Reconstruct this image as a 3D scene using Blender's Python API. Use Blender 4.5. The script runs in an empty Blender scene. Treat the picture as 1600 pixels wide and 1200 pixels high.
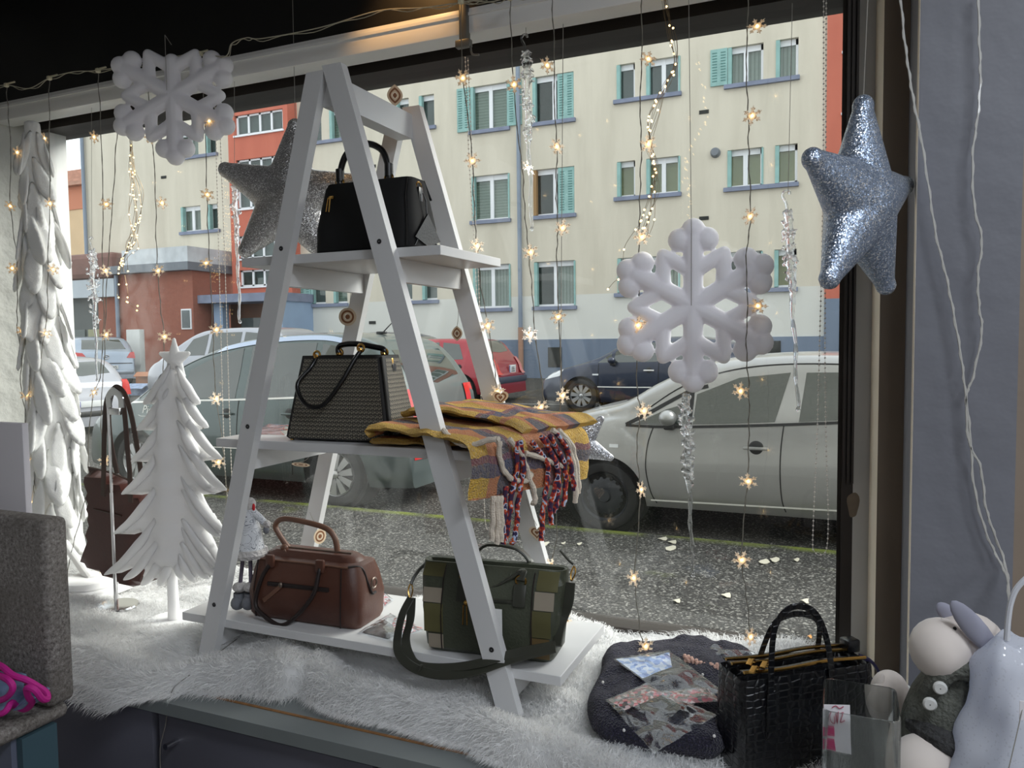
import bpy, bmesh, math, random
import numpy as np
from mathutils import Vector, Matrix
from mathutils.geometry import delaunay_2d_cdt
random.seed(7); rng = np.random.default_rng(7)
SC = bpy.context.scene; COL = SC.collection
# ---------------------------------------------------------------- camera, sky, exposure
F = 1200.0; YAW = math.radians(23.2); PIT = math.atan(68 / F); ROLL = .0116; EYE = 1.6
_fw = np.array([-math.sin(YAW), math.cos(YAW), 0]); _r = np.array([math.cos(YAW), math.sin(YAW), 0]); _u = np.array([0, 0, 1.])
_f2 = _fw*math.cos(PIT) - _u*math.sin(PIT); _u2 = _u*math.cos(PIT) + _fw*math.sin(PIT)
CR = _r*math.cos(ROLL) - _u2*math.sin(ROLL); CU = _u2*math.cos(ROLL) + _r*math.sin(ROLL); CF = _f2
CP = np.array([0, 0, EYE])
cd = bpy.data.cameras.new('camera'); cam = bpy.data.objects.new('camera', cd); COL.objects.link(cam)
cd.sensor_width = 36; cd.lens = 36 * F / 1600; cd.clip_start = .02; cd.clip_end = 300
cam.matrix_world = Matrix(((CR[0], CU[0], -CF[0], CP[0]), (CR[1], CU[1], -CF[1], CP[1]), (CR[2], CU[2], -CF[2], CP[2]), (0, 0, 0, 1)))
SC.camera = cam
SC.view_settings.view_transform = 'Standard'; SC.view_settings.look = 'None'
SC.cycles.max_bounces = 14; SC.cycles.diffuse_bounces = 8; SC.cycles.transparent_max_bounces = 24
SC.view_settings.exposure = -0.35; SC.view_settings.gamma = 1; SC.view_settings.use_curve_mapping = False
W = bpy.data.worlds.new('overcast_sky'); SC.world = W; W.use_nodes = True
nt = W.node_tree; nt.nodes.clear()
_o = nt.nodes.new('ShaderNodeOutputWorld'); _b = nt.nodes.new('ShaderNodeBackground')
_b.inputs[0].default_value = (.93, .97, 1.0, 1); _b.inputs[1].default_value = 2.25
nt.links.new(_b.outputs[0], _o.inputs[0])
_s = bpy.data.lights.new('sun', 'SUN'); _s.energy = 6.4; _s.angle = math.radians(35); _s.color = (1, .97, .92)
sun = bpy.data.objects.new('sun', _s); COL.objects.link(sun)
sun.rotation_euler = Vector((.60, .56, .60)).to_track_quat('Z', 'Y').to_euler()      # hazy sun from the far right end of the street
def area(name, loc, rot, sx, sy, power, color):
    l = bpy.data.lights.new(name, 'AREA'); l.shape = 'RECTANGLE'; l.size = sx; l.size_y = sy; l.energy = power; l.color = color
    o = bpy.data.objects.new(name, l); COL.objects.link(o); o.location = loc; o.rotation_euler = rot; return o
FILL_SPOTS = [(.75, .35), (2.3, .35), (.75, -1.6), (2.3, -1.6)]
for i, (x, y) in enumerate(FILL_SPOTS):                                # fill panels added overhead, out of view, to brighten the interior
    area('ceiling_fill_light', (x, y, 2.86), (0, 0, 0), .58, .58, 28, (.86, .92, 1))

# ---------------------------------------------------------------- helpers
def ray(x, y): return CF + CR*(x-800)/F - CU*(y-600)/F
def PY(x, y, v): d = ray(x, y); return CP + d*v/d[1]
def PZ(x, y, v): d = ray(x, y); return CP + d*(v-EYE)/d[2]
def PX(x, y, v): d = ray(x, y); return CP + d*v/d[0]
def lin(c):
    return tuple((v/255/12.92 if v/255 <= .04045 else ((v/255+.055)/1.055)**2.4) for v in c[:3]) + (1,)
ORG = {}
MATS = {}
class N:
    def __init__(s, name):
        s.m = bpy.data.materials.new(name); s.m.use_nodes = True; s.t = s.m.node_tree; s.t.nodes.clear()
        s.out = s.t.nodes.new('ShaderNodeOutputMaterial')
    def n(s, ty, **kw):
        o = s.t.nodes.new('ShaderNode'+ty)
        for k, v in kw.items():
            if k.startswith('i_'):
                key = k[2:]; key = int(key) if key.isdigit() else key.replace('_', ' ')
                if hasattr(v, 'is_linked') or isinstance(v, bpy.types.NodeSocket): s.t.links.new(v, o.inputs[key])
                else: o.inputs[key].default_value = v
            else: setattr(o, k, v)
        return o
    def l(s, a, b): s.t.links.new(a, b)
    def coord(s, kind='Object', scale=None):
        c = s.n('TexCoord').outputs[kind]
        if scale is not None: c = s.n('Mapping', i_Vector=c, i_Scale=scale).outputs[0]
        return c
    def noise(s, scale, detail=3, vec=None, rough=.5):
        return s.n('TexNoise', i_Vector=vec if vec is not None else s.coord(), i_Scale=scale, i_Detail=detail, i_Roughness=rough).outputs[0]
    def ramp(s, fac, stops):
        r = s.n('ValToRGB', i_Fac=fac); e = r.color_ramp.elements
        while len(e) < len(stops): e.new(.5)
        for k, (p, c) in zip(e, stops): k.position = p; k.color = c
        return r.outputs[0]
    def mix(s, fac, a, b):
        m = s.n('Mix', data_type='RGBA')
        for k, v in ((0, fac), (6, a), (7, b)):
            if isinstance(v, bpy.types.NodeSocket): s.l(v, m.inputs[k])
            else: m.inputs[k].default_value = v
        return m.outputs[2]
    def done(s, sh): s.l(sh, s.out.inputs[0]); return s.m
    def bsdf(s, color, rough=.5, metal=0, **kw):
        b = s.n('BsdfPrincipled')
        for k, v in [('Base Color', color), ('Roughness', rough), ('Metallic', metal)] + [(k.replace('_', ' '), v) for k, v in kw.items()]:
            if isinstance(v, bpy.types.NodeSocket): s.l(v, b.inputs[k])
            else: b.inputs[k].default_value = v
        return b
    def bump(s, h, strength, dist=.01):
        return s.n('Bump', i_Height=h, i_Strength=strength, i_Distance=dist).outputs[0]
def pm(name, c, rough=.5, metal=0, var=None, bump=None, c2=None, **kw):
    """principled material; var=(scale, amount) blends to a darker or given colour, bump=(scale, strength, dist)"""
    if name in MATS: return MATS[name]
    g = N(name); col = lin(c)
    if var:
        b = lin(c2) if c2 else tuple(v*(1-var[1]) for v in col[:3]) + (1,)
        col = g.mix(g.ramp(g.noise(var[0], 5), [(.35, (0, 0, 0, 1)), (.65, (1, 1, 1, 1))]), col, b)
    b = g.bsdf(col, rough, metal, **kw)
    if bump: g.l(g.bump(g.noise(bump[0], 4), bump[1], bump[2] if len(bump) > 2 else .01), b.inputs['Normal'])
    MATS[name] = g.done(b.outputs[0]); return MATS[name]
def emat(name, c, s):
    if name in MATS: return MATS[name]
    g = N(name); m = g.done(g.n('Emission', i_Color=lin(c), i_Strength=s).outputs[0])
    m.cycles.emission_sampling = 'NONE'; MATS[name] = m; return m
def glassy(name, tint=(255, 255, 255), refl=1.0, rough=0.0, dirt=0, ior=1.45):
    """thin glass: clear pane plus Fresnel reflection"""
    if name in MATS: return MATS[name]
    g = N(name)
    tr = g.n('BsdfTransparent', i_Color=lin(tint)); gl = g.n('BsdfGlossy', i_Roughness=rough)
    fc = g.n('LayerWeight', i_Blend=.5).outputs[1]; fc = g.n('Math', operation='POWER', i_0=fc, i_1=5.0).outputs[0]
    fr = g.n('MapRange', i_0=fc, i_3=.045, i_4=.95).outputs[0]
    if refl != 1: fr = g.n('Math', operation='MULTIPLY', i_0=fr, i_1=refl, use_clamp=True).outputs[0]
    sh = g.n('MixShader', i_0=fr, i_1=tr.outputs[0], i_2=gl.outputs[0]).outputs[0]
    if dirt:
        df = g.n('BsdfDiffuse', i_Color=(.8, .8, .8, 1)); ns = g.noise(2.2, 5)
        f = g.n('Math', operation='MULTIPLY', i_0=g.ramp(ns, [(.45, (0, 0, 0, 1)), (.8, (1, 1, 1, 1))]), i_1=dirt).outputs[0]
        sh = g.n('MixShader', i_0=f, i_1=sh, i_2=df.outputs[0]).outputs[0]
    MATS[name] = g.done(sh); return MATS[name]
def tag(o, label=None, cat=None, group=None, kind=None):
    for k, v in (('label', label), ('category', cat), ('group', group), ('kind', kind)):
        if v: o[k] = v
    return o
def thing(name, label, cat, loc=(0, 0, 0), group=None):
    o = bpy.data.objects.new(name, None); COL.objects.link(o); o.location = tuple(float(v) for v in loc); o.empty_display_size = .05
    ORG[o] = np.array(loc, float); return tag(o, label, cat, group)
def dup(root, loc, rz=0, label=None, group=None):
    r = root.copy(); COL.objects.link(r); r.location = loc; r.rotation_euler = (0, 0, rz)
    if label: r['label'] = label
    if group: r['group'] = group
    for ch in list(root.children):
        c = ch.copy(); COL.objects.link(c); c.parent = r
        for gch in list(ch.children):
            d = gch.copy(); COL.objects.link(d); d.parent = c
    return r
def link_mesh(name, me, mat, parent=None, loc=(0, 0, 0)):
    o = bpy.data.objects.new(name, me); COL.objects.link(o)
    if mat and not me.materials: me.materials.append(mat)
    o.location = loc
    if parent: o.parent = parent; ORG[o] = ORG.get(parent, np.zeros(3)) + np.array(loc, float)
    else: ORG[o] = np.array(loc, float)
    return o
def spline(pts, n=8, closed=False):
    p = np.array(pts, float); m = len(p); out = []
    if m < 3 and not closed: return np.array([p[0]+(p[-1]-p[0])*k/n for k in range(n+1)])
    for i in range(m if closed else m-1):
        if closed: a, b, c, d = p[i-1], p[i], p[(i+1) % m], p[(i+2) % m]
        else: a, b, c, d = p[max(i-1, 0)], p[i], p[i+1], p[min(i+2, m-1)]
        for k in range(n):
            t = k/n
            out.append(.5*((2*b)+(-a+c)*t+(2*a-5*b+4*c-d)*t*t+(-a+3*b-3*c+d)*t**3))
    if not closed: out.append(p[-1])
    return np.array(out)
def rot(ax, a):
    return np.array(Matrix.Rotation(a, 3, ax))
class G:
    def __init__(s): s.v = []; s.f = []; s.T = None; s.uv = {}
    def add(s, v, f):
        o = len(s.v); v = np.asarray(v, float)
        if s.T is not None: v = v @ s.T[0].T + s.T[1]
        s.v.extend(v.tolist()); s.f.extend([tuple(i+o for i in q) for q in f]); return o
    def at(s, loc, R=None): s.T = (np.eye(3) if R is None else np.asarray(R), np.array(loc, float)); return s
    def box(s, c, d, R=None, bev=0, seg=2):
        if bev:
            bm = bmesh.new(); bmesh.ops.create_cube(bm, size=1)
            for v in bm.verts: v.co = Vector((v.co.x*d[0], v.co.y*d[1], v.co.z*d[2]))
            bmesh.ops.bevel(bm, geom=bm.edges[:], offset=bev, segments=seg, affect='EDGES', profile=.5, clamp_overlap=True)
            bm.verts.index_update(); v = np.array([q.co[:] for q in bm.verts]); f = [[q.index for q in fc.verts] for fc in bm.faces]; bm.free()
        else:
            v = np.array([[x, y, z] for x in (-.5, .5) for y in (-.5, .5) for z in (-.5, .5)])*np.array(d)
            f = [(0, 1, 3, 2), (4, 6, 7, 5), (0, 4, 5, 1), (2, 3, 7, 6), (0, 2, 6, 4), (1, 5, 7, 3)]
        if R is not None: v = v @ np.asarray(R).T
        s.add(v+np.array(c), f); return s
    def bb(s, a, b, bev=0):
        a = np.array(a, float); b = np.array(b, float); return s.box((a+b)/2, np.abs(b-a), None, bev)
    def prism(s, poly, vec):
        p = np.array(poly, float); n = len(p); v = np.vstack([p, p+np.array(vec)])
        f = [tuple(range(n))[::-1], tuple(range(n, 2*n))] + [(i, (i+1) % n, n+(i+1) % n, n+i) for i in range(n)]
        s.add(v, f); return s
    def grid(s, P, closeu=False, closev=False, flip=False):
        P = np.asarray(P, float); a, b = P.shape[:2]; f = []
        for i in range(a if closeu else a-1):
            for j in range(b if closev else b-1):
                q = (i*b+j, ((i+1) % a)*b+j, ((i+1) % a)*b+(j+1) % b, i*b+(j+1) % b); f.append(q[::-1] if flip else q)
        return s.add(P.reshape(-1, 3), f)
    def tube(s, path, r, seg=8, caps=True, closed=False, flat=None, up=None):
        """swept circle (flat=(w,h) for an oval or strap section)"""
        p = np.asarray(path, float); n = len(p); r = np.broadcast_to(np.asarray(r, float), (n,))
        t = np.gradient(p, axis=0) if not closed else np.roll(p, -1, 0)-np.roll(p, 1, 0)
        t /= np.linalg.norm(t, axis=1)[:, None]+1e-12
        u = np.array(up, float) if up is not None else (np.array([0, 0, 1.]) if abs(t[0][2]) < .9 else np.array([1., 0, 0]))
        rings = []
        for i in range(n):
            if up is None or i == 0: u = u-t[i]*(u@t[i])
            else: u = np.array(up, float); u = u-t[i]*(u@t[i])
            u /= np.linalg.norm(u)+1e-12; w = np.cross(t[i], u)
            a = np.arange(seg)*2*math.pi/seg + (math.pi/4 if seg == 4 else 0)
            if flat is None: rings.append(p[i]+r[i]*(np.cos(a)[:, None]*u+np.sin(a)[:, None]*w))
            else:
                ca, sa = np.cos(a), np.sin(a); e = .5
                ca = np.sign(ca)*np.abs(ca)**e; sa = np.sign(sa)*np.abs(sa)**e
                rings.append(p[i]+r[i]*(ca[:, None]*u*flat[1]+sa[:, None]*w*flat[0]))
        o = s.grid(rings, closeu=closed, closev=True)
        if caps and not closed:
            s.f.append(tuple(o+k for k in range(seg))); s.f.append(tuple(o+(n-1)*seg+k for k in range(seg))[::-1])
        return s
    def lathe(s, prof, c=(0, 0, 0), seg=20, R=None):
        a = np.arange(seg)*2*math.pi/seg
        P = np.array([[[r*math.cos(t), r*math.sin(t), z] for t in a] for r, z in prof])
        if R is not None: P = P @ np.asarray(R).T
        s.grid(P+np.array(c), closev=True, flip=True); return s
    def ball(s, c, r, seg=16, R=None):
        r = np.broadcast_to(np.asarray(r, float), (3,)); k = max(seg//2, 4)
        P = np.array([[[math.sin(b)*math.cos(a), math.sin(b)*math.sin(a), math.cos(b)] for a in np.arange(seg)*2*math.pi/seg] for b in np.linspace(.02, math.pi-.02, k+1)])*r
        if R is not None: P = P @ np.asarray(R).T
        s.grid(P+np.array(c), closev=True); return s
    def mesh(s, name, off=np.zeros(3)):
        me = bpy.data.meshes.new(name); v = np.array(s.v, float)-off
        me.from_pydata(v.tolist(), [], s.f); me.validate()
        if s.uv:
            ul = me.uv_layers.new(name='UVMap'); li = np.zeros(len(me.loops), int); me.loops.foreach_get('vertex_index', li)
            ul.data.foreach_set('uv', np.array([s.uv.get(int(i), (0, 0)) for i in li], float).ravel())
        return me
    def build(s, name, mat, parent=None, smooth=35, label=None, cat=None, group=None, kind=None, fix=True):
        if parent is not None: off = ORG[parent]
        else:
            v = np.array(s.v); off = np.array([(v[:, 0].min()+v[:, 0].max())/2, (v[:, 1].min()+v[:, 1].max())/2, v[:, 2].min()])
        me = s.mesh(name, off)
        if fix:
            bm = bmesh.new(); bm.from_mesh(me); bmesh.ops.recalc_face_normals(bm, faces=bm.faces); bm.to_mesh(me); bm.free()
        if smooth: me.shade_smooth(); me.set_sharp_from_angle(angle=math.radians(smooth))
        o = link_mesh(name, me, mat, parent, (0, 0, 0) if parent is not None else off)
        if parent is not None: ORG[o] = ORG[parent]
        return tag(o, label, cat, group, kind)
def remesh(g, voxel, smooth=4, sub=0):
    """fuse overlapping shapes into one continuous skin"""
    me = g.mesh('tmp'); o = bpy.data.objects.new('tmp', me); COL.objects.link(o)
    m = o.modifiers.new('r', 'REMESH'); m.mode = 'VOXEL'; m.voxel_size = voxel
    if smooth: k = o.modifiers.new('s', 'SMOOTH'); k.iterations = smooth; k.factor = .5
    dg = bpy.context.evaluated_depsgraph_get(); ev = o.evaluated_get(dg); e = ev.to_mesh()
    v = np.zeros(len(e.vertices)*3); e.vertices.foreach_get('co', v); f = [tuple(p.vertices) for p in e.polygons]
    ev.to_mesh_clear(); bpy.data.objects.remove(o); bpy.data.meshes.remove(me)
    q = G(); q.add(v.reshape(-1, 3), f); return q
def inside(p, poly):
    x, y = p; c = False; n = len(poly)
    for i in range(n):
        a, b = poly[i], poly[i-1]
        if (a[1] > y) != (b[1] > y) and x < (b[0]-a[0])*(y-a[1])/(b[1]-a[1])+a[0]: c = not c
    return c
def plate(poly, th, sp, edge=None, holes=(), bulge=None):
    """2D outline (x,z) -> rounded slab of thickness th about y=0; edge = rounding radius, bulge(x,z) extra half thickness"""
    loops = [np.array(poly, float)] + [np.array(h, float) for h in holes]; pts = []; edges = []
    for L in loops:
        q = []
        for i in range(len(L)):
            a, b = L[i], L[(i+1) % len(L)]; k = max(1, int(np.linalg.norm(b-a)/sp))
            q += [a+(b-a)*t/k for t in range(k)]
        o = len(pts); pts += q; edges += [(o+i, o+(i+1) % len(q)) for i in range(len(q))]
    nb = len(pts); B = np.array(pts); segs = [(B[a], B[b]) for a, b in edges]
    A0 = np.array([a for a, b in segs]); D0 = np.array([b-a for a, b in segs]); LL = (D0**2).sum(1)+1e-12
    def dist(p):
        t = np.clip(((p-A0)*D0).sum(1)/LL, 0, 1); return np.sqrt((((A0+D0*t[:, None])-p)**2).sum(1).min())
    lo, hi = B.min(0), B.max(0); flat = [list(map(tuple, L)) for L in loops]
    ins = lambda p: inside(p, flat[0]) and not any(inside(p, h) for h in flat[1:])
    r = 0
    for j, z in enumerate(np.arange(lo[1], hi[1], sp*.87)):
        for x in np.arange(lo[0]+(j % 2)*sp/2, hi[0], sp):
            if ins((x, z)) and dist(np.array([x, z])) > sp*.55: pts.append(np.array([x, z]))
    cv, ce, cf, *_ = delaunay_2d_cdt([Vector(p) for p in pts], edges, [], 0, 1e-7)
    V = np.array([c[:] for c in cv]); fs = [f for f in cf if ins(tuple(V[list(f)].mean(0)))]
    e = edge or th/2; onb = np.array([dist(p) for p in V]); q = np.clip(onb/e, 0, 1); h = th/2*np.sqrt(1-(1-q)**2)
    if bulge is not None: h = h + np.array([bulge(x, z) for x, z in V])*q
    g = G(); n = len(V); v1 = np.column_stack([V[:, 0], -h, V[:, 1]]); v2 = np.column_stack([V[:, 0], h, V[:, 1]])
    back = [i if onb[i] < 1e-6 else n+i for i in range(n)]
    g.add(np.vstack([v1, v2]), [tuple(f) for f in fs] + [tuple(back[i] for i in f)[::-1] for f in fs]); return g
def turned(g, loc, R=None, sc=1):
    v = np.array(g.v)*sc
    if R is not None: v = v @ np.asarray(R).T
    q = G(); q.v = (v+np.array(loc)).tolist(); q.f = g.f; q.uv = g.uv; return q
def circle(c, r, n=24, r2=None):
    return [(c[0]+r*math.cos(2*math.pi*k/n), c[1]+(r2 or r)*math.sin(2*math.pi*k/n)) for k in range(n)]
_font = None
def text(name, s, size, mat, parent, loc, R, depth=.0005, align='CENTER', shear=0):
    """lettering as flat mesh in the given frame (R columns: right, up, normal)"""
    c = bpy.data.curves.new('txt', 'FONT'); c.body = s; c.size = size; c.align_x = align; c.align_y = 'CENTER'; c.extrude = depth; c.shear = shear; c.resolution_u = 3
    o = bpy.data.objects.new('txt', c); COL.objects.link(o); dg = bpy.context.evaluated_depsgraph_get(); e = o.evaluated_get(dg).to_mesh()
    v = np.zeros(len(e.vertices)*3); e.vertices.foreach_get('co', v); f = [tuple(p.vertices) for p in e.polygons]
    o.evaluated_get(dg).to_mesh_clear(); bpy.data.objects.remove(o); bpy.data.curves.remove(c)
    g = G(); g.add(v.reshape(-1, 3) @ np.asarray(R).T + np.array(loc), f); return g.build(name, mat, parent, smooth=0, fix=False)
# ---------------------------------------------------------------- materials of the setting
def asphalt():
    g = N('asphalt'); co = g.coord()
    sep = g.n('SeparateXYZ', i_0=co)
    vor = g.n('TexVoronoi', i_Vector=co, i_Scale=48.0)
    spk = g.ramp(vor.outputs[0], [(.0, (1, 1, 1, 1)), (.36, (0, 0, 0, 1))])
    gate = g.ramp(g.noise(30, 2, co), [(.44, (0, 0, 0, 1)), (.62, (1, 1, 1, 1))])
    spk = g.n('Math', operation='MULTIPLY', i_0=spk, i_1=gate).outputs[0]
    base = g.mix(g.noise(1.3, 6, co), lin((34, 34, 35)), lin((50, 49, 47)))
    base = g.mix(g.ramp(g.noise(14, 4, co), [(.4, (0, 0, 0, 1)), (.7, (1, 1, 1, 1))]), base, lin((42, 40, 38)))
    vg = g.n('TexVoronoi', i_Vector=co, i_Scale=74.0); rg = g.n('TexWhiteNoise', i_Vector=vg.outputs['Position']).outputs[0]
    base = g.mix(g.ramp(rg, [(.0, (0, 0, 0, 1)), (.6, (.1, .1, .1, 1)), (.86, (.3, .3, .3, 1)), (.97, (1, 1, 1, 1))]), base, lin((136, 134, 129)))
    col = g.mix(spk, base, lin((168, 166, 160)))
    # moss along the gutter line and a few mossy patches on the pavement
    d = g.n('Math', operation='SUBTRACT', i_0=sep.outputs[1], i_1=6.16).outputs[0]
    d = g.n('Math', operation='ABSOLUTE', i_0=d).outputs[0]
    line = g.ramp(d, [(.02, (1, 1, 1, 1)), (.13, (0, 0, 0, 1))])
    nz = g.ramp(g.noise(2.6, 5, co), [(.36, (0, 0, 0, 1)), (.6, (1, 1, 1, 1))])
    line = g.n('Math', operation='MULTIPLY', i_0=line, i_1=nz).outputs[0]
    pat = g.ramp(g.noise(1.1, 6, co, .65), [(.6, (0, 0, 0, 1)), (.72, (1, 1, 1, 1))])
    near = g.ramp(sep.outputs[1], [(0, (1, 1, 1, 1)), (1, (0, 0, 0, 1))])
    near = g.n('Math', operation='LESS_THAN', i_0=sep.outputs[1], i_1=6.0).outputs[0]
    pat = g.n('Math', operation='MULTIPLY', i_0=pat, i_1=near).outputs[0]
    pat = g.n('Math', operation='MULTIPLY', i_0=pat, i_1=.5).outputs[0]
    ms = g.n('Math', operation='MAXIMUM', i_0=line, i_1=pat).outputs[0]
    col = g.mix(ms, col, lin((112, 122, 52)))
    b = g.bsdf(col, .9, Specular_IOR_Level=.2); g.l(g.bump(g.noise(120, 3, co), .3, .006), b.inputs['Normal'])
    return g.done(b.outputs[0])
def brickmat(name, c1, c2, mort, s):
    g = N(name); co = g.coord(); sp = g.n('SeparateXYZ', i_0=co)
    a = g.n('Math', operation='ADD', i_0=sp.outputs[0], i_1=sp.outputs[1]).outputs[0]
    v = g.n('CombineXYZ', i_0=a, i_1=sp.outputs[2]).outputs[0]
    t = g.n('TexBrick', i_Vector=v, i_Color1=lin(c1), i_Color2=lin(c2), i_Mortar=lin(mort), i_Scale=s)
    b = g.bsdf(g.mix(g.n('Math', operation='MULTIPLY', i_0=g.noise(.8, 4, co), i_1=.5).outputs[0], t.outputs[0], lin((150, 100, 85))), .85)
    return g.done(b.outputs[0])
def render_wall(name, c, c2, band=None, cb=None):
    g = N(name); co = g.coord()
    st = g.noise(1, 5, g.coord('Object', (1.6, 1.6, .25)), .6)
    col = g.mix(g.ramp(st, [(.4, (0, 0, 0, 1)), (.75, (1, 1, 1, 1))]), lin(c), lin(c2))
    if band is not None:
        z = g.n('SeparateXYZ', i_0=co).outputs[2]
        col = g.mix(g.n('Math', operation='LESS_THAN', i_0=z, i_1=band).outputs[0], col, lin(cb))
    b = g.bsdf(col, .9); g.l(g.bump(g.noise(25, 2, co), .08, .01), b.inputs['Normal']); return g.done(b.outputs[0])
def stripes(name, c1, c2, axis, freq, rough=.7):
    g = N(name); co = g.coord(); a = g.n('SeparateXYZ', i_0=co).outputs[axis]
    s = g.n('Math', operation='SINE', i_0=g.n('Math', operation='MULTIPLY', i_0=a, i_1=freq).outputs[0]).outputs[0]
    b = g.bsdf(g.mix(g.ramp(s, [(.2, (0, 0, 0, 1)), (.8, (1, 1, 1, 1))]), lin(c1), lin(c2)), rough); return g.done(b.outputs[0])
M_ASPH = asphalt()
M_CREAM = render_wall('cream_render', (212, 205, 189), (196, 189, 173), 2.95-.3, (214, 214, 208))
M_PLINTH = render_wall('blue_grey_plinth', (120, 133, 152), (104, 116, 134))
M_RED = render_wall('terracotta_render', (196, 112, 92), (182, 100, 82))
M_SILL = pm('sill_blue_grey', (132, 140, 162), .8, var=(3, .2))
M_TEAL = pm('shutter_teal', (146, 186, 182), .6, var=(4, .18)); M_TEAL2 = pm('shutter_teal_slot', (84, 128, 124), .7)
M_BROWNSH = pm('shutter_ochre', (150, 116, 74), .7)
M_WFRAME = pm('window_frame_white', (232, 234, 238), .45)
M_PANE = glassy('window_glass', (225, 232, 230), 1.3)
M_CURT = stripes('curtain_white', (205, 202, 195), (160, 158, 154), 0, 60)
M_BLIND = stripes('slat_blind', (176, 184, 172), (138, 148, 138), 2, 70)
M_BEIGE = pm('roller_blind_beige', (196, 184, 140), .8)
M_DARKIN = pm('dark_room', (58, 60, 58), .9, var=(3, .4))
M_GREYIN = pm('grey_room', (120, 126, 128), .9, var=(2, .3))
M_BRICK = brickmat('annex_brick', (158, 92, 74), (142, 80, 64), (140, 104, 90), 5.0)
M_ROOFG = pm('zinc_grey', (122, 128, 136), .5, var=(2, .2)); M_ROOFB = pm('fascia_brown', (128, 92, 84), .7, var=(2, .2))
M_ORANGE = pm('peach_render', (226, 196, 158), .9, var=(1, .1)); M_OR2 = pm('orange_band', (206, 136, 108), .9)
M_BLACK = pm('matt_black_paint', (26, 24, 23), .5, var=(3, .3))
M_DFRAME = pm('dark_bronze_frame', (58, 52, 48), .45, .3)
M_RAIL = pm('white_aluminium', (236, 235, 232), .35)
M_GREYW = pm('slate_grey_paint', (118, 119, 126), .55, var=(1.6, .12), bump=(9, .5, .01))
M_TAUPE = pm('taupe_paint', (146, 130, 114), .6, var=(2, .15), bump=(7, .5, .008))
M_POST = pm('frame_grey', (186, 184, 180), .5, var=(3, .12))
M_LITEDGE = pm('window_lit_edge', (236, 224, 204), .7, var=(6, .1))  # pale tone stands in for daylight on the window-facing edges
M_PLAST = pm('white_plaster', (206, 206, 200), .85, var=(2, .1), bump=(14, .6, .02))

def zg(X, Y):
    a = max(0., Y-7)*.034-.08; return a + max(0., -X-8)*.013*min(1., max(0., (Y-7)/5))
# street
g = G(); xs = np.concatenate([np.arange(-70, -12, 2.), np.arange(-12, 6, .75), np.arange(6, 41, 3.)]); ys = np.concatenate([np.arange(6.2, 26, .6), np.arange(26, 80, 4.)])
g.grid([[(x, y, zg(x, y)) for y in ys] for x in xs]); g.build('road', M_ASPH, smooth=60, kind='structure').location
g = G(); g.grid([[(x, y, z) for y, z in ((2.2, 0), (3, 0), (4, 0), (5, 0), (6.0, 0), (6.17, 0), (6.2, -.02), (6.2, -.1))] for x in np.arange(-40, 31, 2.)]); g.build('sidewalk', M_ASPH, smooth=0, kind='structure')
for o in COL.objects:
    if o.name in ('road', 'sidewalk'):                      # object coordinates equal to street coordinates
        d = Vector(o.location); o.data.transform(Matrix.Translation(d)); o.location = (0, 0, 0)
M_LINE = pm('road_paint', (196, 196, 190), .7, var=(6, .3))
for (a, b) in (((-9.6, 13.2), (-4.6, 13.9)), ((-8.2, 15.4), (-3.4, 15.6))):
    d = np.array(b)-np.array(a); nrm = np.array([-d[1], d[0]])/np.linalg.norm(d)*.05; n = 10
    g = G(); g.grid([[(a[0]+d[0]*k/n+s*nrm[0], a[1]+d[1]*k/n+s*nrm[1], zg(a[0]+d[0]*k/n, a[1]+d[1]*k/n)+.006) for s in (-1, 1)] for k in range(n+1)])
    o = g.build('trim_1' if b[0] < -4 else 'trim_2', M_LINE, kind='structure', smooth=0)
# fallen leaves on the pavement
M_LEAF = pm('pale_leaf', (206, 200, 182), .7); M_LEAFO = pm('orange_leaf', (196, 140, 78), .7)
for (x, y, s, mt, lb) in ((851, 849, 11, 0, 'pale fallen leaf on the pavement below the small glitter star'), (880, 848, 5, 0, 'tiny pale leaf beside the larger leaf near the garland wire'), (905, 849, 6, 0, 'small pale leaf left of the pair of leaves under the silver car'),
                     (1036, 841, 10, 0, 'left leaf of the pair lying below the silver car door'), (1051, 846, 10, 0, 'right leaf of the pair lying below the silver car door'), (1047, 856, 13, 0, 'largest pale leaf below the silver car door'),
                     (1193, 877, 12, 0, 'pale leaf on the pavement right of the lowest garland snowflakes'), (1210, 874, 11, 0, 'pale leaf left of the bead chain loop'), (1244, 874, 7, 0, 'small pale leaf under the bead chain loop'), (1258, 938, 9, 0, 'pale leaf on the pavement above the black bag handles'),
                     (1135, 929, 11, 0, 'pale leaf on the pavement left of a mossy streak'), (1058, 938, 8, 0, 'small pale leaf right of the long icicle tip'), (1265, 994, 5, 1, 'tiny orange leaf framed by the black bag handles')):
    c = PZ(x, y, .012); r = s/1200*np.linalg.norm(c-CP)*.6; a = rng.uniform(0, 6); pts = [(c[0]+r*(1+.25*math.cos(3*t+a))*math.cos(t), c[1]+1.6*r*(1+.2*math.sin(2*t+a))*math.sin(t), c[2]+.006*math.sin(2*t)) for t in np.linspace(0, 2*math.pi, 11)[:-1]]
    G().prism(pts, (0, 0, -.003)).build('fallen_leaf', (M_LEAF, M_LEAFO)[mt], label=lb, cat='leaf', group='fallen leaves')

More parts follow.
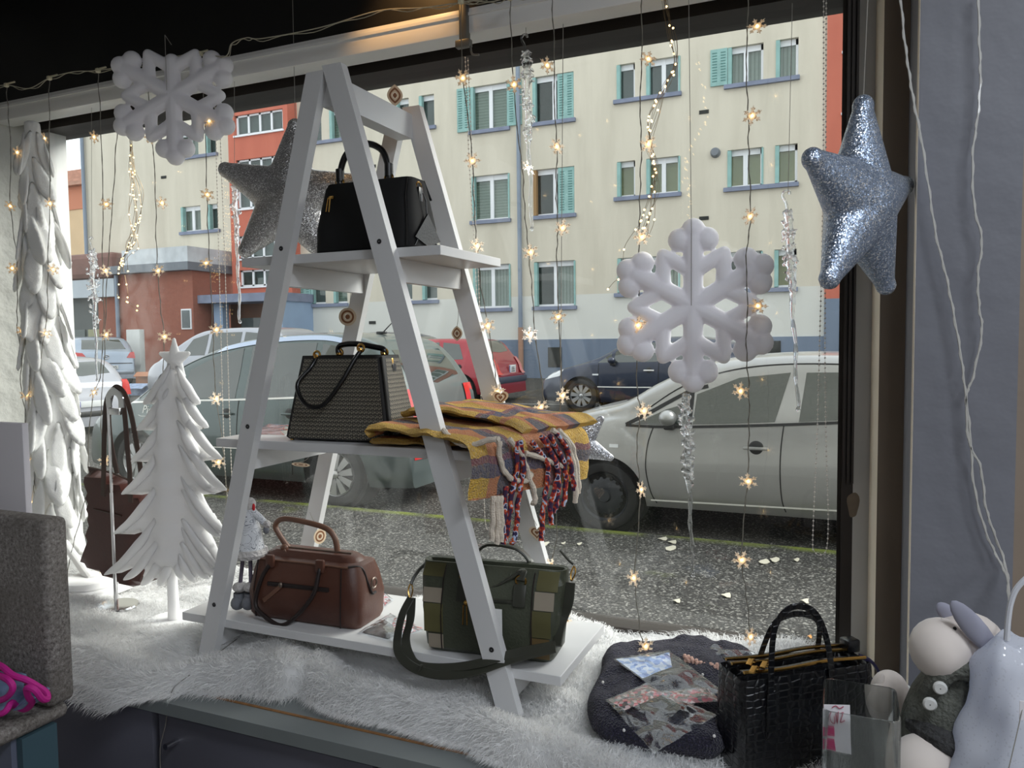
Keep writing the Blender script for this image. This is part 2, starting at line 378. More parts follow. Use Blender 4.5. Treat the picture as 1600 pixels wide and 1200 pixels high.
# ---------------------------------------------------------------- buildings across the street
FY = 22.0
def holed_wall(g, x0, x1, z0, z1, y, rects, depth=.2):
    X = sorted({x0, x1, *[r[0] for r in rects], *[r[1] for r in rects]}); Z = sorted({z0, z1, *[r[2] for r in rects], *[r[3] for r in rects]})
    for i in range(len(X)-1):
        for j in range(len(Z)-1):
            cx, cz = (X[i]+X[i+1])/2, (Z[j]+Z[j+1])/2
            if any(r[0] < cx < r[1] and r[2] < cz < r[3] for r in rects): continue
            g.add([(X[i], y, Z[j]), (X[i+1], y, Z[j]), (X[i+1], y, Z[j+1]), (X[i], y, Z[j+1])], [(0, 1, 2, 3)])
    for a, b, c, d in [r[:4] for r in rects]:
        y2 = y+depth; p = [(a, c), (b, c), (b, d), (a, d)]
        for k in range(4):
            (xa, za), (xb, zb) = p[k], p[(k+1) % 4]; g.add([(xa, y, za), (xb, y, zb), (xb, y2, zb), (xa, y2, za)], [(0, 1, 2, 3)])
bld = thing('apartment_building', 'cream four storey apartment block with teal shutters and terracotta stair tower', 'building', (-14, FY, .3))
wins = []
for r_, (hd, s1, s2) in enumerate(((9.5, 8.14, 8.48), (6.75, 5.36, 5.71), (3.98, 2.62, 2.94))):
    wins += [(-10.72, -9.45, s1, hd, 2, 'blind' if r_ < 2 else 'curtain', ('F', 'F') if r_ == 0 else ('R', 'R'), None), (-8.64, -7.34, s1, hd, 2, 'dark' if r_ < 2 else 'curtainR', (('R', 'C'), ('B', 'C'), ('R', 'R'))[r_], None),
             (-6.03, -5.5, s2, hd-.02, 1, ('grey', 'beige', 'grey')[r_], ('R', ''), None), (-5.17, -4.23, s2, hd-.02, 2, ('grey', 'beige', 'curtain')[r_], ('R', 'R'), (-6.12, -4.17)),
             (-2.92, -2.0, s2, hd-.02, 2, ('curtain', 'beige', 'grey')[r_], ('F', '') if r_ == 0 else ('R', 'R'), (-3.02, -1.08)), (-1.68, -1.12, s2, hd-.02, 1, ('curtain', 'beige', 'beige')[r_], ('R', ''), None),
             (-13.45, -12.95, s2, hd-.02, 1, 'grey', ('R', ''), (-13.55, -11.95)), (-12.56, -12.02, s2, hd-.02, 1, 'grey', ('R', ''), None),
             (-17.0, -16.4, s2, hd-.02, 1, 'grey', ('F' if r_ == 2 else 'R', ''), (-17.1, -15.45)), (-16.05, -15.5, s2, hd-.02, 1, 'blind', ('R', ''), None)]
    if r_ < 2: wins += [(-22.89, -21.94, s2+.1, hd, 2, 'curtain', ('R', ''), (-22.95, -21.0)), (-21.57, -21.1, s2+.1, hd, 1, 'grey', ('R', ''), None)]
g = G(); holed_wall(g, -28, -20.05, 4.3, 14, FY, [w for w in wins if w[0] < -20]); holed_wall(g, -17.42, -.42, 1.62, 14, FY, [w for w in wins if w[0] > -18])
g.add([(-28, FY, .2), (-28, FY+11, .2), (-28, FY+11, 14), (-28, FY, 14)], [(0, 1, 2, 3)]); g.bb((-28.3, FY-.4, 14), (6.3, FY+11, 14.3))
g.build('facade', M_CREAM, bld, smooth=0)
g = G(); g.bb((-17.4, FY-.05, .15), (-.42, FY+.2, 1.62)); g.build('plinth', M_PLINTH, bld, smooth=0)
BACK = {'blind': M_BLIND, 'curtain': M_CURT, 'dark': M_DARKIN, 'curtainR': M_CURT, 'grey': M_GREYIN, 'beige': M_BEIGE}
for (a, b, c, d, ns, kind, (sl, sr), sill) in wins:
    y = FY+.13; fr = G(); t = .07
    for bx in (((a, c), (a+t, d)), ((b-t, c), (b, d)), ((a, c), (b, c+t)), ((a, d-t-.08), (b, d))): fr.bb((bx[0][0], y, bx[0][1]), (bx[1][0], y+.06, bx[1][1]))
    if ns == 2: fr.bb(((a+b)/2-.06, y-.01, c), ((a+b)/2+.06, y+.06, d))
    w = fr.build('window', M_WFRAME, bld, smooth=0)
    for k in range(ns):
        xa = a+t+(b-a-2*t)*k/ns; xb = a+t+(b-a-2*t)*(k+1)/ns
        G().bb((xa, y+.03, c+t), (xb, y+.036, d-t)).build('pane', M_PANE, w, smooth=0)
    half = [(a, b, kind)] if kind not in ('curtainR',) else [(a, (a+b)/2, 'dark'), ((a+b)/2, b, 'curtain')]
    for (xa, xb, kd) in half: G().bb((xa, y+.12, c), (xb, y+.14, d)).build({'blind': 'blind', 'beige': 'blind', 'curtain': 'curtain'}.get(kd, 'room_backing'), BACK[kd], w, smooth=0)
    s0, s1 = sill if sill else (a-.06, b+.06)
    if sill or not any(q[7] and q[7][0] < a and q[7][1] > b and abs(q[2]-c) < .2 for q in wins): G().bb((s0, FY-.1, c-.11), (s1, FY+.14, c)).build('sill', M_SILL, w, smooth=0)
    hw = (b-a)/2*.75
    def leaf(x0, x1, yy, mat):
        p = G().bb((x0, yy-.04, c+.01), (x1, yy, d-.01)).build('shutter', mat, w, smooth=0)
        q = G(); n = 2 if x1-x0 > .35 else 1
        for k in range(n):
            cx = x0+(x1-x0)*(k+.5)/n
            for zz in np.arange(c+.12, d-.1, .075): q.bb((cx-.07/n-.03, yy-.046, zz), (cx+.07/n+.03, yy-.04, zz+.03))
        if mat is M_TEAL: q.build('shutter_louvres', M_TEAL2, w, smooth=0, kind='stuff')
    for sd, xx in ((sl, -1), (sr, 1)):
        e = a if xx < 0 else b
        if sd == 'F': leaf(*( (e-.46, e-.01) if xx < 0 else (e+.01, e+.46)), FY-.015, M_TEAL)
        if sd in ('R', 'F', 'B'): G().bb((e-(.03 if xx > 0 else 0), FY-.03, c+.02), (e+(.1 if xx < 0 else .02), FY+.12, d-.02)).build('shutter', M_BROWNSH if sd == 'B' else M_TEAL, w, smooth=0)
        if sd == 'C': leaf(e-.52, e-.01, FY+.06, M_TEAL)
# stair towers
def tower(x0, x1, y0, wx0, wx1, npan, zb):
    rc = [(wx0, wx1, z0, z1) for z0, z1 in ((9.95, 10.55), (8.9, 9.6), (7.35, 8.06), (6.35, 7.05), (4.6, 5.4), (3.62, 4.2)) if z0 > zb]
    g = G(); holed_wall(g, x0, x1, zb, 14.2, y0, rc); g.add([(x1, y0, zb), (x1, FY+.1, zb), (x1, FY+.1, 14.2), (x1, y0, 14.2)], [(0, 1, 2, 3)]); g.add([(x0, y0, zb), (x0, FY+.1, zb), (x0, FY+.1, 14.2), (x0, y0, 14.2)], [(0, 1, 2, 3)])
    g.build('stair_tower', M_RED, bld, smooth=0)
    for (a, b, c, d) in rc:
        fr = G(); y = y0+.08
        for k in range(npan+1): cx = a+.04+(b-a-.08)*k/npan; fr.bb((cx-.04, y, c), (cx+.04, y+.06, d))
        fr.bb((a, y, c), (b, y+.06, c+.06)); fr.bb((a, y, d-.06), (b, y+.06, d)); fr.bb((a-.05, y0-.06, c-.06), (b+.05, y0+.1, c))
        w = fr.build('window', M_WFRAME, bld, smooth=0)
        for k in range(npan): G().bb((a+(b-a)*k/npan, y+.03, c), (a+(b-a)*(k+1)/npan, y+.036, d)).build('pane', M_PANE, w, smooth=0)
        G().bb((a, y+.12, c), (b, y+.14, d)).build('room_backing', M_GREYIN, w, smooth=0)
tower(-20.05, -17.42, 21.5, -19.72, -17.62, 4, 3.3)
tower(-.42, 4.0, 21.9, -.02, 2.2, 4, 2.6)
G().bb((-.42, 21.88, .2), (4, 22.1, 2.6)).build('tower_base', M_PLINTH, bld, smooth=0)
g = G(); g.bb((-21.3, 20.2, 3.0), (-16.9, 22, 3.28)); g.build('entrance_canopy', M_SILL, bld, smooth=0)
g = G(); g.bb((-17.45, 20.4, .2), (-16.95, 22, 3.0)); g.bb((-20.1, 20.6, .2), (-19.7, 20.9, 3.0)); g.build('canopy_pier', pm('pier_blue', (150, 172, 200), .8, var=(2, .1)), bld, smooth=0)
g = G(); g.bb((-20.1, 21.4, .2), (-17.4, 21.6, 3.3)); en = g.build('entrance_wall', pm('entrance_wood', (112, 72, 50), .6, var=(4, .3)), bld, smooth=0)
for k in range(2): G().bb((-19.6+k*1.1, 21.35, .4), (-18.7+k*1.1, 21.4, 2.5)).build('door_pane', M_PANE, en, smooth=0); G().bb((-19.6+k*1.1, 21.38, .4), (-18.7+k*1.1, 21.41, 2.5)).build('door_backing', M_GREYIN, en, smooth=0)
M_PIPE = pm('downpipe_zinc', (128, 140, 156), .45, .2); M_PIPE2 = pm('downpipe_foot', (168, 132, 112), .7)
for xx in (-27.9, -9.07):
    G().tube([(xx, FY-.12, 2.0), (xx, FY-.12, 14)], .07, 8).build('drainpipe', M_PIPE, bld); G().tube([(xx, FY-.12, .2), (xx, FY-.12, 2.0)], .085, 8).build('drainpipe', M_PIPE2 if xx > -20 else M_PIPE, bld)
for (x, y) in ((1100, 175), (1100, 341), (582, 260), (582, 504), (256, 277)): c = PY(x, y, FY); G().bb((c[0]-.13, FY-.02, c[2]-.05), (c[0]+.13, FY+.01, c[2]+.05)).build('air_vent', M_DARKIN, bld, smooth=0)
c = PY(1118, 239, FY); v_ = G(); v_.lathe([(.001, .16), (.1, .16), (.13, .1), (.14, 0)], c, 14, rot('X', math.pi/2)).build('flue_vent', M_ROOFG, bld)
c = PY(868, 558, FY); G().bb((c[0]-.22, FY-.07, c[2]-.3), (c[0]+.22, FY-.03, c[2]+.3)).build('cellar_window', M_DARKIN, bld, smooth=0)
c = PY(1205, 547, FY); G().bb((c[0]-.25, FY-.07, c[2]-.2), (c[0]+.25, FY-.03, c[2]+.25)).build('cellar_window', M_DARKIN, bld, smooth=0)
# brick annex
an = thing('brick_annex', 'low red brick annex with grey roof edge in front of the apartment block', 'building', (-23, 20.5, .5))
g = G(); g.bb((-24.0, 20, .1), (-20.42, 21.95, 4.12)); g.bb((-25.2, 20.15, .1), (-24, 21.95, 3.6)); g.build('brick_wall', M_BRICK, an, smooth=0)
g = G(); g.bb((-24.1, 19.7, 4.12), (-20.3, 21.95, 4.4)); g.build('roof_edge', M_ROOFG, an, smooth=0); g = G(); g.bb((-23.6, 19.9, 4.4), (-20.5, 21.95, 4.95)); g.build('roof_flashing', pm('flashing_white', (205, 210, 214), .6, var=(3, .2)), an, smooth=0)
g = G(); g.bb((-28.5, 19.8, 4.0), (-24.0, 21.95, 4.95), .2); g.build('roof', M_ROOFB, an, smooth=0)
g = G(); g.bb((-28.5, 19.9, 3.35), (-24.05, 21.95, 4.0)); g.build('fascia', pm('fascia_pale', (190, 198, 206), .7, var=(2, .1)), an, smooth=0)
g = G(); g.bb((-28.5, 20.5, .1), (-25.2, 20.6, 3.35)); e = g.build('shop_front', pm('shopfront_dark', (78, 84, 84), .4), an, smooth=0)
for k in range(3): G().bb((-28.3+k*1.05, 20.44, .6+.0*k), (-27.4+k*1.05, 20.5, 2.2)).build('pane', M_PANE, e, smooth=0); G().bb((-28.3+k*1.05, 20.47, .6), (-27.4+k*1.05, 20.49, 2.2)).build('room_backing', M_BEIGE if k == 2 else M_GREYIN, e, smooth=0)
G().tube([(-23.92, 19.9, .2), (-23.92, 19.9, 4.1)], .07, 8).build('drainpipe', M_PIPE, an)
c = PY(313, 498, 20); f_ = G().bb((-20.95, 19.96, c[2]-.35), (-20.5, 20.02, c[2]+.35)).build('window', M_WFRAME, an, smooth=0); G().bb((-20.9, 19.94, c[2]-.3), (-20.55, 19.96, c[2]+.3)).build('pane', M_GREYIN, f_, smooth=0)
hs = thing('peach_house', 'peach rendered house with tiled roof at the left edge of the window', 'house', (-36, 28, 1))
g = G(); g.bb((-44, 28, .5), (-33, 36, 8.9)); g.build('wall', M_ORANGE, hs, smooth=0); G().bb((-44, 27.95, 8.6), (-33, 36, 9.75)).build('wall_band', M_OR2, hs, smooth=0)
M_TILE = pm('roof_tile', (196, 150, 130), .8, var=(3, .25))
for k in range(7):
    for j in range(1):
        y0 = 27.6+k*.5; z0 = 9.75+k*.25; g = G(); g.bb((-44.3, y0, z0), (-32.8, y0+.62, z0+.2)); g.build('tile_course', M_TILE, hs, smooth=0)
# ---------------------------------------------------------------- the shop
XL, XR, YB, GY = -3.05, 3.6, -4.6, 2.07
M_FLOOR = pm('shop_floor', (120, 112, 104), .4, var=(2, .1)); M_WALL = pm('shop_wall', (200, 198, 194), .8)
M_CEIL = pm('shop_ceiling', (210, 210, 210), .9)
G().bb((XL-.1, YB, -.05), (XR+.1, 2.0, .1)).build('floor', M_FLOOR, kind='structure', smooth=0)
G().bb((XL-.1, YB, 2.9), (XR+.1, 2.2, 3.0)).build('ceiling', M_CEIL, kind='structure', smooth=0)
G().bb((XL-.1, YB-.1, 0), (XR+.1, YB, 3)).build('wall_back', M_WALL, kind='structure', smooth=0)
G().bb((XL-.1, YB, 0), (XL, 2.1, 3)).build('wall_left', M_PLAST, kind='structure', smooth=0)
G().bb((XR, YB, 0), (XR+.1, 2.1, 3)).build('wall_right', M_WALL, kind='structure', smooth=0)
g = G()
g.bb((-9, 2.04, 0), (-2.95, 2.13, 8.5)); g.bb((.12, 2.04, 0), (9, 2.13, 8.5)); g.bb((-2.95, 2.02, 2.53), (.12, 2.13, 8.5)); g.bb((-2.95, 2.04, 0), (.12, 2.13, .74))
g.build('wall_front', M_PLAST, kind='structure', smooth=0)
# window frame, pane and head
wf = thing('window_1', None, None, (-1.45, GY, .74)); tag(wf, kind='structure')
g = G(); g.bb((-2.95, 2.02, 2.415), (.03, 2.16, 2.56)); g.build('head_frame', M_DFRAME, wf, smooth=0)
g = G(); g.bb((-.005, 2.03, .7), (.03, 2.14, 2.5)); g.bb((.004, 2.0, .7), (.03, 2.04, 2.5)); g.build('side_frame', M_DFRAME, wf, smooth=0)
for k in range(3): G().bb((.006+k*.010, 1.99-.002*k, 1.25), (.011+k*.010, 2.0, 2.48)).build('frame_rail', M_DFRAME, wf, smooth=0)
g = G(); g.bb((-2.845, 2.05, .7), (-2.79, 2.12, 2.5)); g.build('side_frame', pm('frame_white', (225, 225, 222), .5), wf, smooth=0)
g = G(); g.bb((-2.9, 2.04, .7), (-2.845, 2.1, 2.5)); g.build('side_frame', M_DFRAME, wf, smooth=0); G().prism([(-2.862, 2.04, .7), (XL, 2.04, .7), (XL, 1.6, .7), (-2.955, 1.6, .7)], (0, 0, 1.8)).build('wall_reveal', M_PLAST, kind='structure', smooth=0)
G().bb((-2.95, 2.04, .74), (.03, 2.12, .8)).build('window_sill', M_DFRAME, wf, smooth=0)
G().bb((-2.9, GY, .78), (.01, GY+.006, 2.45)).build('pane', glassy('shop_window_glass', (250, 252, 251), 1.0, dirt=.014), wf, smooth=0)
# stepped right-hand side: frame post, edges coloured pale for window light, taupe board, slate pillar
def xat(px, y): return PY(px, 600, y)[0]
G().bb((.03, 2.0, .5), (xat(1361, 2.0), 2.05, 2.95)).build('trim_3', M_POST, kind='structure', smooth=0)
xa, xb, xc, xd = xat(1361, 1.98), xat(1373, 1.9), xat(1416, 1.9), xat(1590, 1.66)
g = G(); g.prism([(xa, 2.0, .5), (xa+.03, 2.05, .5), (xb+.03, 1.95, .5), (xb, 1.9, .5)], (0, 0, 2.45)); g.build('trim_4', M_LITEDGE, kind='structure', smooth=0)
G().bb((xb, 1.9, .5), (xc+.05, 1.96, 2.95)).build('trim_5', M_TAUPE, kind='structure', smooth=0)
xe = xat(1427, 1.66); xf = xat(1417, 1.88)
G().prism([(xf, 1.9, .5), (xf+.02, 1.93, .5), (xe+.02, 1.68, .5), (xe, 1.66, .5)], (0, 0, 2.45)).build('trim_6', M_LITEDGE, kind='structure', smooth=0)
G().bb((xe+.001, 1.66, .3), (xd, 1.95, 2.95)).build('wall_pillar', M_GREYW, kind='structure', smooth=0)
G().bb((xd, 1.72, .3), (XR, 1.95, 2.95)).build('wall_front_right', M_TAUPE, kind='structure', smooth=0)
c = PY(1333, 789, 1.999); g = plate([(c[0]+.013*(1+.2*math.sin(3*t))*math.cos(t), c[2]+.034*(1+.15*math.sin(2*t+1))*math.sin(t)) for t in np.linspace(0, 2*math.pi, 22)[:-1]], .002, .01); turned(g, (0, 1.999, 0)).build('trim_7', pm('bare_patch', (118, 104, 88), .8, var=(30, .2)), kind='structure')
# black fascia over the display and the white blind rail below it
G().bb((XL, 1.925, 2.492), (.4, 2.0, 2.92)).build('trim_8', M_BLACK, kind='structure', smooth=0)
G().bb((XL, .9, 2.88), (1.2, 1.925, 2.9)).build('trim_9', M_BLACK, kind='structure', smooth=0)
rl = thing('blind_rail', 'white aluminium blind rail along the top of the shop window', 'rail', (-1.45, 1.95, 2.42))
g = G(); g.bb((-2.9, 1.9, 2.425), (.02, 1.975, 2.492), .004); g.build('rail_body', M_RAIL, rl); G().bb((-2.9, 1.895, 2.47), (.02, 1.901, 2.478)).build('rail_lip', M_RAIL, rl, smooth=0)
c = PY(727, 60, 1.9)
br = G(); br.bb((c[0]-.012, 1.885, 2.40), (c[0]+.012, 1.908, 2.50), .003); br.bb((c[0]-.022, 1.88, 2.385), (c[0]+.022, 1.9, 2.405), .003); br.tube(spline([(c[0]+.02, 1.89, 2.39), (c[0]+.025, 1.89, 2.365), (c[0]+.045, 1.89, 2.36)], 5), .003, 6); br.build('rail_bracket', pm('bracket_grey', (120, 118, 112), .4, .6), rl)
lp = thing('spot_lamp', 'small warm spot lamp on the black fascia', 'lamp', (-1.12, 1.7, 2.78))
G().lathe([(.001, .1), (.03, .1), (.035, .02), (.035, 0), (.03, 0), (.028, .03)], (-1.12, 1.7, 2.78), 16).build('lamp_shell', M_RAIL, lp); G().lathe([(.001, .001), (.026, .002)], (-1.12, 1.7, 2.785), 12).build('lamp_lens', emat('warm_lens', (255, 190, 110), 6), lp)
l = bpy.data.lights.new('spot_lamp_light', 'SPOT'); l.energy = 8; l.color = (1, .55, .2); l.spot_size = 1.2; l.spot_blend = .8; l.shadow_soft_size = .02
o = bpy.data.objects.new('spot_lamp_light', l); COL.objects.link(o); o.location = (-1.12, 1.7, 2.74); o.rotation_euler = (math.radians(38), 0, 0)
for (x, y) in FILL_SPOTS:  # bodies of the unseen fill panels added to light the shop
    t = thing('fill_panel', 'flat square ceiling panel lamp ' + {(.75, .35): 'nearest the window pillar', (2.3, .35): 'by the front wall, far right', (.75, -1.6): 'in the shop behind the window, left one', (2.3, -1.6): 'deep in the shop, right one'}[(x, y)], 'lamp', (x, y, 2.87), 'shop ceiling lamps')
    G().bb((x-.32, y-.32, 2.872), (x+.32, y+.32, 2.9), .005).build('fill_frame', M_RAIL, t); G().bb((x-.29, y-.29, 2.868), (x+.29, y+.29, 2.873)).build('fill_diffuser', emat('fill_glow', (240, 246, 255), 3), t, smooth=0)
# display cabinet
M_CAB = pm('cabinet_dark_grey', (92, 92, 102), .5, var=(3, .1)); M_CABT = pm('cabinet_top_grey', (122, 128, 128), .45, var=(4, .12)); M_CHROME = pm('chrome', (220, 220, 222), .12, 1)
ZT = .765
G().bb((-3.0, 1.285, ZT-.03), (.125, 2.03, ZT)).bb((.125, 1.285, ZT-.03), (.75, 1.655, ZT)).build('cabinet_top', M_CABT, label='grey laminate worktop of the window display cabinet under the white fur', cat='worktop', smooth=0)
g = G(); g.bb((-3.0, 1.345, ZT), (.75, 1.352, ZT+.002)); g.build('edge_strip', pm('raw_chipboard_edge', (150, 106, 62), .8, var=(40, .3)), label='thin raw wood strip along the front of the grey cabinet top', cat='strip', smooth=0)
def cab(x0, x1, label, doors):
    t = thing('display_cabinet', label, 'cabinet', ((x0+x1)/2, 1.6, .1), 'cabinet units under the window')
    G().bb((x0+.002, 1.33, .1), (x1-.002, 1.65, ZT-.03)).build('body', M_CAB, t, smooth=0)
    for (a, b, kx) in doors:
        d = G().bb((a, 1.306, .14), (b, 1.328, ZT-.045), .002).build('door', M_CAB, t)
        if kx is not None:
            k = G(); k.tube([(kx, 1.306, .665), (kx, 1.27, .668)], .007, 12); k.build('knob', M_CHROME, d)
cab(-3.0, -1.50, 'plain dark grey cabinet unit left of the knobbed door, behind the stone stand', [(-2.99, -1.51, None)])
cab(-1.50, -.86, 'dark grey cabinet unit with a short chrome knob on its door', [(-1.488, -.885, -1.43)])
cab(-.86, .75, 'dark grey cabinet unit at the bottom edge below the fur, right of the knobbed door', [(-.845, -.3, None), (-.29, .2, None), (.21, .74, None)])
# ---------------------------------------------------------------- cars
M_TYRE = pm('tyre_rubber', (34, 34, 36), .8); M_WELL = pm('wheel_well', (14, 14, 15), .9); M_PLAS = pm('black_plastic', (30, 31, 33), .5)
M_ALLOY = pm('alloy_silver', (196, 196, 198), .3, .8); M_STEEL = pm('steel_wheel_black', (62, 64, 70), .4, .4); M_LINE2 = pm('shut_line', (22, 22, 24), .8)
M_TAIL = pm('tail_lamp_red', (196, 34, 34), .15, Coat_Weight=.8); M_LAMPC = pm('lamp_clear', (225, 228, 232), .1, Coat_Weight=.8); M_PLATE = pm('number_plate', (225, 228, 228), .4); M_EU = pm('plate_blue', (40, 64, 150), .4); M_INK = pm('plate_ink', (24, 24, 26), .5)
def cglass():
    g = N('car_glass'); b = g.bsdf(lin((46, 54, 50)), .03, 0, Coat_Weight=1.0, Coat_Roughness=.01, IOR=1.7); return g.done(b.outputs[0])
M_CGL = cglass()
def paint(name, c, metal=.5, rough=.32): return pm(name, c, rough, metal, Coat_Weight=.7, Coat_Roughness=.04)
class Car:
    def __init__(s, name, label, L, Wd, top, belt, axles, rw, loc, rz, body, wheel='spokes', nsp=10, zsill=.2, drop=0):
        s.L, s.W, s.ax, s.rw, s.zs, s.hz = L, Wd, axles, rw, zsill, rw-drop
        tp = spline([(x, 0, z) for x, z in top], 10); s.tx, s.tz = tp[:, 0], tp[:, 2]; o = np.argsort(s.tx, kind='stable'); s.tx, s.tz = s.tx[o], s.tz[o]
        s.bx, s.bz = [b[0] for b in belt], [b[1] for b in belt]
        s.R = rot('Z', rz); s.loc = np.array(loc, float)
        s.t = thing(name, label, 'car', loc, 'parked cars')
        xs = sorted(set(np.round(np.concatenate([np.linspace(0, .25, 12), np.arange(.25, L-.45, .05), np.linspace(L-.45, L, 26), *[a+np.linspace(-rw-.09, rw+.09, 41) for a in axles]]), 4)))
        P = [];
        for x in xs:
            ys, zs, k = s.sec(x); zb = s.zs; d = 9
            for a in axles: d = min(d, abs(x-a)); zb = max(zb, s.zs if abs(x-a) > rw+.06 else s.hz+math.sqrt(max((rw+.06)**2-(x-a)**2, 0)))
            zsp = min(.8, zs[k]); zb = min(zb, zsp-.02); low = np.linspace(zb, zsp, 12); yl = np.interp(low, zs[:k+1], ys[:k+1])
            up = [(y, z) for y, z in zip(ys, zs) if z > zsp+1e-6]; n = 22; u = np.array(up); q = np.linspace(0, len(u)-1, n); up = np.column_stack([np.interp(q, range(len(u)), u[:, 0]), np.interp(q, range(len(u)), u[:, 1])])
            half = np.vstack([np.column_stack([yl, low]), up])
            P.append(np.vstack([np.column_stack([np.full(len(half), x), -half[:, 0], half[:, 1]]), np.column_stack([np.full(len(half), x), half[:, 0], half[:, 1]])[::-1][1:]]))
        g = G(); P = np.array(P); o = g.grid(P); n = P.shape[1]
        g.f.append(tuple(range(n))); g.f.append(tuple((len(P)-1)*n+k for k in range(n))[::-1])
        s.body = s.put(g, 'body', body, 40)
        w = G(); w.bb((.25, -Wd/2+.16, s.zs-.02), (L-.3, Wd/2-.16, .62)); s.put(w, 'underside', M_WELL, 0)
        for a in axles:
            for sd in (-1, 1): s.wheel(a, sd, wheel, nsp)
    def put(s, g, name, mat, smooth=40, parent=None):
        v = (np.array(g.v)-np.array([s.L/2, 0, 0])) @ s.R.T + s.loc; q = G(); q.v = v.tolist(); q.f = g.f
        return q.build(name, mat, parent or s.t, smooth=smooth)
    def sec(s, x):
        T = float(np.interp(x, s.tx, s.tz)); L = s.L
        hw = s.W/2*(1-.2*max(0, (.75-x)/.75)**2.2-.13*max(0, (x-(L-.6))/.6)**2.4)
        zb = min(float(np.interp(x, s.bx, s.bz)), T-.05); gr = T-zb; k = min(1, gr/.3); k = k*k*(3-2*k)
        wr = hw*.955-.36*max(gr-.07, 0)*k-(1-k)*.13*hw; z0 = s.zs
        c = [(hw*.93, z0), (hw*.98, z0+.12*(zb-z0)), (hw, z0+.45*(zb-z0)), (hw*.992, z0+.75*(zb-z0)), (hw*.962, zb), (hw*.962+(wr-hw*.962)*.5, zb+(gr-.07*k)*.5*(1 if k > .5 else 1.1)), (wr, T-.055*k-.02*(1-k)*min(1, gr/.05)*.4), (wr*.8, T-.012), (wr*.4, T-.002), (0, T)]
        p = spline([(a, b, 0) for a, b in c], 5); ys = np.clip(p[:, 0], 0, None); zs = np.maximum.accumulate(p[:, 1]+np.arange(len(p))*1e-6); return ys, zs, 4*5
    def side(s, x, z, off=.004):
        ys, zs, k = s.sec(x); return (x, -(float(np.interp(z, zs, ys))+off), z)
    def topp(s, x, y, off=.004):
        ys, zs, k = s.sec(x); o = np.argsort(ys); z = float(np.interp(abs(y), ys[k:][::-1], zs[k:][::-1])); return (x, y, z+off)
    def rear(s, y, z, off=.008):
        m = s.tx > s.L*.6; xs, zs = s.tx[m][::-1], s.tz[m][::-1]; x = float(np.interp(z, np.maximum.accumulate(zs), xs)); f = abs(y)/(s.W/2)
        return (x+off-.05*f**3, y, z)
    def patch(s, name, a, b, mat, fn, n=10, m=6, parent=None, solid=True):
        """ruled patch between polylines a (bottom) and b (top)"""
        def rs(p): p = np.array(p, float); t = np.linspace(0, len(p)-1, n+1); return np.column_stack([np.interp(t, range(len(p)), p[:, 0]), np.interp(t, range(len(p)), p[:, 1])])
        A, B = rs(a), rs(b); g = G(); g.grid([[fn(*(A[i]+(B[i]-A[i])*j/m)) for j in range(m+1)] for i in range(n+1)])
        return s.put(g, name, mat, 60, parent)
    def line(s, name, pts, fn, w, mat, parent=None, n=6):
        p = spline([(a, b, 0) for a, b in pts], n)[:, :2]; t = np.gradient(p, axis=0); t /= np.linalg.norm(t, axis=1)[:, None]+1e-9; q = np.column_stack([-t[:, 1], t[:, 0]])*w/2
        g = G(); g.grid([[fn(*(p[i]+q[i]*k)) for k in (-1, 1)] for i in range(len(p))]); return s.put(g, name, mat, 60, parent)
    def wheel(s, a, sd, kind, nsp):
        r = s.rw; y0 = sd*(s.W/2-.03); R = rot('X', math.pi/2*(1 if sd < 0 else -1))
        well = G(); well.lathe([(.001, 0), (r+.055, 0), (r+.055, -.28), (.001, -.28)], (a, y0-sd*.03, s.hz), 24, R); s.put(well, 'wheel_well', M_WELL)
        t = G(); t.lathe([(r*.68, -.02), (r*.72, 0), (r*.86, .012), (r*.96, 0), (r, -.03), (r, -.16), (r*.9, -.19), (r*.66, -.19)], (a, y0, s.hz), 32, R); w = s.put(t, 'tyre', M_TYRE)
        h = G(); c = np.array([a, y0, s.hz])
        if kind == 'steel':
            h.lathe([(.001, .0), (.05, .0), (.06, -.025), (r*.5, -.02), (r*.62, -.045), (r*.7, -.005)], c, 28, R); s.put(h, 'rim', M_STEEL, parent=w)
            for k in range(16):
                an = 2*math.pi*k/16; q = G(); q.lathe([(.001, .002), (.017, .002), (.019, -.01)], c+np.array([math.cos(an)*r*.54, sd*(-.022), math.sin(an)*r*.54]), 10, R); s.put(q, 'rim_hole', M_WELL, parent=w)
        else:
            h.lathe([(r*.62, -.1), (r*.63, -.02), (r*.68, .004), (r*.7, -.02)], c, 32, R); h.lathe([(.001, .004), (.035, .003), (.05, -.01), (.05, -.05)], c, 16, R)
            s.put(h, 'rim', M_ALLOY, parent=w); b = G(); b.lathe([(.001, -.1), (r*.64, -.1)], c, 20, R); s.put(b, 'brake_disc', M_WELL, parent=w)
            for k in range(nsp):
                an = 2*math.pi*(k+.3)/nsp; u = np.array([math.cos(an), 0, math.sin(an)]); v = np.array([-math.sin(an), 0, math.cos(an)]); q = G(); wd = (.5*r/nsp*1.2, .62*r/nsp*1.9)
                if kind == 'cover': wd = (.02, .045)
                pts = [c+u*.03+v*wd[0], c+u*r*.64+v*wd[1], c+u*r*.64-v*wd[1], c+u*.03-v*wd[0]]; q.prism([p+np.array([0, sd*.0, 0]) for p in pts], (0, -sd*.03, 0)); s.put(q, 'spoke', M_ALLOY, 0, parent=w)
    def mirror(s, x, z, mat, r=.1):
        y = s.side(x, z)[1]; g = G(); g.ball((x, y-.1, z+.04), (r*.75, r*.95, r*.68), 16); m = s.put(g, 'door_mirror', mat); q = G(); q.box((x+.01, y-.05, z-.035), (.09, .13, .05), None, .015); s.put(q, 'mirror_foot', M_PLAS, parent=m)
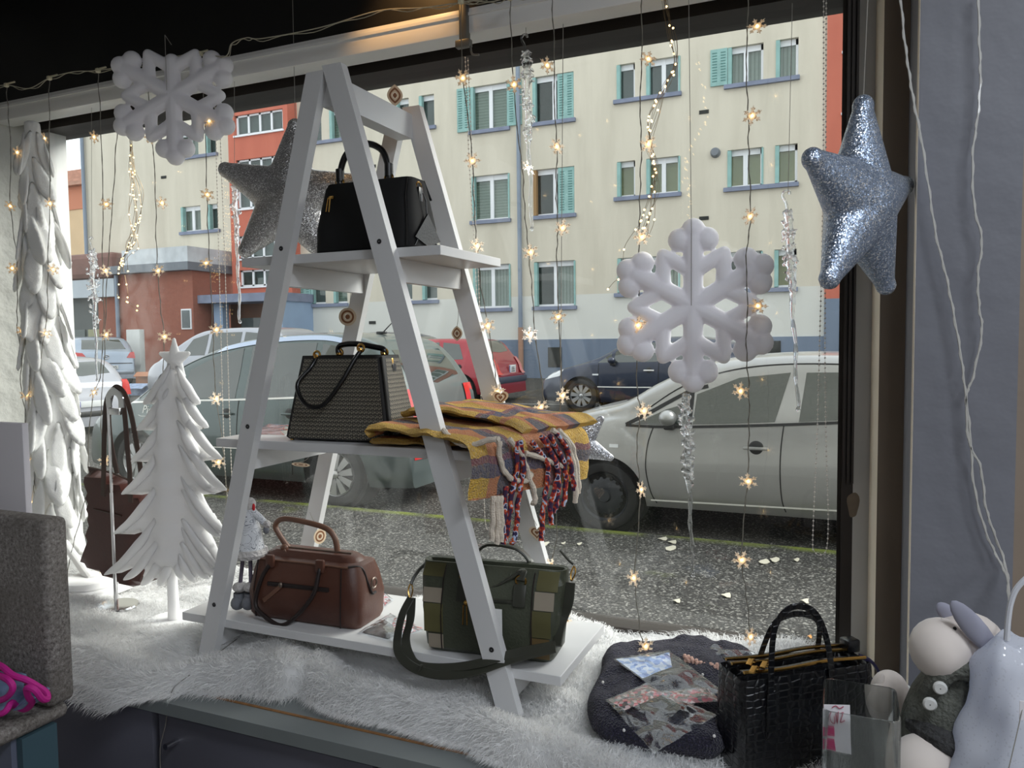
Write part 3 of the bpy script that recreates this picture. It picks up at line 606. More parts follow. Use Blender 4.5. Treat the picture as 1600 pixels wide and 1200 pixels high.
    def handle(s, x0, x1, z, mat):
        y = s.side((x0+x1)/2, z)[1]; c = G(); c.lathe([(.001, .002), (.05, .002), (.06, -.004)], ((x0+x1)/2, y+.002, z), 18, np.diag([1, 1, 1]) @ rot('X', math.pi/2)); h = s.put(c, 'handle_cup', M_PLAS)
        g = G(); g.box(((x0+x1)/2, y-.02, z), (x1-x0, .02, .026), None, .008); s.put(g, 'door_handle', mat, parent=h)
    def plate(s, z, txt, y=0.0, name='number_plate', wd=.5, ht=.11):
        x = s.rear(y, z)[0]+.015; g = G(); g.box((x, y, z), (.012, wd, ht), None, .004); p = s.put(g, 'number_plate', M_PLATE); g = G(); g.box((x+.007, y-wd*.46, z), (.002, .035, ht*.92)); s.put(g, 'plate_band', M_EU, 0, p)
        if txt is None: return p
        Rr = s.R @ np.array([[0, 0, 1], [1, 0, 0], [0, 1, 0]], float)
        loc = (np.array([x+.008, y, z])-np.array([s.L/2, 0, 0])) @ s.R.T + s.loc
        text('plate_lettering', txt, .1, M_INK, p, loc, Rr)
# silver hatchback close by on the right
P_SIL = paint('silver_paint', (168, 168, 168), .55); M_SILT = pm('silver_trim', (150, 150, 150), .4, .3)
X0 = -2.72
c = Car('silver_hatchback', 'silver hatchback parked close outside, nose to the left, black steel wheels', 4.0, 1.74, [(0, .5), (.04, .64), (.2, .78), (.5, .93), (.95, 1.05), (1.25, 1.22), (1.62, 1.38), (2.1, 1.455), (2.7, 1.47), (3.3, 1.42), (3.7, 1.3), (3.9, .98), (3.97, .7), (4.0, .45)], [(0, .7), (.9, .87), (1.5, .875), (2.7, .95), (3.6, 1.02), (4, .9)], (.82, 3.32), .305, (X0+2.0, 6.42+.87, 0), 0, P_SIL, 'steel', zsill=.16, drop=.08)
c.patch('windscreen', [(.98, -.56), (.88, -.3), (.86, 0), (.88, .3), (.98, .56)], [(1.62, -.44), (1.6, -.2), (1.59, 0), (1.6, .2), (1.62, .44)], M_CGL, c.topp)
c.patch('quarter_window', [(1.09, .875), (1.32, .87), (1.55, .875)], [(1.12, .885), (1.36, 1.0), (1.52, 1.05)], M_CGL, c.side); c.line('window_trim', [(1.02, .86), (1.3, .855), (1.6, .865), (2.3, .905), (3.4, .985)], lambda x, z: c.side(x, z, .006), .022, M_PLAS)
c.line('window_trim', [(1.02, .865), (1.2, .96), (1.4, 1.075), (1.56, 1.16), (1.7, 1.2)], lambda x, z: c.side(x, z, .006), .03, M_PLAS); c.line('window_trim', [(1.56, .87), (1.565, 1.0), (1.57, 1.15)], lambda x, z: c.side(x, z, .006), .04, M_PLAS)
c.patch('door_window', [(1.59, .885), (1.9, .9), (2.24, .925)], [(1.61, 1.13), (1.95, 1.27), (2.35, 1.315)], M_CGL, c.side); c.patch('door_window', [(2.42, .93), (2.8, .96), (3.2, .985)], [(2.47, 1.315), (2.8, 1.32), (3.1, 1.28)], M_CGL, c.side)
for pts in ([(1.26, .85), (1.215, .7), (1.2, .5), (1.24, .3), (1.29, .2)], [(2.31, .91), (2.29, .72), (2.285, .5), (2.3, .3), (2.33, .2)]): c.line('shut_line', pts, lambda x, z: c.side(x, z, .003), .009, M_LINE2)
c.line('side_moulding', [(1.24, .225), (2, .235), (3, .25)], lambda x, z: c.side(x, z, .006), .014, M_RAIL); c.line('roof_channel', [(1.2, 1.0), (1.5, 1.2), (1.9, 1.335), (2.4, 1.385), (3.1, 1.37)], lambda x, z: c.side(x, z, .003), .01, M_LINE2)
c.mirror(1.40, .90, P_SIL); c.handle(2.0, 2.2, .71, P_SIL); c.handle(2.75, 2.95, .74, P_SIL)
c.patch('side_lamp', [(.88, .665), (.96, .665)], [(.88, .695), (.96, .695)], M_LAMPC, lambda x, z: c.side(x, z, .008), 3, 2)
c.patch('headlamp', [(.1, .62), (.45, .7)], [(.14, .72), (.5, .82)], M_LAMPC, lambda x, z: c.side(x, z, .006), 6, 3)
c.line('wiper', [(.92, .02), (.98, -.25), (1.02, -.5)], lambda x, y: c.topp(x, y, .02), .02, M_PLAS)
# dark green-grey people carrier behind the left half
P_DRK = paint('dark_grey_green_paint', (80, 92, 92), .45); P_BLU = paint('blue_grey_paint', (92, 112, 134), .5); X0 = -8.48
c = Car('dark_people_carrier', 'dark grey-green people carrier parked behind the white ladder shelf', 4.6, 1.83, [(0, .45), (.04, .64), (.3, .79), (.75, .92), (1.1, 1.13), (1.6, 1.41), (2.2, 1.61), (2.8, 1.69), (3.5, 1.71), (4.0, 1.64), (4.25, 1.47), (4.45, 1.17), (4.53, .88), (4.58, .6), (4.6, .35)], [(0, .7), (.9, .9), (2.0, .98), (3.5, 1.02), (4.6, 1.0)], (.95, 3.73), .33, (X0+2.3, 6.42+.915, 0), 0, P_DRK, 'spokes', 10, zsill=.14, drop=.08)
c.patch('windscreen', [(.8, -.62), (.72, 0), (.8, .62)], [(1.95, -.5), (1.9, 0), (1.95, .5)], M_CGL, c.topp)
c.patch('quarter_window', [(1.0, .955), (1.55, .975)], [(1.22, 1.07), (1.58, 1.27)], M_CGL, c.side); c.patch('door_window', [(1.64, .985), (2.0, 1.0), (2.44, 1.01)], [(1.7, 1.31), (2.05, 1.46), (2.42, 1.55)], M_CGL, c.side); c.patch('door_window', [(2.56, 1.015), (3.0, 1.03), (3.38, 1.04)], [(2.54, 1.57), (3.0, 1.6), (3.4, 1.6)], M_CGL, c.side); c.patch('quarter_window', [(3.47, 1.05), (3.8, 1.08), (4.02, 1.12)], [(3.48, 1.59), (3.75, 1.55), (3.92, 1.47)], M_CGL, c.side)
c.line('window_trim', [(.85, .93), (1.6, .965), (2.6, 1.0), (4.05, 1.07)], lambda x, z: c.side(x, z, .006), .02, M_RAIL); c.line('roof_rail', [(.95, 1.0), (1.3, 1.22), (1.7, 1.43), (2.2, 1.56), (2.8, 1.635), (3.5, 1.65), (3.95, 1.56)], lambda x, z: c.side(x, z, .008), .05, paint('pale_blue_trim', (176, 190, 214), .4))
for pts in ([(1.6, .97), (1.5, .7), (1.5, .3), (1.55, .2)], [(2.5, 1.0), (2.48, .6), (2.5, .22)], [(3.42, 1.02), (3.34, .8), (3.26, .6), (3.2, .22)]): c.line('shut_line', pts, lambda x, z: c.side(x, z, .003), .009, M_LINE2)
c.line('side_moulding', [(1.5, .47), (2.3, .47), (3.2, .47)], lambda x, z: c.side(x, z, .008), .01, M_RAIL)
c.handle(2.25, 2.43, .84, P_DRK); c.handle(3.1, 3.28, .86, P_DRK); c.mirror(1.5, .98, P_DRK)
c.patch('rear_window', [(4.42, -.56), (4.46, 0), (4.42, .56)], [(4.2, -.5), (4.22, 0), (4.2, .5)], M_CGL, c.topp); c.patch('tail_lamp', [(4.4, .78), (4.52, .78)], [(4.32, 1.12), (4.4, 1.12)], M_TAIL, lambda x, z: c.side(x, z, .012), 6, 5)
c.patch('tail_lamp', [(.56, .8), (.82, .8)], [(.56, 1.12), (.78, 1.12)], M_TAIL, lambda y, z: c.rear(y, z, .02), 6, 5); c.patch('tail_lamp', [(-.82, .8), (-.56, .8)], [(-.78, 1.12), (-.56, 1.12)], M_TAIL, lambda y, z: c.rear(y, z, .02), 6, 5)
c.patch('reflector', [(-.75, .42), (-.5, .42)], [(-.75, .46), (-.5, .46)], M_TAIL, lambda y, z: c.rear(y, z, .03), 3, 2); c.line('bumper_chrome', [(4.1, .66), (4.32, .69), (4.5, .68)], lambda x, z: c.side(x, z, .015), .03, M_RAIL)
g = G(); a0 = np.array(c.topp(3.76, 0)); g.tube([a0, a0+np.array([.3, 0, .26])], [.008, .003], 6); g.box(a0+np.array([0, 0, .01]), (.12, .05, .03), None, .01); c.put(g, 'roof_aerial', M_PLAS)
sx_ = PY(236, 641, 6.4); lx_ = sx_[0]-X0; sd_ = c.side(lx_, sx_[2], .004); text('script_badge', 'Picasso', .13, M_RAIL, c.t, (X0+sd_[0], c.loc[1]+sd_[1], sd_[2]), np.array([[1, 0, 0], [0, 0, -1], [0, 1, 0]], float), shear=.35)
q_ = G(); q_.tube([(lx_-.24, sd_[1]-.002, sd_[2]-.065), (lx_-.2, sd_[1]-.002, sd_[2]-.075), (lx_+.16, sd_[1]-.002, sd_[2]-.072)], .004, 5); c.put(q_, 'badge_underline', M_RAIL)
# red estate further back
P_RED = paint('red_paint', (158, 36, 50), .35); zc = zg(-9, 15.8)
c = Car('red_estate_car', 'red car parked in front of the apartment block, rear towards the shop', 4.2, 1.7, [(0, .5), (.05, .66), (.4, .84), (.95, .96), (1.6, 1.34), (2.1, 1.42), (3.0, 1.43), (3.6, 1.38), (3.85, 1.12), (4.05, .86), (4.12, .66), (4.2, .58), (4.2, .3)], [(0, .7), (.95, .9), (3.6, .95), (4.2, .8)], (.8, 3.3), .3, (-6.75-2.1, 15.0+.85, zc), 0, P_RED, 'cover', 7)
c.patch('windscreen', [(1.0, -.6), (.96, 0), (1.0, .6)], [(1.6, -.5), (1.58, 0), (1.6, .5)], M_CGL, c.topp)
c.patch('door_window', [(1.35, .93), (1.9, .935)], [(1.55, 1.2), (1.9, 1.33)], M_CGL, c.side); c.patch('door_window', [(2.0, .94), (2.75, .95)], [(2.05, 1.33), (2.7, 1.34)], M_CGL, c.side); c.patch('door_window', [(2.82, .95), (3.35, .97)], [(2.8, 1.34), (3.2, 1.3)], M_CGL, c.side)
c.patch('rear_window', [(3.84, -.5), (3.87, 0), (3.84, .5)], [(3.62, -.48), (3.64, 0), (3.62, .48)], M_CGL, c.topp, 8, 6); c.patch('tail_lamp', [(-.78, .62), (-.54, .62)], [(-.76, 1.0), (-.6, 1.0)], M_TAIL, lambda y, z: c.rear(y, z, .03), 5, 5); c.patch('tail_lamp', [(.54, .62), (.78, .62)], [(.6, 1.0), (.76, 1.0)], M_TAIL, lambda y, z: c.rear(y, z, .03), 5, 5); c.patch('tail_lamp', [(3.95, .62), (4.1, .62)], [(3.82, 1.0), (3.9, 1.0)], M_TAIL, lambda x, z: c.side(x, z, .012), 5, 5)
g = G(); g.box((4.12, 0, .5), (.2, 1.56, .16), None, .05); c.put(g, 'bumper', pm('bumper_grey', (62, 66, 82), .6)); pl_ = c.plate(.72, None, .12, wd=.36, ht=.2)
for zz, ww in ((.765, .16), (.725, .18), (.68, .2)): q_ = G(); q_.box((c.rear(.12, .72)[0]+.024, .13, zz), (.002, ww, .018)); c.put(q_, 'plate_mark', M_INK, 0, pl_)
c; c.handle(2.5, 2.65, .8, M_PLAS); c.handle(3.2, 3.32, .8, M_PLAS)
for pts in ([(2.78, .95), (2.8, .6), (2.7, .25)], [(1.95, .94), (1.95, .25)]): c.line('shut_line', pts, lambda x, z: c.side(x, z, .003), .012, M_LINE2)
# dark blue saloon
P_NAVY = paint('navy_paint', (44, 52, 72), .5); zc = zg(-3, 15)
c = Car('dark_blue_car', 'dark blue car parked facing left beyond the hanging foam snowflake', 4.4, 1.75, [(0, .5), (.04, .64), (.3, .8), (.9, .97), (1.25, 1.1), (1.75, 1.36), (2.3, 1.44), (3.1, 1.44), (3.8, 1.3), (4.2, 1.0), (4.36, .8), (4.4, .4)], [(0, .7), (1, .93), (3.5, .98), (4.4, .9)], (.86, 3.5), .32, (-5.5+2.2, 14.2+.875, zc), 0, P_NAVY, 'spokes', 9)
c.patch('windscreen', [(1.0, -.58), (.95, 0), (1.0, .58)], [(1.72, -.46), (1.7, 0), (1.72, .46)], M_CGL, c.topp)
c.patch('quarter_window', [(1.2, .96), (1.45, .965)], [(1.3, 1.03), (1.47, 1.15)], M_CGL, c.side); c.patch('door_window', [(1.5, .965), (2.35, .98)], [(1.55, 1.18), (2.35, 1.36)], M_CGL, c.side); c.patch('door_window', [(2.42, .98), (3.4, 1.0)], [(2.42, 1.36), (3.15, 1.32)], M_CGL, c.side)
c.patch('headlamp', [(.06, .62), (.42, .7)], [(.1, .72), (.5, .83)], M_LAMPC, lambda x, z: c.side(x, z, .01), 5, 4); c.mirror(1.5, .97, P_NAVY); c.handle(2.1, 2.3, .82, M_RAIL); c.line('side_moulding', [(1.2, .5), (2, .5), (3.0, .52)], lambda x, z: c.side(x, z, .008), .02, M_RAIL); c.patch('side_lamp', [(1.1, .72), (1.22, .72)], [(1.1, .75), (1.22, .75)], M_LAMPC, lambda x, z: c.side(x, z, .008), 3, 2)
for pts in ([(1.22, .94), (1.2, .25)], [(2.38, .97), (2.38, .25)]): c.line('shut_line', pts, lambda x, z: c.side(x, z, .003), .012, M_LINE2)
# pale silver-blue hatchback at the far left, seen from behind
P_SB = paint('silver_blue_paint', (158, 170, 186), .5); zc = zg(-20, 16.5)
ang = math.radians(-24); ctr = np.array([-19.75, 16.0, zc])-2.05*np.array([math.cos(ang), math.sin(ang), 0])
c = Car('silver_blue_hatchback', 'silver blue hatchback seen from behind next to the brick annex', 4.1, 1.75, [(0, .5), (.05, .66), (.5, .85), (1.0, .98), (1.7, 1.38), (2.3, 1.46), (3.1, 1.45), (3.5, 1.38), (3.85, 1.1), (4.02, .98), (4.06, .75), (4.1, .6), (4.1, .3)], [(0, .7), (1, .92), (3.6, 1.0), (4.1, .9)], (.85, 3.35), .31, ctr, ang, P_SB, 'cover', 7)
c.patch('rear_window', [(3.86, -.6), (3.9, 0), (3.86, .6)], [(3.52, -.5), (3.55, 0), (3.52, .5)], M_CGL, c.topp, 10, 6); c.patch('door_window', [(2.3, .97), (3.0, .99)], [(2.3, 1.36), (2.9, 1.36)], M_CGL, c.side); c.patch('quarter_window', [(3.05, 1.0), (3.4, 1.03)], [(3.0, 1.34), (3.3, 1.28)], M_CGL, c.side); c.patch('door_window', [(1.4, .95), (2.2, .97)], [(1.6, 1.2), (2.2, 1.36)], M_CGL, c.side)
c.patch('tail_lamp', [(-.82, .8), (-.5, .82)], [(-.8, 1.0), (-.62, .98)], M_TAIL, lambda y, z: c.rear(y, z, .03), 5, 4); c.patch('tail_lamp', [(.55, .82), (.8, .8)], [(.66, .98), (.78, 1.0)], M_TAIL, lambda y, z: c.rear(y, z, .03), 5, 4); c.patch('tail_lamp', [(3.75, .8), (4.02, .8)], [(3.72, 1.0), (3.95, 1.0)], M_TAIL, lambda x, z: c.side(x, z, .012), 5, 4)
c.plate(.55, 'EE 783 VS', .05); g = G(); b0 = np.array(c.rear(0, .85, .02)); g.tube([b0+np.array([0, .07*math.cos(t), .06*math.sin(t)]) for t in np.linspace(0, 2*math.pi, 17)[:-1]], .012, 6, closed=True); g.tube([b0+np.array([0, -.06, .03]), b0+np.array([0, 0, 0]), b0+np.array([0, .06, -.03])], .009, 6); c.put(g, 'badge', M_ALLOY)
c.line('bumper_chrome', [(-.7, .66), (0, .67), (.7, .66)], lambda y, z: c.rear(y, z, .03), .02, M_PLAS); g = G(); g.box((4.05, 0, .4), (.16, 1.5, .16), None, .05); c.put(g, 'bumper', P_SB)
# white car whose tail shows beside the white hanging tree
P_WH = paint('pearl_white_paint', (164, 166, 174), .25); ang = math.radians(-6); ctr = np.array([-12.15, 9.5, zg(-12, 9.5)-.06])-2.0*np.array([math.cos(ang), math.sin(ang), 0])
c = Car('white_hatchback', 'white hatchback at the left edge, tail showing beside the tall white tree', 4.0, 1.7, [(0, .5), (.05, .66), (.5, .85), (1.0, .98), (1.7, 1.38), (2.3, 1.44), (3.1, 1.42), (3.5, 1.34), (3.75, 1.1), (3.92, .95), (3.96, .75), (4.0, .6), (4.0, .3)], [(0, .7), (1, .9), (3.6, .95), (4, .9)], (.82, 3.25), .3, ctr, ang, P_WH, 'cover', 7)
c.patch('rear_window', [(3.72, -.55), (3.77, 0), (3.72, .55)], [(3.5, -.48), (3.53, 0), (3.5, .48)], M_CGL, c.topp, 10, 6); c.patch('quarter_window', [(2.95, .96), (3.4, 1.0)], [(2.9, 1.3), (3.2, 1.26)], M_CGL, c.side); c.patch('tail_lamp', [(-.8, .72), (-.6, .72)], [(-.78, 1.0), (-.66, 1.0)], M_TAIL, lambda y, z: c.rear(y, z, .03), 5, 4); c.patch('tail_lamp', [(.6, .72), (.8, .72)], [(.66, 1.0), (.78, 1.0)], M_TAIL, lambda y, z: c.rear(y, z, .03), 5, 4); c.plate(.6, None, .0)
g = G(); g.box((3.95, 0, .42), (.14, 1.5, .1), None, .03); c.put(g, 'bumper_strip', M_PLAS)
# two cars whose roofs show above the people carrier
P_PALE = paint('pale_grey_paint', (168, 170, 178), .5); zc = zg(-13, 14.5)
c = Car('grey_people_carrier', 'pale grey people carrier, only roof and windows showing behind the dark one', 4.5, 1.8, [(0, .5), (.05, .75), (.5, 1.0), (1.0, 1.3), (1.6, 1.62), (2.2, 1.72), (3.2, 1.74), (4.0, 1.66), (4.3, 1.2), (4.42, .8), (4.5, .4)], [(0, .8), (1, 1.02), (4.5, 1.05)], (.85, 3.6), .32, (-13.5, 14.6, zc), 0, P_PALE, 'cover', 7)
c.patch('door_window', [(1.25, 1.08), (2.0, 1.1)], [(1.55, 1.48), (2.0, 1.6)], M_CGL, c.side); c.patch('door_window', [(2.1, 1.1), (3.0, 1.1)], [(2.1, 1.62), (3.0, 1.63)], M_CGL, c.side); c.patch('quarter_window', [(3.1, 1.1), (3.8, 1.12)], [(3.1, 1.63), (3.7, 1.58)], M_CGL, c.side); c.patch('windscreen', [(.75, -.6), (.7, 0), (.75, .6)], [(1.55, -.5), (1.52, 0), (1.55, .5)], M_CGL, c.topp)
P_BLK = paint('anthracite_paint', (70, 74, 84), .5); zc = zg(-10, 17)
c = Car('anthracite_car', 'dark grey car, only its roof showing left of the red car', 4.4, 1.75, [(0, .5), (.05, .66), (.5, .85), (1.0, .98), (1.7, 1.4), (2.3, 1.5), (3.2, 1.5), (3.9, 1.36), (4.2, 1.0), (4.36, .75), (4.4, .4)], [(0, .7), (1, .93), (4.4, .98)], (.85, 3.5), .31, (-12.3, 18.6, zg(-12, 18.6)), 0, P_BLK, 'cover', 7)
c.patch('door_window', [(1.4, .96), (2.3, .98)], [(1.7, 1.28), (2.3, 1.42)], M_CGL, c.side); c.patch('door_window', [(2.4, .98), (3.4, 1.0)], [(2.4, 1.42), (3.2, 1.38)], M_CGL, c.side); c.patch('windscreen', [(1.05, -.55), (1.0, 0), (1.05, .55)], [(1.66, -.46), (1.64, 0), (1.66, .46)], M_CGL, c.topp); c.patch('rear_window', [(4.15, -.5), (4.18, .5)], [(3.9, -.46), (3.9, .46)], M_CGL, c.topp)
# rubbish by the annex
M_CARD = pm('cardboard', (176, 120, 88), .8, var=(5, .15)); M_BOXB = pm('blue_print_box', (150, 168, 200), .6, var=(9, .4))
for (x, y, s, rz, m, lb) in ((236, 594, (.7, .4, .4), .5, M_CARD, 'open brown cardboard box by the brick annex'), (275, 582, (.8, .45, .5), -.3, pm('cardboard_pale', (196, 168, 140), .8), 'pale cardboard box leaning behind the brown one'), (226, 612, (.6, .4, .25), .2, M_BOXB, 'blue and white printed carton on the ground by the annex')):
    p = PY(x, y, {594: 16.2, 582: 17.6, 612: 14.6}[y]); b = np.array([p[0], p[1], zg(p[0], p[1])]); t = thing('carton', lb, 'box', b, 'cartons by the annex'); g = G().at(b, rot('Z', rz)); g.box((0, 0, s[2]/2), s, None, .01); g.build('carton_body', m, t); g = G().at(b, rot('Z', rz)); g.box((0, -s[1]/2-.12, s[2]), (s[0]*.9, .3, .012), rot('X', .4)); g.build('carton_flap', m, t)
p = PY(214, 590, 18.3); G().bb((p[0]-.3, 18.2, zg(p[0], 18.3)), (p[0]+.3, 18.4, 2.1), .02).build('meter_cabinet', pm('cabinet_pale', (206, 208, 206), .7, var=(3, .1)), label='pale upright service cabinet beside the silver blue hatchback', cat='cabinet')
# ---------------------------------------------------------------- white ladder shelf
M_WOODW = pm('white_lacquer', (214, 214, 214), .35, var=(5, .04)); M_SCREW = pm('screw_dark', (60, 60, 62), .4, .6)
LY0, LY1, LZ = 1.5, 1.83, .787; AX = -1.09
ld = thing('ladder_shelf', 'white A-frame ladder shelf with three shelves of bags in the shop window', 'shelf', (AX, 1.66, LZ-.01))
def legpoly(xb, xt, zt, w): # slanted board in XZ
    d = np.array([xt-xb, zt-LZ]); n = d/np.linalg.norm(d); hx = w/2/abs(n[1])
    return [(xb-hx, LZ-.012), (xb+hx, LZ-.012), (xt+hx, zt), (xt-hx, zt)]
for y0, sgn in ((LY0, -1), (LY1, 1)):
    th = .024*sgn; y = y0 if sgn > 0 else y0+.004
    L = legpoly(-1.515, -1.118, 2.222, .047); R_ = legpoly(-.648, -1.072, 2.232, .05)
    for pl, nm in ((L, 0), (R_, 1)):
        p = [(x, y, z) for x, z in pl]
        if nm == 1: p[3] = (p[3][0], y, p[3][2]-.0)
        lg = G().prism(p, (0, th, 0)).build('leg', M_WOODW, ld, smooth=0)
        for zz in (.93, 1.395, 1.825):
            t = (zz-LZ)/(2.225-LZ); x = (-1.515 if nm == 0 else -.648)*(1-t)+(-1.118 if nm == 0 else -1.072)*t
            G().lathe([(.001, .001), (.0055, .001), (.006, 0)], (x, y+th, zz), 12, rot('X', math.pi/2 if sgn < 0 else -math.pi/2)).build('screw', M_SCREW, lg)
G().bb((AX-.022, LY0, 2.145), (AX+.022, LY1, 2.21)).build('top_bar', M_WOODW, ld, smooth=0)
SH = [(.885, -1.613, -.54), (1.358, -1.475, -.70), (1.812, -1.372, -.812)]
for z, a, b in SH:
    G().bb((a, LY0+.004, z-.022), (b, LY1, z), .0015).build('shelf_board', M_WOODW, ld, smooth=0)
    t = (z-.045-LZ)/(2.225-LZ)
    for xb, xt in ((-1.515, -1.118), (-.648, -1.072)):
        x = xb*(1-t)+xt*t; G().bb((x-.011, LY0+.005, z-.075), (x+.011, LY1-.001, z-.0225)).build('side_rail', M_WOODW, ld, smooth=0)
# ---------------------------------------------------------------- bags
M_GOLD = pm('gold_metal', (214, 170, 96), .22, 1); M_BLEA = pm('black_leather', (13, 13, 15), .4, bump=(220, .25, .002)); M_BSUEDE = pm('black_suede', (7, 7, 8), .8); M_BPOL = pm('black_gloss', (16, 16, 18), .25)
def rrect(w, d, r, n=5):
    p = []
    for cx, cy, a0 in ((w/2-r, d/2-r, 0), (-w/2+r, d/2-r, 1), (-w/2+r, -d/2+r, 2), (w/2-r, -d/2+r, 3)):
        for k in range(n+1): a = (a0+k/n)*math.pi/2; p.append((cx+r*math.cos(a), cy+r*math.sin(a)))
        # straight runs get extra points through resampling
    q = np.array(p+[p[0]]); s = np.concatenate([[0], np.cumsum(np.linalg.norm(np.diff(q, axis=0), axis=1))]); t = np.linspace(0, s[-1], 57)[:-1]
    return np.column_stack([np.interp(t, s, q[:, 0]), np.interp(t, s, q[:, 1])])
def pouch(levels, bulge=0, top=True):
    """levels: (z, width, depth, corner radius, shift y) -> closed bag body"""
    P = []
    for lv in levels:
        z, w, d, r = lv[:4]; sy = lv[4] if len(lv) > 4 else 0
        q = rrect(w, d, min(r, w/2-.001, d/2-.001)); P.append(np.column_stack([q[:, 0], q[:, 1]+sy, np.full(len(q), z)]))
    g = G(); g.grid(P, closev=True); n = len(P[0]); m = len(P)
    g.f.append(tuple(range(n))); 
    if top: g.f.append(tuple((m-1)*n+k for k in range(n)))
    return g
class Bag:
    def __init__(s, name, label, loc, rz, tilt=0):
        s.t = thing(name, label, 'bag', loc); s.loc = np.array(loc, float); s.R = rot('Z', rz) @ rot('X', tilt)
    def put(s, g, name, mat, parent=None, smooth=40):
        q = turned(g, s.loc, s.R); q.uv = g.uv; return q.build(name, mat, parent or s.t, smooth=smooth)
    def w(s, p): return np.asarray(p) @ s.R.T + s.loc
def ring(c, r, th, ax='y', n=16):
    a = np.linspace(0, 2*math.pi, n+1)[:-1]
    return [np.array(c)+(np.array([r*math.cos(t), 0, r*math.sin(t)]) if ax == 'y' else np.array([0, r*math.cos(t), r*math.sin(t)])) for t in a]
# black suede top-handle bag on the top shelf
b0 = PY(487, 402, 1.545); b1 = PY(642, 396, 1.545); wd = b1[0]-b0[0]; zt = SH[2][0]; hh = PY(560, 281, 1.56)[2]-zt
b = Bag('black_top_handle_bag', 'black suede handbag with round top handle on the top shelf', ((b0[0]+b1[0])/2, 1.545+.075, zt+.001), 0)
b.put(pouch([(0, wd*.97, .13, .02), (.008, wd, .15, .03), (hh*.35, wd*.99, .155, .035), (hh*.7, wd*.93, .125, .03), (hh*.93, wd*.885, .095, .02), (hh, wd*.87, .08, .02), (hh+.004, wd*.8, .05, .015)]), 'bag_body', M_BSUEDE)
g = G(); g.prism([(wd*.502, -.06, .03), (wd*.505, .0, .09), (wd*.505, .06, .03), (wd*.504, 0, .012)], (.004, 0, 0)); b.put(g, 'gusset', M_BLEA, smooth=0)
g = G(); g.tube([(wd*.506, -.06, .01), (wd*.506, 0, .075), (wd*.5, 0, .12), (wd*.48, -.005, hh*.8)], .0018, 6); g.tube([(wd*.506, 0, .075), (wd*.504, .055, .012)], .0018, 6); b.put(g, 'seam', M_BPOL)
g = G(); g.tube([(wd*.46, -.072, hh*.05), (wd*.46, -.07, hh*.4), (wd*.43, -.058, hh*.75), (wd*.42, -.045, hh*.97), (wd*.42, .03, hh*1.0), (wd*.45, .05, hh*.75)], .003, 6); b.put(g, 'side_piping', M_BPOL)
hx0, hx1 = PY(535, 278, 1.62)[0]-b.loc[0], PY(611, 270, 1.62)[0]-b.loc[0]; ht = PY(575, 226, 1.62)[2]-zt
g = G(); g.tube(spline([(hx0, -.01, hh-.005), (hx0, -.01, hh+.03), (hx0+.022, -.01, ht-.02), ((hx0+hx1)/2, -.01, ht), (hx1-.02, -.01, ht-.02), (hx1, -.01, hh+.03), (hx1, -.01, hh-.005)], 8), .008, 10); h = b.put(g, 'handle', M_BPOL)
for hx in (hx0, hx1):
    g = G(); g.tube(ring((hx, -.01, hh+.008), .011, .003), .003, 6, closed=True); b.put(g, 'handle_ring', M_GOLD, h); g = G(); g.tube([(hx, -.01, hh+.012), (hx, -.01, hh+.042)], .0105, 10); b.put(g, 'handle_sleeve', M_BPOL, h)
px = PY(514, 310, 1.545); c = (px[0]-b.loc[0], -.0735, px[2]-zt)
g = G(); g.box((c[0]+.008, c[1]-.002, c[2]), (.014, .006, .008), None, .002); g.tube([(c[0], c[1]-.004, c[2]), (c[0]-.006, c[1]-.006, c[2]-.033), (c[0]+.002, c[1]-.006, c[2]-.034), (c[0]+.006, c[1]-.005, c[2])], .0016, 6, closed=True); b.put(g, 'zip_pull', M_GOLD)
g = G(); g.tube(ring((wd*.44, -.005, hh*.87), .014, .003, 'x'), .0025, 6, closed=True); k = b.put(g, 'side_ring', M_GOLD); g = G(); g.box((wd*.455, -.005, hh*.74), (.006, .022, .05), None, .004); b.put(g, 'ring_tab', M_BPOL, k)
# black and beige letter-patterned tote on the middle shelf
M_GHB = pm('pattern_black', (22, 21, 20), .55); M_GHT = pm('pattern_letter', (184, 176, 158), .6)
zt = SH[1][0]; p0, p1 = PY(448, 678, 1.545), PY(608, 688, 1.545); wd = p1[0]-p0[0]; hh = PY(530, 558, 1.58)[2]-zt; dp = .155
b = Bag('letter_pattern_handbag', 'black and beige handbag with repeated letter pattern on the middle shelf', ((p0[0]+p1[0])/2, 1.545+dp/2-.01, zt+.004), .06)
wt = wd*.77
b.put(pouch([(0, wd*.96, dp*.94, .012), (.006, wd, dp, .014), (hh*.5, (wd+wt)/2*1.005, dp*.82, .014), (hh, wt, dp*.6, .012), (hh-.02, wt*.95, dp*.5, .01), (hh-.06, wt*.9, dp*.45, .01)]), 'bag_body', M_GHB)
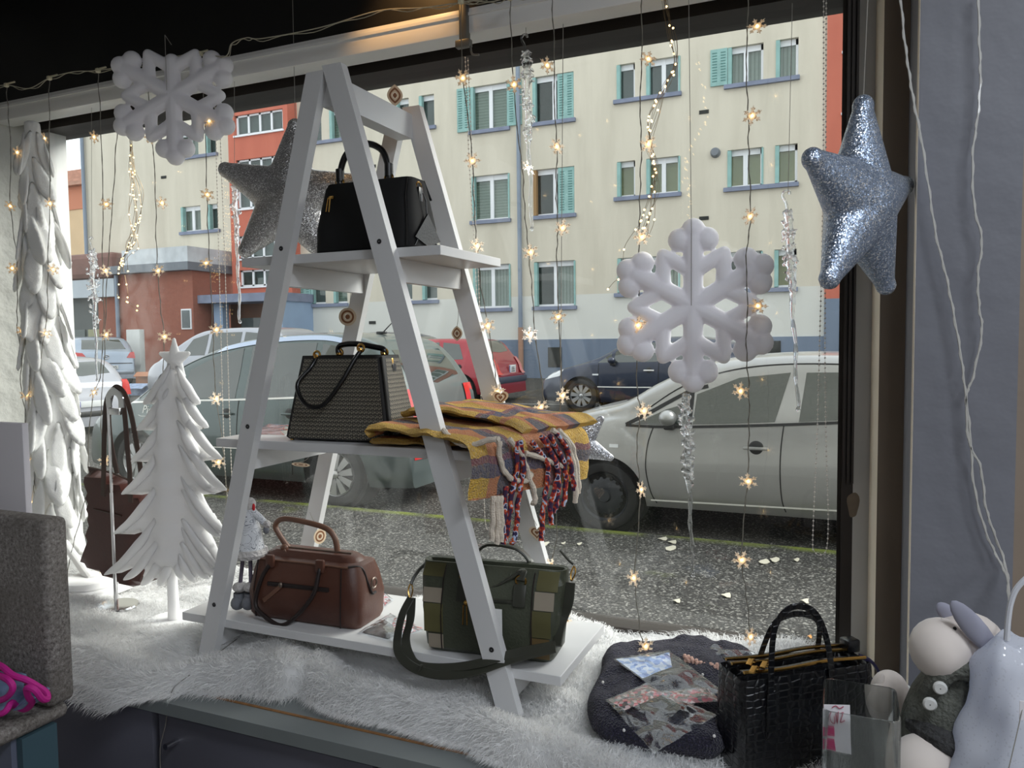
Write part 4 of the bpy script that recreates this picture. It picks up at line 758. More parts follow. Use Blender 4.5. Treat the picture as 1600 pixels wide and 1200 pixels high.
# lettering follows the front and side panels: G and H in rows
rows = 20; cell = hh/rows
tg = {}
for ch in 'GH':
    cu = bpy.data.curves.new('t', 'FONT'); cu.body = ch; cu.size = cell*1.25; cu.align_x = 'CENTER'; cu.align_y = 'CENTER'; cu.resolution_u = 1
    o = bpy.data.objects.new('t', cu); COL.objects.link(o); e = o.evaluated_get(bpy.context.evaluated_depsgraph_get()).to_mesh(); v = np.zeros(len(e.vertices)*3); e.vertices.foreach_get('co', v); v = v.reshape(-1, 3); v[:, 0] *= .8; tg[ch] = (v, [tuple(p.vertices) for p in e.polygons]); bpy.data.objects.remove(o); bpy.data.curves.remove(cu)
def letters(side):
    g = G()
    for r_ in range(rows-1):
        z = (r_+.75)*cell; t = z/hh; W_ = wd*(1-t)+wt*t; D_ = np.interp(z, [0, .006, hh*.5, hh], [dp*.94, dp, dp*.82, dp*.6]); span = (W_-.028) if side == 'f' else D_-.028
        n = int((wd if side == 'f' else dp)/(cell*.68)); st = span/n
        for k in range(n):
            v, f = tg['GH'[(k+(r_ % 2)) % 2]]; s_ = st/(cell*.82)
            u = -span/2+(k+.5)*st; q = np.column_stack([v[:, 0]*s_+u, np.zeros(len(v)), v[:, 1]+z])
            zz = q[:, 2]; dd = np.interp(zz, [0, .006, hh*.5, hh], [dp*.94, dp, dp*.82, dp*.6]); ww = np.interp(zz, [0, .006, hh*.5, hh], [wd*.96, wd, (wd+wt)/2*1.005, wt])
            if side == 'f': q[:, 1] = -dd/2-.0007
            else: q = np.column_stack([ww/2+.0007, q[:, 0], q[:, 2]])
            g.add(q, f)
    return g
b.put(letters('f'), 'front_lettering', M_GHT, smooth=0)['kind'] = 'stuff'; b.put(letters('s'), 'side_lettering', M_GHT, smooth=0)['kind'] = 'stuff'
g = G(); g.tube([(wt*.485, -dp*.3, hh*.98), (wd*.44, -dp*.41, hh*.5), (wd*.49, -dp*.49, .01)], .003, 6); b.put(g, 'edge_piping', M_BPOL)
hy = -dp*.28
for sy, pts in ((-1, [(-wt*.30, hy, hh-.004), (-wt*.33, hy-.02, hh-.03), (-wt*.42, hy-.045, hh*.66), (-wt*.30, hy-.055, hh*.44), (-wt*.10, hy-.055, hh*.42), (wt*.08, hy-.04, hh*.66), (wt*.20, hy-.015, hh-.01), (wt*.24, hy, hh+.012)]),
                (1, [(-wt*.22, dp*.2, hh), (-wt*.24, dp*.2, hh+.016), (-wt*.18, dp*.2, hh+.026), (0, dp*.18, hh+.028), (wt*.22, dp*.2, hh+.02), (wt*.33, dp*.2, hh+.014), (wt*.34, dp*.2, hh)])):
    g = G(); g.tube(spline(pts, 8), .0075 if sy > 0 else .0055, 10); h = b.put(g, 'handle', M_BPOL)
    for q in (pts[0], pts[-1]): g = G(); g.tube(ring((q[0], q[1], q[2]+.006), .009, .003), .003, 6, closed=True); g.ball((q[0], q[1]-.004, q[2]+.002), .006, 8); b.put(g, 'handle_ring', M_GOLD, h)
g = G(); g.box((wt*.5, .0, hh*.9), (.008, .012, .028), None, .004); k = b.put(g, 'side_clasp', M_GOLD); g = G(); g.box((wt*.52, .0, hh*.8), (.006, .02, .04), None, .004); b.put(g, 'clasp_tab', M_BPOL, k)
for sx in (-.45, .45):
    for yy in (-.4, .4): g = G(); g.lathe([(.001, -.004), (.005, -.004), (.005, .002)], (wd*sx, dp*yy, 0), 10); b.put(g, 'foot_stud', M_GOLD)
# brown satchel on the bottom shelf
M_BRN = pm('brown_leather', (92, 58, 45), .42, var=(6, .25), c2=(78, 46, 36), bump=(160, .2, .002)); M_BRN2 = pm('brown_leather_light', (116, 82, 64), .45, var=(8, .2)); M_BRND = pm('dark_edge', (34, 24, 22), .5); M_PEWTER = pm('pewter', (140, 128, 118), .35, .9)
zt = SH[0][0]; p0, p1 = PY(388, 980, 1.545), PY(553, 990, 1.545); wd = p1[0]-p0[0]; hh = PY(480, 862, 1.6)[2]-zt; dp = .15; hf = PY(480, 885, 1.55)[2]-zt
b = Bag('brown_satchel', 'brown leather satchel with two rounded handles on the bottom shelf', ((p0[0]+p1[0])/2, 1.545+dp/2, zt+.001), .04)
b.put(pouch([(0, wd*.97, dp*.8, .015), (.012, wd, dp*.95, .02), (hf*.45, wd*1.02, dp, .025), (hf*.8, wd*.99, dp*.86, .03), (hf, wd*.95, dp*.72, .03), (hf+.006, wd*.9, dp*.5, .02)]), 'bag_body', M_BRN)
b.put(pouch([(hf*.55, wd*.97, dp*.7, .03), (hf*.9, wd*.96, dp*.62, .035), (hh*.96, wd*.82, dp*.42, .03), (hh, wd*.74, dp*.34, .025)]), 'top_panel', M_BRN)
g = G(); g.tube([(wd*.36, -dp*.5, .004), (wd*.37, -dp*.508, hf*.5), (wd*.35, -dp*.4, hf*.99)], .0016, 6); g.tube([(-wd*.42, -dp*.48, .004), (-wd*.43, -dp*.49, hf*.5), (-wd*.41, -dp*.4, hf*.99)], .0016, 6); b.put(g, 'seam', M_BRND)
g = G(); g.tube([(-wd*.46, -dp*.37, hf), (0, -dp*.375, hf+.002), (wd*.4, -dp*.37, hf)], .0025, 6); b.put(g, 'pocket_edge', M_BRN2)
g = G(); g.tube(spline([(wd*.4, -dp*.36, hf+.002), (wd*.47, -dp*.2, hf*.97), (wd*.5, -dp*.12, hf*.7), (wd*.515, -dp*.05, hf*.52), (wd*.515, .01, hf*.5)], 6), .0035, 6); g.tube(spline([(-wd*.47, -dp*.2, hf*.97), (-wd*.5, -dp*.2, hf*.8), (-wd*.51, -dp*.12, hf*.5)], 6), .004, 6); b.put(g, 'side_piping', M_BRND)
g = G(); g.box((-wd*.02, -dp*.475, hf*.63), (wd*.56, .006, .011), rot('Y', -.01), .002); k = b.put(g, 'zip_pocket', M_BRND); g = G(); g.ball((-wd*.17, -dp*.5, hf*.63), (.006, .005, .008), 10); b.put(g, 'zip_slider', M_PEWTER, k)
g = G(); g.tube([(-wd*.17, -dp*.51, hf*.61), (-wd*.24, -dp*.52, hf*.48), (-wd*.33, -dp*.52, hf*.33)], .006, 4, flat=(1, .3), up=(0, -1, 0)); b.put(g, 'zip_tassel', M_BRN2, k)
hx0, hx1 = -wd*.29, wd*.17
g = G(); g.tube(spline([(hx0, -dp*.44, hf-.01), (hx0-.02, -dp*.5, hf*.7), (hx0-.034, -dp*.56, hf*.3), (hx0-.01, -dp*.6, .02), (hx0+.05, -dp*.62, -.002), (hx0+.1, -dp*.6, .03), (hx1-.01, -dp*.54, hf*.55), (hx1, -dp*.46, hf*.9), (hx1, -dp*.4, hf)], 8), .0055, 10); h = b.put(g, 'handle', M_BRND)
for hx in (hx0, hx1): g = G(); g.box((hx, -dp*.42, hf+.0), (.026, .012, .034), None, .005); b.put(g, 'handle_tab', M_BRN, h)
tx0, tx1 = PY(453, 858, 1.62)[0]-b.loc[0], PY(525, 858, 1.62)[0]-b.loc[0]; tz = PY(470, 812, 1.62)[2]-zt
g = G(); g.tube(spline([(tx0, 0, hh-.005), (tx0-.03, 0, hh+.03), (tx0-.042, 0, tz-.022), (tx0-.02, 0, tz-.003), (tx0+.03, 0, tz-.003), (tx1-.035, 0, tz-.016), (tx1-.005, 0, tz-.04), (tx1+.003, 0, hh-.004)], 8), .0075, 10); h = b.put(g, 'handle', M_BRN2)
g = G(); g.ball((tx0, -.02, hh+.004), (.012, .008, .009), 12); k = b.put(g, 'knot', M_BRN2, h)
for dx, dz in ((.02, -.045), (.042, -.04)): g = G(); g.tube([(tx0+.002, -.025, hh), (tx0+dx*.5, -.034, hh+dz*.5), (tx0+dx, -.042, hh+dz)], .006, 4, flat=(1, .3), up=(0, -1, 0)); b.put(g, 'tassel_strip', M_BRN2, h)
g = G(); g.tube(ring((wd*.522, .0, hf*.68), .013, .003, 'x', 10), .0022, 6, closed=True); b.put(g, 'side_ring', M_PEWTER)
g = G(); g.tube([(-wd*.32, -.005, hh+.001), (wd*.34, -.005, hh+.001)], .003, 6); b.put(g, 'top_zip', M_PEWTER)
# olive patchwork bag with long strap
M_OLV = pm('olive_leather', (68, 72, 58), .42, var=(5, .2), bump=(180, .5, .003)); M_OLV2 = pm('olive_panel', (96, 92, 56), .5, var=(7, .3)); M_TAUP = pm('taupe_panel', (148, 138, 122), .55, var=(10, .12)); M_STRAP = pm('strap_dark_olive', (54, 55, 47), .4)
wd = .335; hh = PY(700, 880, 1.56)[2]-zt; dp = .14
b = Bag('olive_patchwork_bag', 'olive green bag with beige and khaki side patches on the bottom shelf', (PY(764, 1020, 1.56)[0], 1.60, zt+.001), .1)
b.put(pouch([(0, wd*.88, dp*.8, .02), (.012, wd*.93, dp*.96, .03), (hh*.5, wd*.98, dp, .03), (hh*.85, wd*1.02, dp*.7, .025), (hh, wd*1.04, dp*.34, .02), (hh*.99, wd*1.0, dp*.2, .015), (hh*.8, wd*.9, dp*.16, .01)]), 'bag_body', M_OLV)
def ysurf(z): return float(np.interp(z/hh, [0, .06, .5, .85, 1], [.4, .48, .5, .35, .17]))*dp
def bpatch(name, poly, mat, off=.0015):
    g = G(); pts = [(x, -ysurf(z)-off-.0, z) for x, z in poly]; g.prism(pts, (0, .001, 0)); return b.put(g, name, mat, smooth=0)
hw = wd*.5
def quadp(name, x0, x1, z0, z1, mat, sl=0, n=5):
    g = G(); g.grid([[(x0+(x1-x0)*i/4+sl*(j/n), -ysurf(z0+(z1-z0)*j/n)-.0018+.02*max(0, abs((x0+(x1-x0)*i/4)/hw)-.9)*5*.2, z0+(z1-z0)*j/n) for j in range(n+1)] for i in range(5)]); return b.put(g, name, mat)
quadp('side_patch', -hw*.97, -hw*.66, hh*.86, hh*.99, M_OLV2); quadp('side_patch', -hw*.93, -hw*.64, hh*.58, hh*.74, M_TAUP); quadp('side_patch', -hw*.9, -hw*.62, hh*.24, hh*.57, M_OLV2); quadp('side_patch', -hw*.84, -hw*.62, hh*.05, hh*.22, M_TAUP)
quadp('side_patch', hw*.68, hw*.97, hh*.8, hh*.99, M_OLV2); quadp('side_patch', hw*.66, hw*.93, hh*.6, hh*.79, M_TAUP); quadp('side_patch', hw*.64, hw*.9, hh*.3, hh*.59, M_OLV2); quadp('side_patch', hw*.62, hw*.88, hh*.06, hh*.29, pm('khaki_brown_panel', (104, 84, 48), .5, var=(6, .2)))
for sx in (-.645, .635): g = G(); g.tube([(hw*sx, -ysurf(z)-.003, z) for z in np.linspace(.01, hh*.97, 8)], .0014, 5); b.put(g, 'seam', M_BRND)
g = G(); g.tube([(-hw*.36, -ysurf(hh*.66)-.002, hh*.66), (hw*.48, -ysurf(hh*.66)-.002, hh*.665)], .0045, 6); k = b.put(g, 'zip_pocket', M_STRAP)
zx = PY(725, 938, 1.53)[0]-b.loc[0]; g = G(); g.ball((zx, -ysurf(hh*.62)-.008, hh*.62), .006, 10); g.tube([(zx-.004, -dp*.52-.004, hh*.6), (zx-.005, -dp*.54-.004, hh*.38), (zx+.005, -dp*.54-.004, hh*.38), (zx+.004, -dp*.52-.004, hh*.6)], .0017, 6, closed=True); b.put(g, 'zip_pull', M_GOLD, k)
for sx in (-.34, .46):
    g = G(); g.box((hw*sx, -ysurf(hh*.74)-.006, hh*.74), (.03, .006, .05), rot('X', -.3), .003); k = b.put(g, 'handle_tab', M_STRAP); g = G(); g.tube(ring((hw*sx, -ysurf(hh*.9)-.008, hh*.89), .012, .003), .0022, 6, closed=True); b.put(g, 'tab_ring', M_GOLD, k)
for y_, dz in ((-dp*.3, 0), (dp*.2, .035)):
    g = G(); g.tube(spline([(-hw*.34, y_-.01, hh*.9), (-hw*.36, y_, hh*1.0), (-hw*.2, y_, hh*(.98 if dz else .8)+dz), (hw*.05, y_, hh*(1.0 if dz else .79)+dz), (hw*.3, y_, hh*(.96 if dz else .9)+dz), (hw*.46, y_, hh*1.0), (hw*.46, y_-.01, hh*.9)], 8), .011, 8, flat=(1, .32), up=(0, 0, 1)); b.put(g, 'handle', M_STRAP)
def W2(x, y, Yv): return PY(x, y, Yv)
g = G(); g.tube([W2(668, 878, 1.575), W2(655, 890, 1.57), W2(646, 903, 1.56), W2(642, 913, 1.55)], .004, 6); g.build('strap_loop', M_STRAP, b.t)
g = G(); g.tube(spline([W2(642, 912, 1.55), W2(638, 922, 1.545), W2(641, 935, 1.54), W2(645, 922, 1.545)], 5, True), .0018, 6, closed=True); g.build('strap_clip', M_GOLD, b.t)
for pts in ([(642, 934, 1.54), (628, 962, 1.52), (621, 1000, 1.51), (626, 1025, 1.49), (650, 1045, 1.47), (690, 1055, 1.46), (740, 1050, 1.465), (800, 1030, 1.49), (868, 1013, 1.52)], [(643, 934, 1.54), (641, 968, 1.525), (634, 1000, 1.515), (640, 1025, 1.495), (655, 1040, 1.48), (700, 1043, 1.475), (750, 1036, 1.475), (805, 1020, 1.5), (868, 1008, 1.53)]):
    g = G(); g.tube(spline([W2(*p) for p in pts], 6), .011, 8, flat=(1, .18), up=(0, -.6, .8)); g.build('long_strap', M_STRAP, b.t)
g = G(); q0 = W2(656, 1046, 1.468); g.box(q0, (.008, .012, .024), rot('Y', .4), .003); g.build('strap_keeper', M_STRAP, b.t)
g = G(); g.tube(spline([W2(875, 860, 1.62), W2(888, 875, 1.62), W2(896, 882, 1.62)], 4), .003, 6); g.build('strap_loop', M_STRAP, b.t); g = G(); g.tube(spline([W2(897, 885, 1.62), W2(892, 896, 1.615), W2(893, 907, 1.61), W2(899, 895, 1.615)], 5, True), .002, 6, closed=True); g.build('strap_clip', M_GOLD, b.t)
g = G(); g.tube(spline([W2(891, 910, 1.61), W2(888, 940, 1.6), W2(878, 970, 1.59), W2(870, 1010, 1.54)], 6), .012, 8, flat=(1, .2), up=(0, -1, 0)); g.build('long_strap', M_STRAP, b.t)
c_ = W2(766, 975, 1.512); g = G(); g.box(c_+np.array([0, .012, 0]), (.045, .001, .062), rot('Z', .1)); tg_ = g.build('price_tag', pm('tag_white', (232, 232, 230), .6), b.t, smooth=0); tri = [(c_[0]-.019, c_[1]+.0105, c_[2]-.026), (c_[0]-.010, c_[1]+.0108, c_[2]-.026), (c_[0]-.0145, c_[1]+.0106, c_[2]-.016)]; G().prism(tri, (0, -.001, 0)).build('tag_mark', pm('tag_pink', (226, 40, 110), .5), tg_, smooth=0)
# ---------------------------------------------------------------- white fur throw
from mathutils import noise as mn
def furmat():
    g = N('white_fur'); c = (.965, .962, .958, 1); a = g.n('BsdfDiffuse', i_Color=c); t = g.n('BsdfTranslucent', i_Color=c); gl = g.n('BsdfGlossy', i_Color=(1, 1, 1, 1), i_Roughness=.45)
    m = g.n('MixShader', i_0=.5, i_1=a.outputs[0], i_2=t.outputs[0]); m = g.n('MixShader', i_0=.04, i_1=m.outputs[0], i_2=gl.outputs[0]); return g.done(m.outputs[0])
M_FUR = furmat()
fb = np.array([PZ(x, y, .775)[:2] for x, y in ((105, 1052), (145, 1066), (170, 1078), (215, 1090), (262, 1086), (300, 1078), (345, 1082), (390, 1080), (440, 1090), (476, 1080), (492, 1097), (540, 1116), (620, 1130), (700, 1156), (742, 1166), (756, 1180), (800, 1196), (870, 1203))])
fbx = np.concatenate([[-3.0, -2.2], fb[:, 0], [-.35, -.1, .12, .2]]); fby = np.concatenate([[1.34, 1.32], fb[:, 1], [1.3, 1.29, 1.29, 1.29]])
def fronty(x): return float(np.interp(x, fbx, fby))
def furz(x, y):
    d = y-fronty(x); n4 = mn.noise((x*1.7+y*3.4, y*7-x*1.2, 9.4)); n1 = mn.noise((x*4.2, y*11+x*2.2, 3.1)); n2 = mn.noise((x*14, y*17, 7.7)); n3 = mn.noise((x*2.3+4, y*3, 1.2))
    h = .034+.030*n1+.014*n2+.014*n3+.034*n4+.024*math.exp(-((d-.045)/.035)**2)
    k = min(1, max(0, d/.03)); h *= (.15+.85*k*(2-k) if d < .03 else 1)
    for fx, fy in ((-1.513, 1.49), (-.648, 1.49), (-1.515, 1.84), (-.648, 1.84)): h = h*(1-.75*math.exp(-((x-fx)**2+(y-fy)**2)/.05**2))
    for fx, fy, rr in ((-.02, 1.3, .2), (-.16, 1.38, .16), (-.42, 1.5, .16), (*PZ(182, 952, .787)[:2], .12), (*PZ(272, 972, .789)[:2], .14), (.12, 1.35, .2)): h = h*(1-.7*math.exp(-((x-fx)**2+(y-fy)**2)/rr**2))
    return ZT+.002+max(.003, h)
ft = thing('fur_throw', 'long-pile white fake fur throw spread over the display cabinet', 'throw', (-1.4, 1.6, ZT))
xs = np.concatenate([np.linspace(-2.85, -.0, 165)]); xs = np.concatenate([xs, np.linspace(.01, .13, 8)]); U = np.linspace(0, 1, 50)
back = lambda x: 2.035 if x < .02 else 1.88
P = np.array([[(x, fronty(x)+(back(x)-fronty(x))*u, furz(x, fronty(x)+(back(x)-fronty(x))*u)) for u in U] for x in xs])
hang = []
for i, x in enumerate(xs):                                   # a short lap hangs over the front edge on the left
    k = math.exp(-((x+1.66)/.12)**4); y0 = fronty(x); hang.append([(x, y0-.004-.012*k, ZT+.004-.045*k*1.0), (x, y0-.004*k-.002, ZT+.004)])
P = np.concatenate([np.array(hang), P], axis=1)
g = G(); g.grid(P); base = g.build('backing', M_FUR, ft, smooth=80)
n = 150000; nu, nv = P.shape[:2]
ii = rng.random(n)*(nu-1.001); jj = (rng.random(n)**1.25)*(nv-1.001); i0 = ii.astype(int); j0 = jj.astype(int); fi = (ii-i0)[:, None]; fj = (jj-j0)[:, None]
A_, B_, C_, D_ = P[i0, j0], P[i0+1, j0], P[i0, j0+1], P[i0+1, j0+1]; pos = A_*(1-fi)*(1-fj)+B_*fi*(1-fj)+C_*(1-fi)*fj+D_*fi*fj
nr = np.cross(B_-A_, C_-A_); nr /= np.linalg.norm(nr, axis=1)[:, None]+1e-12; nr *= np.sign(nr[:, 2:3]+1e-9)
comb = np.column_stack([np.sin(pos[:, 0]*9+pos[:, 1]*4)*.5, -.55+.5*np.sin(pos[:, 0]*6-pos[:, 1]*11), np.zeros(n)])+rng.normal(0, .38, (n, 3))*np.array([1, 1, .3])
edge = np.clip(1-(jj/5), 0, 1)[:, None]; comb += edge*np.array([0, -.9, -.2])
ln = (.021+.018*rng.random(n))[:, None]; d1 = nr*.8+comb*.55; d1 /= np.linalg.norm(d1, axis=1)[:, None]; d2 = nr*.15+comb*1.0-np.array([0, 0, .25]); d2 /= np.linalg.norm(d2, axis=1)[:, None]
w = np.cross(d1, rng.normal(0, 1, (n, 3))); w /= np.linalg.norm(w, axis=1)[:, None]+1e-9; w *= .00075
mid = pos+d1*ln*.5; tip = mid+d2*ln*.6; tip[:, 2] = np.maximum(tip[:, 2], ZT-.07)
V = np.stack([pos-w, pos+w, mid+w*.8, mid-w*.8, tip], 1).reshape(-1, 3)-ORG[ft]
me = bpy.data.meshes.new('pile'); me.vertices.add(n*5); me.vertices.foreach_set('co', V.ravel()); o5 = np.arange(n)*5
lp_ = np.stack([o5, o5+1, o5+2, o5+3, o5+3, o5+2, o5+4], 1).ravel(); me.loops.add(n*7); me.loops.foreach_set('vertex_index', lp_)
ls = np.stack([np.arange(n)*7, np.arange(n)*7+4], 1).ravel(); me.polygons.add(n*2); me.polygons.foreach_set('loop_start', ls); me.update(calc_edges=True); me.validate()
pile = link_mesh('pile', me, M_FUR, ft); tag(pile, kind='stuff')
# ---------------------------------------------------------------- foam snowflakes
M_FOAM = pm('white_foam', (240, 238, 242), .75, bump=(300, .15, .001), Subsurface_Weight=.8, Subsurface_Radius=(1, 1, 1), Subsurface_Scale=.025); M_NYLON = pm('nylon_thread', (150, 146, 138), .4)
def flakebig(R, arms):
    g = G(); q = R*.118
    def seg(a, b, r, r2=None): g.tube([np.array([a[0], 0, a[1]]), np.array([b[0], 0, b[1]])], [r, r2 or r], 12); g.ball((a[0], 0, a[1]), r, 12); g.ball((b[0], 0, b[1]), r2 or r, 12)
    for k in range(6):
        an = math.pi/2+k*math.pi/3; u = np.array([math.cos(an), math.sin(an)]); v = np.array([-u[1], u[0]]); full = k in arms
        seg((0, 0), u*R*(.78 if full else .5), q)
        if full:
            g.ball((u[0]*R*.885, 0, u[1]*R*.885), (R*.142, R*.12, R*.142), 16)
            for s_ in (-1, 1): p = u*R*.775+v*s_*R*.155; g.ball((p[0], 0, p[1]), (R*.142, R*.12, R*.142), 16)
        t = an+math.pi/6; tp = np.array([math.cos(t), math.sin(t)])*R*.70; u2 = np.array([math.cos(an+math.pi/3), math.sin(an+math.pi/3)])
        seg(tp, u*R*.40, R*.08, q*.85); seg(tp, u2*R*.40, R*.08, q*.85)
    return remesh(g, R*.016, 3)
def hang_flake(c, rz, lab, arms, top):
    t = thing('foam_snowflake', lab, 'snowflake', c, 'hanging foam snowflakes'); f = flakebig(.2, arms); turned(f, c, rot('Z', rz)).build('foam_body', M_FOAM, t, smooth=70)
    G().tube([np.array(c)+np.array([0, -.024, -.0]), np.array(c)+np.array([0, -.024, .17]), top], .0008, 5).build('hanging_thread', M_NYLON, t)
c1 = PY(1083, 478, 1.84); hang_flake(c1, .12, 'large white foam snowflake hanging in front of the silver car', range(6), PY(1076, -8, 1.86))
c2 = PY(271, 150, 1.76); hang_flake(c2, .42, 'white foam snowflake without its top arm under the black fascia', (1, 2, 3, 4, 5), PY(268, 70, 1.78))
# ---------------------------------------------------------------- glitter stars
def glitter(name, c):
    g = N(name); co = g.coord(); vo = g.n('TexVoronoi', i_Vector=co, i_Scale=520.0)
    sp = g.ramp(g.n('TexWhiteNoise', i_Vector=vo.outputs['Position']).outputs[0], [(.0, tuple(v*.55 for v in lin(c)[:3])+(1,)), (.8, lin(c)), (.93, (1, 1, 1, 1))])
    wn = g.n('TexWhiteNoise', i_Vector=vo.outputs['Position']).outputs['Color']
    rv = g.n('VectorMath', operation='SUBTRACT', i_0=wn, i_1=(.5, .5, .5)).outputs[0]; rv = g.n('VectorMath', operation='SCALE', i_0=rv, i_Scale=.62).outputs[0]
    nn = g.n('VectorMath', operation='NORMALIZE', i_0=g.n('VectorMath', operation='ADD', i_0=g.n('NewGeometry').outputs['Normal'], i_1=rv).outputs[0]).outputs[0]
    b = g.bsdf(sp, .34, .7); g.l(nn, b.inputs['Normal']); return g.done(b.outputs[0])
M_GLIT = glitter('silver_glitter', (190, 188, 188)); M_GLITB = glitter('blue_silver_glitter', (168, 184, 208)); M_GLIT2 = glitter('silver_glitter_fine', (214, 216, 222))
def star(R, th, rot0=0):
    g = G()
    for k in range(5):
        a = math.pi/2+rot0+k*2*math.pi/5; u = np.array([math.cos(a), 0, math.sin(a)]); pts = [u*R*t for t in np.linspace(0, .9, 8)]; rr = [R*(.40*(1-t)+.10*t) for t in np.linspace(0, 1, 8)]
        q = G(); q.tube(pts, rr, 14); v = np.array(q.v); v[:, 1] *= th; g.add(v, q.f); g.ball(u*R*.9, (R*.105, R*.105*th*1.2, R*.105), 12)
    return remesh(g, R*.022, 6)
def hang_star(c, R, th, rz, ro, lab, top, mat=M_GLIT, ry=0):
    t = thing('glitter_star', lab, 'star', c, 'glitter stars'); turned(star(R, th, ro), c, rot('Z', rz) @ rot('Y', ry)).build('star_body', mat, t, smooth=80)
    if top is not None: a = math.pi/2+ro; tip = np.array(c)+rot('Z', rz) @ rot('Y', ry) @ np.array([math.cos(a)*R*.97, 0, math.sin(a)*R*.97]); G().tube([tip, top], .0009, 5).build('hanging_thread', M_NYLON, t)
hang_star(PY(1345, 318, 1.56), .196, .8, math.radians(62), 0, 'silver glitter star hanging edge-on before the grey pillar', PY(1356, -6, 1.56), M_GLITB, ry=.02)
hang_star(PY(453, 308, 1.9), .235, .62, math.radians(22), -.1, 'large dark glitter star hanging behind the left ladder legs', PY(457, -10, 1.9))
c = PY(905, 694, 1.92); hang_star(c, .098, .45, math.radians(10), .55, 'small silver glitter star hanging beside the scarf tassels', PY(880, 30, 1.95), M_GLIT2)
# ---------------------------------------------------------------- acrylic icicles
def acr():
    g = N('clear_acrylic'); gl = g.n('BsdfGlass', i_Roughness=.02, i_IOR=1.36, i_Color=(.97, .98, 1, 1)); tr = g.n('BsdfTransparent'); m = g.n('MixShader', i_0=.35, i_1=gl.outputs[0], i_2=tr.outputs[0]); return g.done(m.outputs[0])
M_ACR = acr()
def icicle(a, b, lab, wide=.017, blobs=70, split=.5, hook=True, Yv=1.93, th=None):
    p0, p1 = PY(*a, Yv), PY(*b, Yv); L = np.linalg.norm(p1-p0); t = thing('acrylic_icicle', lab, 'icicle', p1, 'hanging icicles'); g = G(); r_ = random.Random(int(a[0]))
    pts = [p0+(p1-p0)*k/24+np.array([math.sin(k*.9+a[0])*.0022, math.cos(k*.7)*.002, 0]) for k in range(25)]; rr = [(.0095 if k < 12 else .0075)*(1-k/24*.45)+.0011*math.sin(k*2.3) for k in range(25)]; g.tube(pts, rr, 10); g.ball(p1, .0062, 10)
    for k in range(blobs):
        s_ = r_.random()**1.3*split; c = p0+(p1-p0)*s_; an = r_.uniform(0, 6.3); w_ = wide*(.35+.65*math.sin(math.pi*min(1, s_/split*.9+.08))); d = np.array([math.cos(an), math.sin(an), r_.uniform(-.5, .5)]); c = c+d*w_*r_.uniform(.4, 1); g.ball(c, (r_.uniform(.003, .0065), r_.uniform(.003, .006), r_.uniform(.004, .009)), 8, rot('Z', an) @ rot('Y', r_.uniform(-1, 1)))
        if k % 5 == 0: g.tube([p0+(p1-p0)*s_, c+d*w_*.6], [.004, .0015], 6)
    remesh(g, .0024, 1).build('icicle_body', M_ACR, t, smooth=60)
    if hook: h = G(); h.tube(spline([p0+np.array([0, 0, -.01]), p0+np.array([-.004, 0, .018]), p0+np.array([-.012, 0, .035]), p0+np.array([-.008, 0, .046]), p0+np.array([.002, 0, .046]), p0+np.array([.004, 0, .039])], 6), .0032, 8); h.build('hook', M_ACR, t)
    if th: G().tube([p0+np.array([0, 0, .04]), PY(*th, Yv)], .0007, 5).build('hanging_thread', M_NYLON, t)
icicle((822, 82), (831, 358), 'clear icicle ornament hanging at the top centre beside the drainpipe', .02, 90, .5, th=(822, -5))
icicle((367, 292), (375, 503), 'clear icicle ornament hanging left of the ladder by the stair tower', .017, 60, .45, th=(366, 60))
icicle((144, 392), (152, 594), 'clear icicle ornament hanging over the silver blue hatchback', .024, 90, .6, th=(143, 110))
icicle((1070, 618), (1083, 898), 'long clear icicle ornament hanging below the large snowflake', .019, 110, .5, hook=False, Yv=1.85, th=(1079, 590))
icicle((1231, 330), (1247, 640), 'slim clear icicle ornament hanging by the right window edge', .018, 80, .42, th=(1238, 5))
# ---------------------------------------------------------------- light curtains
M_WIRE = pm('pvc_wire_cream', (176, 170, 150), .5); M_WIRED = pm('wire_clear', (120, 116, 106), .4); M_CLIP = pm('clip_cream', (214, 206, 176), .4)
def flakemat():
    g = N('lit_acrylic_snowflake'); co = g.coord('Object'); d = g.n('VectorMath', operation='LENGTH', i_0=co).outputs[1]
    em = g.n('Emission', i_Color=lin((255, 196, 120)), i_Strength=1.0); f = g.ramp(d, [(.002, (1, 1, 1, 1)), (.008, (.16, .16, .16, 1)), (.024, (.03, .03, .03, 1))]); g.l(g.n('Math', operation='MULTIPLY', i_0=f, i_1=2.2).outputs[0], em.inputs[1])
    di = g.n('BsdfTranslucent', i_Color=lin((255, 244, 226))); dd = g.n('BsdfDiffuse', i_Color=lin((255, 244, 226))); di = g.n('MixShader', i_0=.35, i_1=di.outputs[0], i_2=dd.outputs[0]); tr = g.n('BsdfTransparent'); gl = g.n('BsdfGlossy', i_Roughness=.15); m = g.n('MixShader', i_0=.12, i_1=di.outputs[0], i_2=tr.outputs[0]); m = g.n('MixShader', i_0=.15, i_1=m.outputs[0], i_2=gl.outputs[0])
    s = g.n('AddShader', i_0=m.outputs[0], i_1=em.outputs[0]); mm = g.done(s.outputs[0]); mm.cycles.emission_sampling = 'NONE'; return mm
M_LFL = flakemat(); M_LED = emat('warm_led', (255, 214, 140), 9)
R0 = .025; pl = []
for k in range(6):
    a = k*math.pi/3
    for (r, da) in ((.36, -.42), (.55, -.16), (.62, -.32), (.78, -.27), (.74, -.11), (1, 0), (.74, .11), (.78, .27), (.62, .32), (.55, .16)): pl.append((R0*r*math.cos(a+da), R0*r*math.sin(a+da)))
fl = plate(pl, .0032, .02, .0012); ME_FL = fl.mesh('snowflake_light'); ME_FL.shade_smooth(); ME_FL.materials.append(M_LFL)
